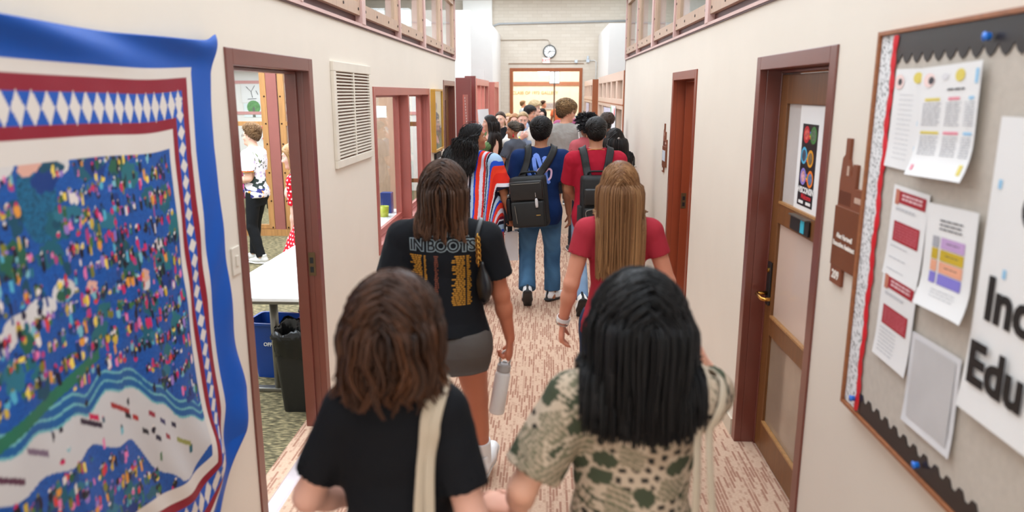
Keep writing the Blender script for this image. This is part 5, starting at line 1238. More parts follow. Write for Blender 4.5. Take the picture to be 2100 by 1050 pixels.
    def crop(s, colA, colB, top=.028, sides=.010, comb=(.25, .8, .2), L=.045, tipl=.006, n=1700, m=6, r=.0034, nape=-.80, front=.15, hl=1.0, seed=1, rough=.004, freq=55, name='hair', wave=0.):
        rng = np.random.default_rng(seed); c = s.hp((0, -.008, 1.662)); rad = A_(.079, .101, .095); HM = s.HR
        def off(D): z = D[..., 2]; y = D[..., 1]; t = np.clip((z + .15) / .75, 0, 1); t = t * t * (3 - 2 * t); return sides + (top - sides) * t + .25 * top * np.clip(y, 0, 1) * t
        lim = lambda D: np.where(D[..., 2] > 0, front + hl * D[..., 2], front + 1.1 * D[..., 2])
        def f(P):
            q = (P - c) @ HM; kk = np.linalg.norm(q / rad, axis=-1) + 1e-6; D = q / rad / kk[..., None]
            d = (kk - 1) * .09 - off(D) * .85; edge = np.maximum(D[..., 1] - lim(D), nape - D[..., 2]) * .07
            return np.maximum(d, edge)
        V, F = sdf([dict(f=f, lo=c - .15, hi=c + .15, k=.01, op='u')], max(.005, s.res * .8)); V = V + normals(V, F) * (wob(V * A_(1, .6, 1), seed, freq) * rough)[:, None]
        D = rng.normal(size=(n * 7, 3)); D /= np.linalg.norm(D, axis=1, keepdims=True); D = D[(D[:, 1] < lim(D)) & (D[:, 2] > nape)][:n].astype(f32); n = len(D)
        dv = A_(*comb) + .45 * np.stack([wob(D, seed + 1, 4), wob(D, seed + 2, 4), wob(D, seed + 3, 4)], 1) + .18 * rng.normal(size=(n, 3)); side_ = np.clip(.5 - D[:, 2], 0, 1)[:, None]; dv = dv * (1 - side_) + A_(0, .15, -1.) * side_
        p = D * (rad + off(D)[:, None] * .8); pts = [p]; ds = (L * (.55 + .45 * np.clip(D[:, 2] + .3, 0, 1)) * rng.uniform(.7, 1.2, n) / (m - 1))[:, None]; ph = rng.uniform(0, 6.3, n)
        for i in range(1, m):
            t = i / (m - 1); q = pts[-1]; N_ = q / rad ** 2; N_ /= np.linalg.norm(N_, axis=1, keepdims=True); dd = dv - N_ * (dv * N_).sum(1, keepdims=True); dd /= np.linalg.norm(dd, axis=1, keepdims=True) + 1e-6
            q = q + dd * ds; kk = np.linalg.norm(q / rad, axis=1, keepdims=True); Dq = q / rad / kk; tl = tipl * t * np.clip(D[:, 2] + .3, .1, 1)
            q = Dq * (rad + (off(Dq) * .92 + tl + .002)[:, None]) + wave * np.stack([np.sin(t * 9 + ph), np.cos(t * 8 + ph), np.sin(t * 7 + ph * 2)], 1) * t; pts.append(q.astype(f32))
        P = np.stack(pts, 1); Wp = P @ HM.T + c; T = np.gradient(Wp, axis=1); T /= np.linalg.norm(T, axis=-1, keepdims=True) + 1e-6; u = np.cross(T, Wp - c); u /= np.linalg.norm(u, axis=-1, keepdims=True) + 1e-6; v = np.cross(T, u); k = 3
        rw = (r * np.array([.5, 1, 1, .9, .7, .3])[:m])[None, :, None] * rng.uniform(.7, 1.3, (n, 1, 1)); ring = [Wp + rw * (math.cos(a) * u * 1.4 + math.sin(a) * v * .8) for a in (0, 2.094, 4.189)]
        V2 = np.stack(ring, 2).reshape(-1, 3); i = np.arange(n)[:, None, None] * m * k + np.arange(m - 1)[None, :, None] * k; j = np.arange(k)[None, None, :]; j2 = (j + 1) % k
        F2 = np.stack([i + j, i + j2, i + k + j2, i + k + j], -1).reshape(-1, 4); ca, cb = np.array(lin(colA), f32), np.array(lin(colB), f32)
        mx = np.clip(.5 * rng.random((n, 1)) + .5 * np.clip(.5 + wob(D, seed + 4, 5), 0, 1)[:, None], 0, 1) * np.clip(D[:, 2:] * .8 + .5, .05, 1); c2 = np.repeat(ca * (1 - mx) + cb * mx, m * k, 0)
        s.hairmesh = None; col = np.concatenate([np.tile(ca, (len(V), 1)), c2]); F2 = F2 + len(V)
        return mesh_np(name, np.concatenate([V, V2]) * s.S, np.concatenate([F, F2]), HAIRM, s.root, np.clip(col, 0, 1))
    def blob(s, name, prims, col, mat=None, res=None, bumpy=0., freq=60, seed=1):
        V, F = sdf(prims, res or s.res)
        if bumpy: V = V + normals(V, F) * (wob(V, seed, freq) * bumpy)[:, None]
        c = np.tile(np.array(lin(col), f32), (len(V), 1)); return mesh_np(name, V * s.S, F, mat or CLOTH, s.root, c)
    def world(s): return Matrix.Translation(Vector(s.loc)) @ Matrix.Rotation(s.yaw, 4, 'Z') @ Matrix.Scale(s.S, 4)
def rc_cut(a, b, ra, rb, k):
    """round at a, flat end at b"""
    p = rc(a, A_(*b) + (A_(*b) - A_(*a)) * .0, ra, rb, k); f0 = p['f']; a, b = A_(*a), A_(*b); d = (b - a) / np.linalg.norm(b - a)
    p['f'] = lambda P: np.maximum(f0(P), (P - b) @ d); return p
_shoes = {}
def shoe_mesh(style, upper, sole, accent):
    key = (style, upper, sole, accent)
    if key in _shoes: return _shoes[key]
    def me(prims, clips, col, nm):
        V, F = sdf(prims, .0045, clips); c = np.tile(np.array(lin(col), f32), (len(V), 1)); o = mesh_np(nm, V, F, SHOEM, None, c); m = o.data; bpy.data.objects.remove(o); return m
    Z = A_(0, 0, 1)
    if style == 'clog':
        up = [rc((0, -.05, .085), (0, .02, .085), .036, .040, .02), rc((0, .02, .080), (0, .135, .062), .044, .036, .03, (Z, .75)), ell((0, -.045, .125), (.030, .045, .035), .01, op='s')]
        so = [rc((0, -.055, .03), (0, -.035, .03), .038, .040, .01), rc((0, -.05, .055), (0, .14, .035), .040, .042, .02, (Z, .45)), rc((0, .05, .02), (0, .14, .02), .036, .036, .01, (Z, .6))]
    else:
        up = [rc((0, -.050, .050), (0, .060, .050), .041, .046, .02), rc((0, .05, .050), (.004, .150, .040), .046, .038, .03, (Z, .80)), rc((0, -.035, .07), (0, -.030, .112), .041, .040, .02), rc((0, -.028, .10), (0, -.026, .15), .030, .033, .006, op='s'), rc((0, .02, .085), (0, .085, .066), .022, .018, .02)]
        so = [rc((0, -.062, .020), (0, .06, .018), .044, .048, .02, (Z, .46)), rc((0, .06, .018), (.004, .162, .022), .048, .040, .02, (Z, .46))]
    ups = me(up, [lambda P: .022 - P[..., 2]], upper, 'shoe'); sos = me(so, [lambda P: -P[..., 2]], sole, 'sole')
    acc = None
    if accent: acc = me([rc((0, -.082, .035), (0, -.072, .115), .016, .010, .01)], [], accent, 'heel_tab')
    _shoes[key] = (ups, sos, acc); return _shoes[key]

def decal(name, src, fig, mat, x, z, parent, dirv=(0, 1, 0), lift=.0035, VF=None, rot=0., tri=.02):
    """lay a flat mesh (x right, y up, seen from behind) onto the last garment of fig; x,z in metres"""
    VF = VF or fig.last; bv = BVHTree.FromPolygons([tuple(v) for v in VF[0].tolist()], [tuple(f) for f in VF[1].tolist()])
    bm = bmesh.new(); bm.from_mesh(src); bmesh.ops.triangulate(bm, faces=bm.faces)
    for _ in range(3):
        es = [e for e in bm.edges if e.calc_length() > tri]
        if not es: break
        bmesh.ops.subdivide_edges(bm, edges=es, cuts=1); bmesh.ops.triangulate(bm, faces=bm.faces)
    d = Vector(dirv).normalized(); cr, sr = math.cos(rot), math.sin(rot); fl = 1 if d.y > 0 else -1
    dead = []
    for v in bm.verts:
        px, pz = v.co.x * cr - v.co.y * sr, v.co.x * sr + v.co.y * cr
        o = Vector((fl * px + x, 0, pz + z)) - d * 1.2
        hit, nrm, _, _ = bv.ray_cast(o, d)
        if hit is None: dead.append(v); continue
        v.co = hit - d * lift
    bmesh.ops.delete(bm, geom=dead, context='VERTS')
    me = bpy.data.meshes.new(name); bm.to_mesh(me); bm.free(); me.materials.clear(); me.materials.append(mat)
    o = bpy.data.objects.new(name, me); C.objects.link(o); o.parent = parent; return o
def flat_mesh(polys):
    me = bpy.data.meshes.new('flat'); V = []; F = []
    for p in polys: F.append(tuple(range(len(V), len(V) + len(p)))); V += [(a, b, 0) for a, b in p]
    me.from_pydata(V, [], F); return me
def stroke(pts, w_):
    out = []; n = len(pts)
    P = [Vector((a, b)) for a, b in pts]
    L = []; Rr = []
    for i in range(n):
        t = (P[min(n - 1, i + 1)] - P[max(0, i - 1)]).normalized(); nn = Vector((-t.y, t.x)); ww = w_ * (1 if 0 < i < n - 1 else .55); L.append(P[i] + nn * ww); Rr.append(P[i] - nn * ww)
    return [[tuple(L[i]), tuple(L[i + 1]), tuple(Rr[i + 1]), tuple(Rr[i])] for i in range(n - 1)]
def strap_path(fig, pts, wd, th, name, mat, parent, VF=None, loc=True):
    """flat webbing through points (metres, figure frame)"""
    P = [Vector(p) for p in pts]; b = MB(); n = len(P); V = []
    return None
def spline(pts, n=8):
    P = [Vector(p) for p in pts]; P = [P[0] * 2 - P[1]] + P + [P[-1] * 2 - P[-2]]; out = []
    for i in range(1, len(P) - 2):
        for j in range(n):
            t = j / n; a, b, c, d = P[i - 1:i + 3]
            out.append(.5 * ((2 * b) + (c - a) * t + (2 * a - 5 * b + 4 * c - d) * t * t + (3 * b - a - 3 * c + d) * t ** 3))
    return out + [P[-2]]
def strap(fig, name, pts, wd, th, mat, parent, off=.022, push=True, side=None):
    """webbing strap along canonical points, laid over the clothed body; side = fixed width direction"""
    P = np.array(spline(pts), f32); n = len(P); body = fig.torso + fig.seat + fig.bust
    def pushed(Q, o):
        if not push: return Q, None
        for _ in range(2):
            d = evalp(body, Q); e = .004; g = np.stack([evalp(body, Q + A_(*v)) - d for v in ((e, 0, 0), (0, e, 0), (0, 0, e))], -1); g /= np.linalg.norm(g, axis=-1, keepdims=True) + 1e-6
            Q = Q + np.where(d < o, o - d, 0)[:, None] * g
        return Q, g
    P, g = pushed(P, off)
    T = np.gradient(P, axis=0); T /= np.linalg.norm(T, axis=-1, keepdims=True) + 1e-9
    if g is None or side is not None: W_ = np.tile(A_(*(side or (1, 0, 0))), (n, 1))
    else: W_ = np.cross(T, g)
    W_ = W_ - T * (W_ * T).sum(-1, keepdims=True); W_ /= np.linalg.norm(W_, axis=-1, keepdims=True) + 1e-9; Nn = np.cross(W_, T)
    if g is not None: sgn = np.sign((Nn * g).sum(-1, keepdims=True)); Nn = Nn * np.where(sgn == 0, 1, sgn)
    rows = []
    for a in (-1, -.5, 0, .5, 1):
        Q = P + W_ * wd / 2 * a; Q, _ = pushed(Q, off); rows.append(Q)
    top = [Q + Nn * th for Q in rows]; ring = np.stack(rows + top[::-1], 1); m = ring.shape[1]
    V = ring.reshape(-1, 3) * fig.S; F = [(i * m + k, i * m + (k + 1) % m, (i + 1) * m + (k + 1) % m, (i + 1) * m + k) for i in range(n - 1) for k in range(m)]
    b = MB().add(V, F); b.f.append(tuple(range(m))); b.f.append(tuple((n - 1) * m + k for k in range(m)))
    return b.build(name, mat, parent, smooth=True)
def held(fig, name, label, cat, **k):
    o = bpy.data.objects.new(name, None); C.objects.link(o); o.location = fig.loc; o.rotation_euler = (0, 0, fig.yaw); tag(o, label, cat); return o
def plain(c, var=.06, seed=2):
    c = np.array(lin(c), f32)
    return lambda V, N: np.tile(c, (len(V), 1)) * (1 + var * wob(V, seed, 14))[:, None]
def jean(c1, c2, seed=4):
    a, b = np.array(lin(c1), f32), np.array(lin(c2), f32)
    def f(V, N):   # worn fade on thighs, knees and calves
        t = .35 + .5 * wob(V * A_(1, 1, .5), seed, 16) + .25 * np.exp(-((V[:, 2] - .60) / .16) ** 2) + .2 * np.exp(-((V[:, 2] - .32) / .10) ** 2); t = np.clip(t, 0, 1)[:, None]
        return a * (1 - t) + b * t
    return f
BLK = (20, 20, 22)
NYLON = M('black_nylon', (26, 27, 27), .6, spec=.4, bump=.2, bscale=300); LEATHER = M('black_leather', (24, 23, 23), .38, bump=.12, bscale=180)
CANVAS = M('cream_canvas', (196, 180, 158), .85, bump=.3, bscale=260)

# ---- 1 brown bob, black tee, cream strap
p = Fig('brown', 'person with wavy brown bob and plain black tee, nearest the office doorway', (-.345, 1.60, 0), 0, 1.585, 'f', .96, res=.0065, skin=(222, 170, 150), LH=(-.155, .20, 1.03), RH=(.175, .05, .92), sw=.80, lpole=(-.75, -1, 0), head=(-3, -4, 0))
p.tee(plain((19, 20, 24), .1), hem=.86, sleeve=.72, fit=.018, sfit=.016, amp=.006, name='shirt', seed=3)
p.pants(jean((24, 26, 34), (40, 44, 54)), 1., name='trousers')
p.shoes('sneaker', (230, 228, 224), (214, 210, 204))
p.hair((20, 11, 7), (100, 60, 35), n=4400, flip=.5, xmax=.138, L=.325, Lvar=.36, m=12, r=.0040, vol=.046, lift=.25, side=.7, comb=(0, -.10, .05), grav=.34, amp=.034, freq=36, clump=.5, nclump=330, nape=-.62, k=3, seed=5, capoff=.010, pushoff=.016)
t = held(p, 'tote_bag', 'cream tote bag hung by long straps on the brown-bob person', 'bag')
strap(p, 'strap', [(.08, .10, 1.36), (.084, .03, 1.47), (.088, -.06, 1.44), (.082, -.11, 1.30), (.080, -.13, 1.10), (.16, -.14, .93)], .030, .004, CANVAS, t, off=.030)
strap(p, 'strap', [(.100, .10, 1.34), (.104, .03, 1.455), (.110, -.06, 1.43), (.100, -.11, 1.30), (.095, -.135, 1.10), (.05, -.15, .93)], .026, .004, CANVAS, t, off=.032)
S = p.S; MB().box(-.02 * S, .26 * S, -.215 * S, -.155 * S, .58 * S, .94 * S).build('bag_body', CANVAS, t, bevel=.02)

# ---- 2 black hair, patchwork shirt
def patch(V, N):
    rng = np.random.default_rng(8); o = np.zeros((len(V), 3), f32)
    Lc = lambda *c: np.array(lin(c), f32)
    BE, TN, DG, OL, DK = Lc(192, 172, 150), Lc(176, 156, 134), Lc(70, 76, 58), Lc(116, 112, 90), Lc(38, 38, 34)
    u = V[:, 0] + .02 * np.sin(V[:, 2] * 18) + np.where(V[:, 1] > .02, 3.1, 0); w_ = V[:, 2] + .03 * np.sin(V[:, 0] * 15)
    cu, cw = .068, .064
    iu = np.floor(u / cu).astype(int); iw = np.floor(w_ / cw + .5 * (iu % 2)).astype(int); fu = u / cu - iu; fw = w_ / cw + .5 * (iu % 2) - iw
    h = ((iu * 73856093) ^ (iw * 19349663)) & 1023; typ = h % 9
    o[:] = np.where((h % 3 == 0)[:, None], TN, BE)
    a = (fu * 2) % 1 - .5; b = (fw * 2 + .5 * (np.floor(fu * 2) % 2)) % 1 - .5
    o[(typ <= 2) & (a * a + b * b < .085)] = DK
    m = (typ == 3); o[m] = OL; o[m & (((fu * 9).astype(int) + (fw * 9).astype(int)) % 2 == 0)] = TN
    leaf = (np.abs(fw - .5) < .42 * np.sqrt(np.clip(1 - ((fu - .5) / .5) ** 2, 0, 1)) * (1 + .15 * np.sin(fu * 20))); o[(typ == 4) & leaf] = DG; o[(typ == 5) & (fu > .12) & (fw > .3 + .1 * np.sin(fu * 9))] = DG
    m = (typ == 6) & ((fw * 7).astype(int) % 2 == 0); o[m] = OL
    fl = wob(V, 21, 75, 4); o[(typ == 7) & (fl > .12)] = DG; o[(typ == 7) & (fl < -.25)] = OL
    return o
p = Fig('patch', 'person with long black hair in a green and beige patchwork shirt', (.228, 1.72, 0), 0, 1.565, 'f', 1.0, res=.006, skin=(226, 172, 146), RH=(.165, .15, 1.54), rpole=(.35, 1, -.35), LH=(-.33, .10, .99), lpole=(-.4, -1, -.1), lfd=(-.9, .35, .1), lpn=(0, .3, -1), rfd=(-.5, .1, .85), rpn=(-.8, -.2, -.3), sw=1.05, head=(4, -6, 2))
p.tee(patch, hem=.80, sleeve=.80, fit=.030, sfit=.030, amp=.009, freq=16, name='shirt', seed=12)
p.pants(jean((30, 32, 38), (52, 56, 64)), 1., name='trousers'); p.shoes('sneaker', (40, 40, 42), (220, 216, 210))
p.hair((5, 5, 6), (24, 22, 23), n=4400, flip=.10, xmax=.16, L=.45, Lvar=.10, m=15, r=.0044, vol=.056, lift=.2, side=.75, comb=(0, -.12, .05), grav=.42, amp=.012, freq=15, clump=.35, nclump=260, nape=-.62, k=3, seed=9, capoff=.010, pushoff=.020)
b = MB(); b.tube([A_(*q) * p.S for q in spline([p.RW + p.hv((0, 0, 0)) + A_(math.cos(a) * .032, math.sin(a) * .032, 0) for a in np.linspace(0, 5.6, 8)], 3)], .006, 8); b.build('bracelet', BLACK, p.root, smooth=True)
t = held(p, 'tote_bag', 'cream tote bag hanging behind the patchwork shirt by two straps', 'bag')
strap(p, 'strap', [(.15, .10, 1.34), (.152, .02, 1.445), (.155, -.07, 1.41), (.150, -.14, 1.25), (.145, -.17, 1.08), (.135, -.19, .99)], .026, .004, CANVAS, t, off=.045)
strap(p, 'strap', [(.175, .10, 1.33), (.18, .02, 1.435), (.185, -.07, 1.40), (.185, -.14, 1.25), (.20, -.17, 1.08), (.215, -.19, .99)], .026, .004, CANVAS, t, off=.045)
S = p.S; MB().box(.075 * S, .275 * S, -.25 * S, -.185 * S, .58 * S, 1.005 * S).build('bag_body', CANVAS, t, bevel=.018)

# ---- 3 band tee, shorts, bottle
p = Fig('boots', 'woman with long brown hair in a black tour tee and grey shorts', (-.452, 3.25, 0), -2, 1.695, 'f', 1.12, res=.0055, skin=(196, 122, 92), RH=(.315, .10, .80), LH=(-.27, .05, .90), RF=(.135, .29, .045, -14, -10), LF=(-.10, -.26, .09, 48, 4), curl=1.05, sw=1.12, rfd=(-.05, .1, -1), rpn=(-1, .2, 0))
p.tee(plain((24, 26, 30), .1), hem=.955, sleeve=.66, fit=.022, sfit=.026, amp=.006, name='shirt', seed=4)
OUT = M('outline_ink', (150, 166, 170), .6); OR = M('amber_ink', (190, 132, 36), .6); RS_ = M('rust_ink', (120, 62, 42), .6)
INSIDE = M('tee_black', (22, 23, 27), .85)
for line, z, sz in (('BETTER', 1.409, .070), ('IN BOOTS', 1.343, .070)):
    decal('lettering', text_mesh(line, sz, offset=.0052, extrude=0, spacing=.90), p, OUT, .005, z, p.root, lift=.0035)
    decal('lettering_core', text_mesh(line, sz, offset=.0012, extrude=0, spacing=.90), p, INSIDE, .005, z, p.root, lift=.0050)
rr = random.Random(2)
def column(x0, x1, align, n, z0, z1, mt):
    po = []
    for i in range(n):
        z = z1 - (z1 - z0) * i / (n - 1); L_ = rr.uniform(.55, 1.) * (x1 - x0); a = x0 if align == 'l' else x1 - L_ if align == 'r' else (x0 + x1 - L_) / 2
        x = a
        while x < a + L_ - .004: e = min(a + L_, x + rr.uniform(.008, .02)); po.append([(x, z), (e, z), (e, z + .0062), (x, z + .0062)]); x = e + .003
    decal('tour_dates', flat_mesh(po), p, mt, 0, 0, p.root, lift=.004)
column(-.145, -.085, 'r', 26, 1.075, 1.295, OR); column(-.075, -.062, 'l', 26, 1.075, 1.295, OR); column(-.030, -.008, 'c', 26, 1.075, 1.295, RS_); column(.045, .105, 'r', 26, 1.075, 1.295, OR); column(.112, .132, 'l', 26, 1.075, 1.295, OR)
p.pants(plain((92, 86, 82), .06), .30, top=.96, fit=.020, name='shorts', mat=CLOTH, seed=8, amp=.005)
p.shoes('sneaker', (238, 236, 234), (196, 190, 184), None, (236, 236, 236))
p.hair((24, 14, 10), (104, 68, 44), n=3600, xmax=.115, L=.375, Lvar=.26, m=16, r=.0040, vol=.034, lift=.30, side=.75, comb=(0, -.15, 0), grav=.5, amp=.018, freq=24, clump=.55, nclump=150, nape=-.6, k=3, seed=6, capoff=.014, pushoff=.020)
t = held(p, 'handbag', 'black leather shoulder bag with gold chain links on the tour-tee woman', 'bag')
strap(p, 'strap', [(.150, .11, 1.30), (.155, .03, 1.44), (.160, -.05, 1.43), (.165, -.105, 1.43)], .022, .005, LEATHER, t, off=.026)
S = p.S; chn = MB()
cp = spline([(.168, -.112, 1.43), (.172, -.120, 1.37), (.174, -.125, 1.31)], 5)
for i, q in enumerate(cp):
    q = Vector(q) * S; a = 0 if i % 2 else R(90); ring = [q + Vector((math.cos(a) * math.cos(k) * .010, math.sin(a) * math.cos(k) * .010, math.sin(k) * .015)) for k in np.linspace(0, 2 * math.pi, 10, endpoint=False)]; chn.tube(ring, .0032, 6, closed=True)
chn.build('chain', BRASS, t, smooth=True)
V, F = sdf([rc((.165, -.10, 1.20), (.165, -.02, 1.19), .075, .070, .03, ((1, .5, 0), .38)), rc((.160, -.115, 1.30), (.165, -.09, 1.22), .025, .065, .03, ((1, .5, 0), .42)), rc((.17, -.0, 1.19), (.17, .05, 1.19), .06, .05, .03, ((1, .5, 0), .4))], .006)
mesh_np('bag_body', (V + A_(.028, -.01, 0)) * S, F, LEATHER, t)
# bottle in her right hand
g, d, n_, tt = p.grip['R']; gw = p.world() @ Vector(tuple(g))
bt = empty('water_bottle', (gw.x, gw.y, gw.z - .30), 0); tag(bt, 'white flask with grey loop lid carried by the tour-tee woman', 'bottle'); bt.rotation_euler = (R(-4), R(9), 0); bt.location.x -= .035
MB().lathe([(.001, 0), (.034, 0), (.0375, .006), (.0375, .195), (.034, .207), (.030, .212), (.001, .213)], n=28).build('flask', M('white_enamel', (226, 222, 218), .35), bt, smooth=True)
MB().lathe([(.001, .2135), (.033, .2135), (.034, .22), (.033, .245), (.028, .252), (.001, .253)], n=28).box(-.010, .012, .012, .034, .24, .257).build('lid', M('grey_lid', (176, 172, 168), .4), bt, smooth=False)
MB().tube(spline([(-.022, 0, .248), (-.024, 0, .285), (-.010, 0, .312), (.010, 0, .312), (.024, 0, .285), (.022, 0, .248)], 5), .005, 8).build('carry_loop', M('loop_grey', (196, 194, 190), .4), bt, smooth=True)

# ---- 4 red-blonde hair, coral tee
p = Fig('coral', 'woman with very long straight reddish-blonde hair and a coral red tee', (.362, 3.58, 0), 0, 1.665, 'f', .96, res=.0055, skin=(220, 150, 122), LH=(-.280, .03, .895), lpole=(-.2, -1, 0), RH=(.20, .20, 1.02), curl=.45, lfd=(-.05, .12, -1), sw=1.05, RF=(.09, .10, 0, 0, -4), LF=(-.09, -.1, .03, 15, 4))
p.tee(plain((174, 48, 62), .10), hem=.88, sleeve=.46, fit=.010, sfit=.014, amp=.004, name='shirt', seed=6)
p.pants(jean((26, 38, 64), (60, 84, 120)), 1., name='trousers'); p.shoes('sneaker', (220, 220, 220), (200, 196, 190))
p.hair((100, 62, 36), (194, 146, 98), n=3600, xmax=.122, L=.62, Lvar=.24, m=17, r=.0038, vol=.018, lift=.22, side=.72, comb=(0, -.12, 0), grav=.6, amp=.004, freq=10, clump=.42, nclump=150, nape=-.6, k=3, seed=8, capoff=.010, pushoff=.018)
WBAND = M('white_band', (236, 234, 232), .4)
wv = (p.LW - p.LE); wv /= np.linalg.norm(wv)
def ringband(fig, c, ax, r_, wd, name, mat):
    ax = Vector(tuple(ax)); u = ax.orthogonal().normalized(); v = ax.cross(u); b = MB()
    V = []; n = 20
    for rr_, zz in ((r_ - .003, -wd), (r_, -wd), (r_, wd), (r_ - .003, wd)):
        for k in range(n): a = 2 * math.pi * k / n; V.append((Vector(tuple(c)) + (u * math.cos(a) + v * math.sin(a)) * rr_ + ax * zz) * fig.S)
    F = [(i * n + k, i * n + (k + 1) % n, ((i + 1) % 4) * n + (k + 1) % n, ((i + 1) % 4) * n + k) for i in range(4) for k in range(n)]
    return b.add(V, F).build(name, mat, fig.root, smooth=False)
ringband(p, p.LW - wv * .025, wv, .037, .011, 'wristband', WBAND); ringband(p, p.LW + wv * .002, wv, .035, .004, 'bracelet', M('silver', (190, 186, 184), .25, metal=.9))

# ---- backpacks
def backpack(fig, name, label, x, z, w_, h_, d_, yawd, tilt, style):
    o = held(fig, name, label, 'backpack'); S = fig.S
    y_b = -.145 * S
    Mx = Matrix.Translation((x, y_b, z)) @ Matrix.Rotation(R(yawd), 4, 'Z') @ Matrix.Rotation(R(tilt), 4, 'Y')
    def rb(x0, x1, y0, y1, z0, z1, r_, name, mat, par=o):
        b = MB().box(x0, x1, y0, y1, z0, z1).xform(Mx); ob = b.build(name, mat, par, bevel=r_); ob.data.polygons.foreach_set('use_smooth', [True] * len(ob.data.polygons)); return ob
    body = rb(-w_ / 2, w_ / 2, -d_, 0, -h_ / 2, h_ / 2, .035, 'pack_body', NYLON)
    if style == 'box':
        rb(-w_ / 2 + .01, w_ / 2 - .01, -d_ - .028, -d_ + .02, .02, h_ / 2 - .035, .018, 'upper_pocket', LEATHER)
        rb(-w_ / 2 + .01, w_ / 2 - .01, -d_ - .034, -d_ + .02, -h_ / 2 + .012, .012, .018, 'lower_pocket', NYLON)
        zp = MB().tube([(-w_ / 2 + .05, -d_ - .036, -.02), (-w_ / 2 + .06, -d_ - .036, -h_ / 2 + .05)], .0035, 6).tube([(-w_ / 2 + .03, -d_ - .030, h_ / 2 - .06), (w_ / 2 - .03, -d_ - .030, h_ / 2 - .06)], .003, 6).xform(Mx).build('zipper', GREYM, o)
        MB().box(w_ / 2 - .085, w_ / 2 - .045, -d_ - .036, -d_ - .034, -.12, -.113).xform(Mx).build('maker_tag', M('gold_tag', (176, 136, 60), .4), o)
        kt = MB().tube([(.09, -d_ - .034, .09), (.092, -d_ - .042, .05)], .004, 6).xform(Mx).build('key_clip', M('clip_silver', (200, 196, 190), .25, metal=.9), o)
        MB().lathe([(.001, -.05), (.012, -.048), (.014, -.03), (.014, .02), (.008, .035), (.001, .036)], (.098, -d_ - .050, .005), 12).xform(Mx).build('sanitiser_tag', M('clear_plastic_tag', (196, 192, 190), .15), kt, smooth=True)
    else:
        rb(-w_ / 2 + .015, w_ / 2 - .015, -d_ - .030, -d_ + .02, -.02, h_ / 2 - .10, .02, 'upper_pocket', LEATHER)
        rb(-w_ / 2 + .015, w_ / 2 - .015, -d_ - .045, -d_ + .02, -h_ / 2 + .015, -.04, .022, 'lower_pocket', NYLON)
        MB().tube(spline([(-w_ / 2 + .03, -d_ - .048, -.12), (-w_ / 2 + .035, -d_ - .05, -.06), (0, -d_ - .052, -.045), (w_ / 2 - .035, -d_ - .05, -.06), (w_ / 2 - .03, -d_ - .048, -.12)], 5), .004, 6).xform(Mx).build('zipper', GREYM, o)
        rb(-w_ / 2 - .022, -w_ / 2 + .01, -d_ + .01, -.02, -h_ / 2 + .02, -.03, .012, 'side_pocket', M('black_mesh', (34, 36, 35), .8), o)
    MB().tube([Mx @ Vector(q) for q in spline([(-.075, -.03, h_ / 2 - .01), (-.07, -.045, h_ / 2 + .028), (0, -.05, h_ / 2 + .034), (.07, -.045, h_ / 2 + .028), (.075, -.03, h_ / 2 - .01)], 5)], .009, 8).build('grab_handle', NYLON, o, smooth=True)
    for sx in (-1, 1):
        top = (Mx @ Vector((sx * .075, -.05, h_ / 2 - .03))) / S
        strap(fig, 'shoulder_strap', [(sx * .12, .14, 1.15), (sx * .118, .125, 1.32), (sx * .110, .03, 1.475), (sx * .105, -.075, 1.455), (sx * .100 * .5 + top[0] * .5, -.135, (1.40 + top[2]) / 2 + .01), tuple(top)], .066, .012, NYLON, o, off=.026)
    return o, Mx

# ---- 5 blue tee
p = Fig('blue', 'man with black hair, navy tee with a pale blue scrawl, jeans and white trainers', (-.045, 6.95, 0), 0, 1.745, 'm', 1.06, res=.0065, skin=(166, 112, 82), RF=(.125, .06, 0, 0, -38), LF=(-.115, -.22, .085, 46, 2), RH=(.275, .02, .87), LH=(-.245, .12, .90), head=(-14, 0, 0), sw=1.08)
p.tee(plain((16, 42, 88), .12), hem=.79, sleeve=.74, fit=.022, sfit=.030, amp=.008, name='shirt', seed=7)
PB = M('pale_blue_print', (110, 146, 232), .6); PK = M('pale_pink_print', (232, 196, 220), .6)
st = [(-.135, 1.315), (-.120, 1.22), (-.075, 1.13), (-.045, 1.10)], [(-.065, 1.345), (-.05, 1.24), (-.01, 1.13), (.02, 1.10)], [(-.06, 1.34), (-.035, 1.36), (.0, 1.27), (.035, 1.20)], [(.03, 1.33), (.045, 1.25), (.05, 1.16), (.085, 1.10)], [(.02, 1.32), (.045, 1.335), (.07, 1.29)]
for q in st: decal('print_stroke', flat_mesh(stroke([(v.x, v.y) for v in spline([(a, b, 0) for a, b in q], 5)], .0185)), p, PB, 0, .075, p.root, lift=.004)
for q in ([(-.04, 1.19), (-.01, 1.24), (.0, 1.20), (.03, 1.25), (.04, 1.21), (.075, 1.24)], [(.075, 1.24), (.10, 1.22), (.095, 1.16), (.07, 1.13)]): decal('print_squiggle', flat_mesh(stroke([(v.x, v.y) for v in spline([(a, b, 0) for a, b in q], 4)], .009)), p, PK, 0, .075, p.root, lift=.0055)
p.pants(jean((16, 44, 76), (88, 132, 168)), 1., fit=.022, name='jeans', seed=9, flare=.012, amp=.008, freq=26)
p.shoes('sneaker', (236, 234, 232), (44, 44, 46), (52, 52, 54))
p.crop((7, 6, 6), (30, 24, 20), top=.032, sides=.014, comb=(.45, .8, .1), L=.05, tipl=.010, n=2200, seed=10)
S = p.S
bp, Mx = backpack(p, 'backpack', 'large black box backpack with a key tag on the navy-tee man', -.075, 1.02, .33, .47, .16, -14, -6, 'box')
bt = empty('steel_bottle', tuple(p.world().to_translation())); bt.rotation_euler = (0, 0, p.yaw); tag(bt, 'black drinks bottle in the side pocket of the large backpack', 'bottle')
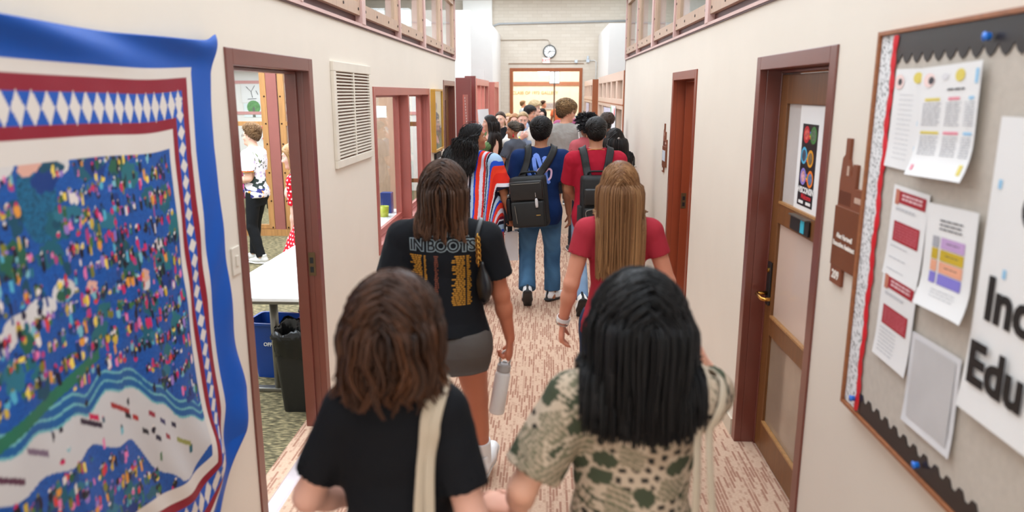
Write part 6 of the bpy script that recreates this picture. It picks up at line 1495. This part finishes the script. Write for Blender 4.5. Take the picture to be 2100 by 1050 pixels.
MB().lathe([(.001, -.13), (.030, -.128), (.031, .07), (.024, .085), (.001, .086)], (-.205, -.07, -.04), 18).xform(Mx).build('flask', M('dark_steel', (40, 42, 46), .3, metal=.6), bt, smooth=True)
MB().lathe([(.001, .087), (.025, .087), (.025, .12), (.001, .122)], (-.205, -.07, -.04), 18).xform(Mx).build('cap', M('cap_silver', (150, 150, 150), .3, metal=.8), bt, smooth=True)
pb = empty('paper_bag', (p.loc[0] - .275, p.loc[1] - .02, .42), R(8)); tag(pb, 'plain white carrier bag hanging below the large backpack', 'bag')
V = [(x * s_, y * s_, z) for z, s_ in ((.0, 1.), (.28, .92)) for x, y in ((-.065, -.03), (.065, -.03), (.065, .03), (-.065, .03))]
MB().add(V, [(0, 1, 2, 3), (0, 1, 5, 4), (1, 2, 6, 5), (2, 3, 7, 6), (3, 0, 4, 7)]).build('bag_body', M('white_carrier', (222, 220, 220), .4, bump=.2, bscale=30), pb)
MB().tube(spline([(-.03, 0, .27), (-.02, 0, .36), (.02, 0, .36), (.03, 0, .27)], 5), .004, 6).build('handle', PAPER, pb)

# ---- 6 red tee
p = Fig('red', 'man with short dark fade, red tee, thin neck chain and black backpack', (.445, 6.60, 0), 3, 1.76, 'm', 1.04, res=.0065, skin=(176, 122, 92), LF=(-.115, -.16, .08, 52, 4), RF=(.11, .16, 0, 0, -6), LH=(-.10, .23, .98), RH=(.10, .23, .98), lpole=(-1, -.6, -.2), rpole=(1, -.6, -.2), head=(-4, -2, 0), sw=1.06)
p.tee(plain((164, 24, 46), .10), hem=.80, sleeve=.74, fit=.020, sfit=.028, amp=.007, name='shirt', seed=17)
p.pants(jean((64, 100, 142), (166, 190, 212)), 1., fit=.018, name='jeans', seed=19, amp=.007)
p.shoes('sneaker', (232, 230, 226), (28, 28, 28), (30, 30, 32))
p.crop((10, 9, 8), (40, 34, 30), top=.026, sides=.006, comb=(.9, .5, .1), L=.05, tipl=.004, n=2200, seed=12)
ch = MB(); body = p.torso + [p.neck]
ring = []
for a in np.linspace(0, 2 * math.pi, 32, endpoint=False):
    q = A_(.10 * math.cos(a), -.018 + .10 * math.sin(a), 1.487 - .02 * math.sin(a)); ring.append(q)
ring = np.array(ring)
for _ in range(25):
    d = evalp(body, ring); cdir = A_(0, -.018, 1.49) - ring; cdir[:, 2] = 0; cdir /= np.linalg.norm(cdir, axis=1, keepdims=True); ring = ring + cdir * (d - .016)[:, None] * .6
ch.tube([tuple(q * p.S) for q in ring], .0030, 6, closed=True).build('neck_chain', BRASS, p.root, smooth=True)
backpack(p, 'backpack', 'black rounded backpack with mesh side pocket on the red-tee man', -.01, 1.07, .29, .46, .15, 4, 0, 'round')

# ---- 7 striped caftan
p = Fig('caftan', 'woman with long curly black hair in a red, blue and white striped caftan', (-.665, 6.92, 0), -30, 1.70, 'f', 1.35, res=.007, skin=(170, 112, 80), RH=(.34, .10, .90), rpole=(1, -.6, 0), head=(-42, 2, 0), face=True, curl=.9, sw=1.08)
bands = [((214, 44, 30), 3), ((226, 220, 226), 1), ((26, 22, 40), 1.6), ((170, 190, 210), 1.8), ((30, 70, 180), 1.2), ((226, 60, 36), 2.4), ((214, 206, 222), 2.0), ((206, 48, 38), 1.4), ((110, 20, 50), 1), ((214, 214, 226), .6), ((24, 20, 38), 1.5), ((160, 186, 212), 2), ((34, 78, 190), 1.3), ((226, 62, 38), 2.2)]
ed = np.cumsum([0] + [b for _, b in bands]); ed = ed / ed[-1]; bc = np.array([lin(c) for c, _ in bands], f32)
def stripes(V, N):
    sx = p.shx + .02; ax = np.abs(V[:, 0]); out = np.clip((ax - sx + .05) / .12, 0, 1)
    u = ax * (1 - out) + out * (sx + .55 * np.maximum(0, 1.47 - V[:, 2])) ; u = u * np.sign(V[:, 0] + 1e-6) + .02 * np.sin(V[:, 2] * 5) + .06 * (1.4 - V[:, 2]) * (1 - out)
    t = (u / .33) % 1.; return bc[np.clip(np.searchsorted(ed, t, side='right') - 1, 0, len(bc) - 1)]
T = [(.16, .27, .20, .0), (.5, .285, .205, 0), (.9, .29, .20, 0), (1.15, .27, .185, .0), (1.32, .245, .16, 0), (1.40, .20, .125, -.006), (1.46, .12, .085, -.014), (1.49, .085, .07, -.014)]
P_ = [loft(T, .03), rc((.05, -.02, 1.45), p.RS, .075, .085, .04), rc((-.05, -.02, 1.45), p.LS, .075, .085, .04)]
for S_, E_, sg in ((p.RS, p.RE, 1), (p.LS, p.LE, -1)):
    P_.append(rc_cut(S_, S_ + (E_ - S_) * .92, .085, .105, .05)); P_.append(rc(S_ + (E_ - S_) * .78, S_ + (E_ - S_) * 1.2, .085, .090, .005, op='s'))
    P_.append(rc((sg * .20, 0, 1.25), (sg * .25, 0, .55), .07, .09, .06))
P_.append(rc(p.neck_lo(), p.hp((0, .01, 1.60)), .072, .09, .008, op='s'))
V, F = sdf(P_, .0048); p.cloth('caftan', V, F, stripes, amp=.010, freq=12, seed=22, fold=lambda V: .010 * np.sin(V[:, 0] * 46 + 3 * np.sin(V[:, 2] * 3)) * np.clip((1.2 - V[:, 2]) / .6, 0, 1))
p.shoes('sneaker', (60, 50, 48), (40, 38, 36))
p.hair((8, 7, 8), (30, 24, 22), n=3600, L=.56, Lvar=.12, m=22, r=.0036, vol=.040, lift=.5, side=.5, comb=(0, -.35, 0), grav=.45, amp=.010, freq=30, curlr=.006, clump=.28, nclump=420, seed=31, capoff=.014, back=-.03, pushoff=.07)
for sx in (1,):
    e = MB(); c = p.hp((sx * .086, -.006, 1.588)); e.tube([A_(*c) * p.S + A_(0, math.cos(a) * .014, math.sin(a) * .014) for a in np.linspace(0, 6.28, 14, endpoint=False)], .0025, 6, closed=True).build('earring', BRASS, p.root, smooth=True)
g, d, n_, tt = p.grip['R']; gw = p.world() @ Vector(tuple(g)); ph = empty('phone', tuple(gw), p.yaw); tag(ph, 'dark phone held low by the striped-caftan woman', 'phone')
MB().box(-.006, .006, -.036, .036, -.075, .07).build('phone_case', BLACK, ph, bevel=.004); MB().box(-.0068, -.0061, -.033, .033, -.07, .065).build('screen', M('dark_screen', (40, 40, 50), .1), ph)

# ---- 8 grey curls
p = Fig('grey', 'woman with a dark curly updo, red drop earring and grey top, in profile', (-.44, 10.45, 0), 52, 1.585, 'f', 1.0, res=.008, skin=(190, 134, 104), LH=(-.20, .26, 1.02), RH=(.24, .24, .98), head=(30, -8, 0), face=True)
p.tee(plain((86, 90, 100), .1), hem=.84, sleeve=.66, fit=.018, sfit=.022, seed=41); p.pants(jean((18, 20, 26), (34, 36, 44)), 1., name='trousers'); p.shoes('sneaker', (24, 24, 26), (232, 230, 226), (230, 230, 230))
p.hair((20, 16, 14), (120, 104, 86), n=900, L=.13, m=10, r=.005, vol=.030, lift=.6, comb=(0, -.5, .3), grav=.05, amp=.012, freq=40, curlr=.008, clump=.4, nclump=80, seed=42, capoff=.014, tie=(0, -.115, .02), front=.2)
p.blob('hair_bun', [ell(p.hp((0, -.125, 1.685)), (.055, .045, .05), .01), ell(p.hp((.02, -.14, 1.65)), (.035, .035, .04), .02)], (38, 30, 26), HAIRM, bumpy=.010, freq=80)
for sx in (1, -1): MB().lathe([(.001, .02), (.004, .012), (.012, -.01), (.015, -.026), (.008, -.036), (.001, -.038)], tuple(p.hp((sx * .086, -.004, 1.575)) * p.S), 12).build('earring', M('red_earring', (206, 26, 40), .35), p.root, smooth=True)

# ---- 9 green top
p = Fig('green', 'woman with long straight dark hair and a sleeveless green wrap top', (-.84, 11.25, 0), 130, 1.66, 'f', .95, res=.008, skin=(226, 172, 148), RH=(.20, .22, 1.02), LH=(-.12, .25, 1.0), head=(-34, -4, 0), face=True)
p.tee(lambda V, N: plain((104, 132, 84), .1)(V, N) * (1 + .18 * np.sin((V[:, 0] + V[:, 2] * .6) * 150))[:, None], hem=.80, sleeve=0, fit=.016, seed=44, open_neck=.14, amp=.007); p.pants(plain((24, 26, 30)), 1., name='trousers', fit=.03); p.shoes('sneaker', (40, 38, 38), (60, 58, 56))
p.hair((16, 12, 11), (58, 42, 34), n=1100, L=.66, m=15, r=.0062, vol=.020, lift=.25, side=.8, comb=(0, -.15, 0), grav=.6, amp=.004, freq=9, clump=.4, nclump=70, seed=45, pushoff=.022)

# ---- 10 grey tee, tall
p = Fig('tall', 'tall man with tousled light brown hair, grey tee and red drawstring bag, back turned', (.245, 9.90, 0), -10, 1.86, 'm', 1.0, res=.008, skin=(216, 156, 128), head=(-58, -4, 0), face=True, RF=(.09, .22, 0, 0, -4), LF=(-.07, -.2, .06, 45, 0), RH=(.27, .06, .88), LH=(-.2, .2, .98), sw=1.06)
p.tee(plain((158, 154, 148), .05), hem=.80, sleeve=.80, fit=.026, sfit=.034, amp=.009, seed=47); p.pants(plain((40, 44, 52)), .62, fit=.024, name='shorts', mat=CLOTH); p.shoes('sneaker', (226, 224, 222), (38, 38, 40), None, (238, 238, 236))
p.crop((62, 44, 30), (196, 156, 108), top=.034, sides=.006, nape=-.66, comb=(.3, .9, .3), L=.06, tipl=.030, n=2100, r=.0038, rough=.014, wave=.008, seed=48)
t = held(p, 'drawstring_bag', 'red drawstring bag on the side of the tall grey-tee man', 'bag'); S = p.S
V, F = sdf([rc((.18, -.15, 1.00), (.20, -.14, 1.16), .15, .085, .04, ((.3, 1, 0), .35)), rc((.20, -.14, 1.16), (.21, -.12, 1.27), .06, .02, .03, ((.3, 1, 0), .4)), rc((.15, -.15, .86), (.16, -.15, 1.0), .14, .15, .04, ((.3, 1, 0), .3))], .010)
V = V + normals(V, F) * (wob(V, 3, 40) * .006)[:, None]; mesh_np('bag_body', V * S, F, M('red_nylon', (218, 40, 38), .4, bump=.2, bscale=40), t)
strap(p, 'cord', [(.17, .10, 1.34), (.17, .02, 1.45), (.185, -.06, 1.43), (.21, -.125, 1.28)], .012, .006, PAPER, t, off=.036)

# ---- group in the middle distance, facing the camera or turned aside
def simple(name, label, loc, yaw, h, sex, shirt, skin, hk, head=(0, 0, 0), bw=1., pants=(36, 40, 50), face=True, res=.010, sleeve=.66, long=False, shoe=(70, 68, 68), **kw):
    q = Fig(name, label, loc, yaw, h, sex, bw, res=res, skin=skin, head=head, face=face, **kw)
    q.tee(plain(shirt, .07, len(name) % 7), hem=.82, sleeve=sleeve, fit=.020, sfit=.024, seed=len(name) * 3 + 1, long=long, name='shirt')
    q.pants(plain(pants), 1., name='trousers'); q.shoes('sneaker', shoe, (220, 216, 210)); c_ = hk.pop('crop', 0); (q.crop if c_ else q.hair)(**hk); return q
def hs(a, b, **k): return dict(dict(colA=a, colB=b, n=900, r=.0042, crop=1), **k)
def hl_(a, b, L=.5, **k): return dict(dict(colA=a, colB=b, n=700, L=L, m=11, r=.0075, vol=.018, lift=.25, side=.8, comb=(0, -.15, 0), grav=.55, amp=.006, freq=14, clump=.4, nclump=60, pushoff=.024), **k)
def ht(a, b, tie=(0, -.12, -.02), **k): return dict(dict(colA=a, colB=b, n=600, L=.16, m=8, r=.0065, vol=.012, lift=.2, side=.2, comb=(0, -.9, .1), grav=.02, clump=.2, nclump=50, tie=tie, capoff=.005, front=.10), **k)
p = simple('cream', 'fair-haired girl facing us in an open cream jacket, hand at her chest', (-.36, 11.75, 0), 178, 1.70, 'f', (150, 164, 190), (232, 178, 158), ht((164, 132, 92), (212, 182, 140)), head=(4, -16, 0), brow=(150, 116, 84), RH=(.02, .19, 1.34), rpole=(1, .1, -.3), rfd=(-.75, .1, .6), rpn=(0, -1, 0), LH=(-.25, .12, .92), res=.008)
T = [(z, a + .045, b + .045, c) for z, a, b, c in p.T if .8 < z < 1.47]
P_ = [loft(T, .03, z0=.84)]
for S_, E_, W_, sg in ((p.RS, p.RE, p.RW, 1), (p.LS, p.LE, p.LW, -1)): P_ += [rc((sg * .04, -.02, 1.455), S_, .075, .085, .04), rc(S_, E_, .085, .074, .03), rc_cut(E_, E_ + (W_ - E_) * .9, .074, .056, .03)]
P_ += [rc(p.neck_lo(), p.hp((0, .01, 1.60)), .085, .10, .01, op='s'), rc((0, .17, 1.46), (0, .17, .82), .075, .085, .02, op='s')]
V, F = sdf(P_, .009); p.cloth('jacket', V, F, plain((228, 220, 210), .05), amp=.008, seed=51)
ringband(p, p.RW - (p.RW - p.RE) / np.linalg.norm(p.RW - p.RE) * .02, (p.RW - p.RE) / np.linalg.norm(p.RW - p.RE), .041, .011, 'wristband', M('yellow_band', (240, 206, 80), .5))
simple('bunback', 'woman with brown hair pulled back and a black top beside the paper signs', (-.735, 12.1, 0), 158, 1.69, 'f', (26, 26, 28), (232, 184, 160), ht((52, 36, 26), (104, 76, 54)), head=(12, -10, 0), sleeve=.4)
simple('blonde', 'blonde girl in a pale top behind the black-topped woman', (-.715, 14.2, 0), 172, 1.61, 'f', (226, 214, 208), (236, 190, 166), hl_((190, 154, 106), (230, 202, 160), .42), head=(8, -12, 0))
simple('auburn', 'girl with auburn-blonde hair and a pink top beside the blonde girl', (-.53, 12.6, 0), 185, 1.65, 'f', (226, 190, 184), (232, 180, 158), hl_((158, 108, 70), (214, 170, 124), .42), head=(-8, -12, 0))
p = simple('denim', 'dark-haired young man in profile with a light blue shirt and black strap', (-.32, 13.6, 0), -108, 1.745, 'm', (178, 190, 212), (222, 164, 134), hs((16, 14, 14), (50, 42, 38), top=.032, L=.06), head=(0, -14, 0))
t = held(p, 'backpack', 'dark backpack worn by the young man in light blue', 'backpack')
for sx in (1, -1): strap(p, 'shoulder_strap', [(sx * .12, .13, 1.10), (sx * .118, .125, 1.32), (sx * .110, .03, 1.475), (sx * .105, -.08, 1.45), (sx * .09, -.14, 1.32)], .060, .012, NYLON, t, off=.034)
MB().box(-.15, .15, -.30, -.155, .90, 1.36).build('pack_body', NYLON, t, bevel=.04)
simple('fairman', 'tall blond man in a dark tee behind the crowd', (-.235, 15.0, 0), -112, 1.80, 'm', (44, 46, 50), (234, 186, 162), hs((196, 164, 116), (240, 218, 176), L=.07, top=.042, sides=.020, tipl=.014), head=(0, -6, 0), sleeve=.8)
simple('bob', 'woman with a black bob and rosy face under the gallery light', (-.115, 15.6, 0), -165, 1.665, 'f', (40, 40, 44), (238, 190, 170), hl_((10, 10, 12), (40, 36, 38), .30), head=(0, -14, 0))
simple('mauve', 'person in a mauve shirt with fair hair, mostly behind the tall man', (.45, 13.2, 0), -12, 1.80, 'm', (158, 84, 112), (222, 168, 142), hs((150, 116, 76), (214, 180, 130)), bw=1.3, sw=1.1, face=False)
simple('curly', 'person with a cap of tight black curls and a dusty pink top', (.50, 9.15, 0), 25, 1.70, 'f', (186, 92, 98), (150, 98, 72), dict(colA=(12, 11, 12), colB=(44, 40, 42), n=1100, L=.085, m=10, r=.0048, vol=.03, lift=1.0, comb=(0, -.1, .1), grav=.1, amp=.006, freq=60, curlr=.011, clump=.5, nclump=120, capoff=.022, nape=-.6), sleeve=.45, face=False)
p = simple('afro', 'person with a round afro puff in front of the oak partition', (.84, 10.6, 0), 5, 1.63, 'f', (120, 112, 140), (130, 86, 62), ht((18, 13, 11), (44, 32, 26), tie=(0, -.09, .06)), face=False)
p.blob('hair_puff', [ell(p.hp((.02, -.06, 1.765)), (.115, .10, .098), .02)], (58, 42, 33), HAIRM, res=.006, bumpy=.018, freq=130)
p = simple('darkwave', 'woman with long wavy dark hair clipped half up, walking by the right wall', (.715, 7.75, 0), 2, 1.63, 'f', (226, 220, 212), (208, 154, 126), hl_((12, 10, 10), (52, 40, 34), .60, n=2200, r=.0044, amp=.012, freq=22, nclump=300, clump=.25, vol=.022), face=False, sleeve=.3, res=.008)
MB().lathe([(.001, 0), (.012, -.002), (.014, -.006), (.001, -.008)], tuple(p.hp((.03, -.128, 1.655)) * p.S), 10, 'y').build('hair_clip', M('silver', (190, 186, 184), .25, metal=.9), p.root)
t = held(p, 'shoulder_bag', 'pale bag with thin dark strap beside the right wall', 'bag')
strap(p, 'strap', [(.15, .08, 1.34), (.155, .02, 1.43), (.165, -.05, 1.41), (.21, -.09, 1.2), (.24, -.08, 1.02)], .014, .005, BLACK, t, off=.026); MB().box(.19, .27, -.20, .06, .68, .95).build('bag_body', CANVAS, t, bevel=.02)
# gallery visitors
simple('gal_orange', 'man in a peach-orange shirt with his back to us in the gallery', (.42, 26.2, 0), 8, 1.69, 'm', (236, 130, 92), (150, 100, 76), hs((18, 15, 14), (44, 38, 34), n=300), face=False, res=.014)
simple('gal_blue', 'man in a pale blue shirt at the gallery wall', (-.83, 27.0, 0), -70, 1.69, 'm', (188, 204, 222), (226, 170, 140), hs((120, 86, 54), (190, 150, 108), n=300), face=False, res=.014)
simple('gal_black', 'nearer of the two men in black facing right in the gallery', (-.31, 25.4, 0), -85, 1.68, 'm', (22, 22, 26), (216, 160, 132), hs((14, 12, 12), (36, 32, 30), n=300), face=False, res=.014)
simple('gal_dark', 'taller of the two men in black facing right in the gallery', (-.10, 26.6, 0), -90, 1.70, 'm', (26, 26, 30), (224, 168, 144), hs((48, 28, 20), (96, 60, 44), n=300), face=False, res=.014)

# ---- office: young man with glasses
def splash(V, N):
    o = np.tile(np.array(lin((232, 226, 232)), f32), (len(V), 1)); a = wob(V, 61, 26, 4); b = wob(V, 62, 34, 4); low = np.clip((1.36 - V[:, 2]) / .3, 0, 1)
    for m, c in ((a > .42 - .3 * low, (52, 62, 58)), (b > .38, (116, 130, 84)), (a < -.38, (206, 186, 222)), ((b < -.42) & (V[:, 2] < 1.15), (70, 84, 150)), ((a * b < -.14) & (V[:, 2] < 1.2), (30, 32, 38)), ((V[:, 2] < .98) & (a > .1), (60, 60, 120)), ((V[:, 2] < .96) & (b < -.2), (226, 160, 70))): o[m & (np.abs(V[:, 0]) < .20)] = lin(c)
    m = (V[:, 0] < -.20) & (np.abs(V[:, 2] - 1.20) < .022); st_ = ((V[:, 2] - 1.178) / .0075).astype(int) % 6; cs = np.array([lin(c) for c in ((120, 60, 170), (40, 110, 200), (50, 160, 80), (240, 220, 60), (240, 140, 40), (220, 50, 50))], f32); o[m] = cs[st_[m]]
    return o
p = Fig('glasses', 'young man with glasses and a splashed white tee standing in the office', (-3.42, 8.5, 0), 84, 1.61, 'm', .92, res=.0065, skin=(232, 186, 162), LH=(-.12, .22, 1.06), RH=(.10, .24, 1.06), lpole=(-.3, -1, -.2), rfd=(0, 1, .1), rpn=(-1, 0, 0), lfd=(.1, 1, .1), lpn=(1, 0, 0), face=True, brow=(96, 70, 50), LF=(-.09, -.06, 0, 0, -4), RF=(.10, .14, 0, 0, 2))
p.tee(splash, hem=.88, sleeve=.72, fit=.018, sfit=.030, seed=63, amp=.006); p.pants(plain((26, 27, 30), .15), 1., name='trousers', fit=.012); p.shoes('sneaker', (206, 202, 196), (232, 230, 226))
p.crop((92, 66, 44), (176, 136, 94), top=.036, sides=.010, comb=(.3, .3, .5), L=.04, tipl=.018, n=1900, r=.0036, rough=.012, wave=.008, front=.05, seed=64)
gb = MB()
for sx in (1, -1):
    gb.tube([A_(*p.hp((sx * .031 + .021 * math.cos(a), .108, 1.645 + .017 * math.sin(a)))) * p.S for a in np.linspace(0, 6.28, 16, endpoint=False)], .0016, 6, closed=True); gb.tube([A_(*p.hp(q)) * p.S for q in ((sx * .052, .107, 1.648), (sx * .078, .06, 1.650), (sx * .084, -.01, 1.648))], .0016, 6)
gb.tube([A_(*p.hp((x, .110, 1.648))) * p.S for x in (-.011, .011)], .0016, 6).build('glasses', M('thin_frame', (120, 90, 70), .3, metal=.5), p.root, smooth=True)
wl = (p.LW - p.LE) / np.linalg.norm(p.LW - p.LE); ringband(p, p.LW - wl * .01, wl, .036, .012, 'watch', BLACK)
S = p.S; MB().tube(spline([A_(-.10, .115, .955) * S, A_(-.11, .125, .80) * S, A_(-.108, .125, .62) * S], 4), .007, 6, flat=.4).build('lanyard', M('blue_lanyard', (40, 80, 140), .6), p.root)
MB().box(-.15 * S, -.03 * S, .105 * S, .125 * S, .935 * S, .965 * S).build('belt_tape', M('bright_blue_tape', (50, 110, 230), .5), p.root)
gw = p.world() @ Vector((-.01, .33, 1.04)); fo = empty('folder', tuple(gw), p.yaw); tag(fo, 'blue folder held by the young man with glasses', 'folder'); MB().box(-.006, .006, -.07, .06, -.16, .02).build('cover', M('folder_blue', (40, 96, 190), .5), fo, bevel=.002)
g = p.grip['L'][0]

# ---- office: polka-dot dress
def dots(V, N):
    o = np.tile(np.array(lin((212, 22, 44)), f32), (len(V), 1)); s_ = .036; an = np.arctan2(V[:, 1], V[:, 0]) * .17; a = an / s_; b = V[:, 2] / s_ ; a = a + .5 * (np.floor(b) % 2); fa, fb = a % 1 - .5, b % 1 - .5
    o[fa * fa + fb * fb < .055] = lin((244, 226, 226)); return o
p = Fig('polka', 'woman in a red polka-dot dress leaning on the office table behind the door jamb', (-2.09, 6.32, 0), 88, 1.57, 'f', 1.08, res=.007, skin=(240, 196, 178), lean=8, head=(8, -14, 0), LH=(-.10, .12, .86), RH=(.30, .10, .86), face=True, brow=(170, 130, 96), RF=(.10, .03, 0, 0, -8), LF=(-.10, -.05, 0, 0, 4))
p.pants(plain((20, 20, 22)), 1., name='trousers', fit=.008)
T = [(.52, .31, .26, .02), (.70, .29, .235, .01), (.95, .205, .155, -.004), (1.10, .150, .115, 0), (1.24, .162, .125, .015), (1.36, .168, .112, .0), (1.43, .135, .09, -.01), (1.47, .08, .07, -.012)]
P_ = [loft(T, .03, cfun=p.cf)]
for S_, E_, sg in ((p.RS, p.RE, 1), (p.LS, p.LE, -1)): P_ += [rc((sg * .03, -.022 + float(p.sh(1.46)), 1.46), S_, .055, .066, .03), rc_cut(S_, S_ + (E_ - S_) * .8, .068, .066, .03)]
P_.append(rc(p.neck_lo(), p.hp((0, .01, 1.60)), .066, .085, .008, op='s'))
V, F = sdf(P_, .006); p.cloth('dress', V, F, dots, amp=.006, seed=71, fold=lambda V: .016 * np.sin(np.arctan2(V[:, 1], V[:, 0]) * 9) * np.clip((.95 - V[:, 2]) / .3, 0, 1))
p.shoes('clog', (34, 34, 38), (26, 24, 24))
p.hair(**hl_((150, 104, 62), (214, 172, 118), .34, n=1100))
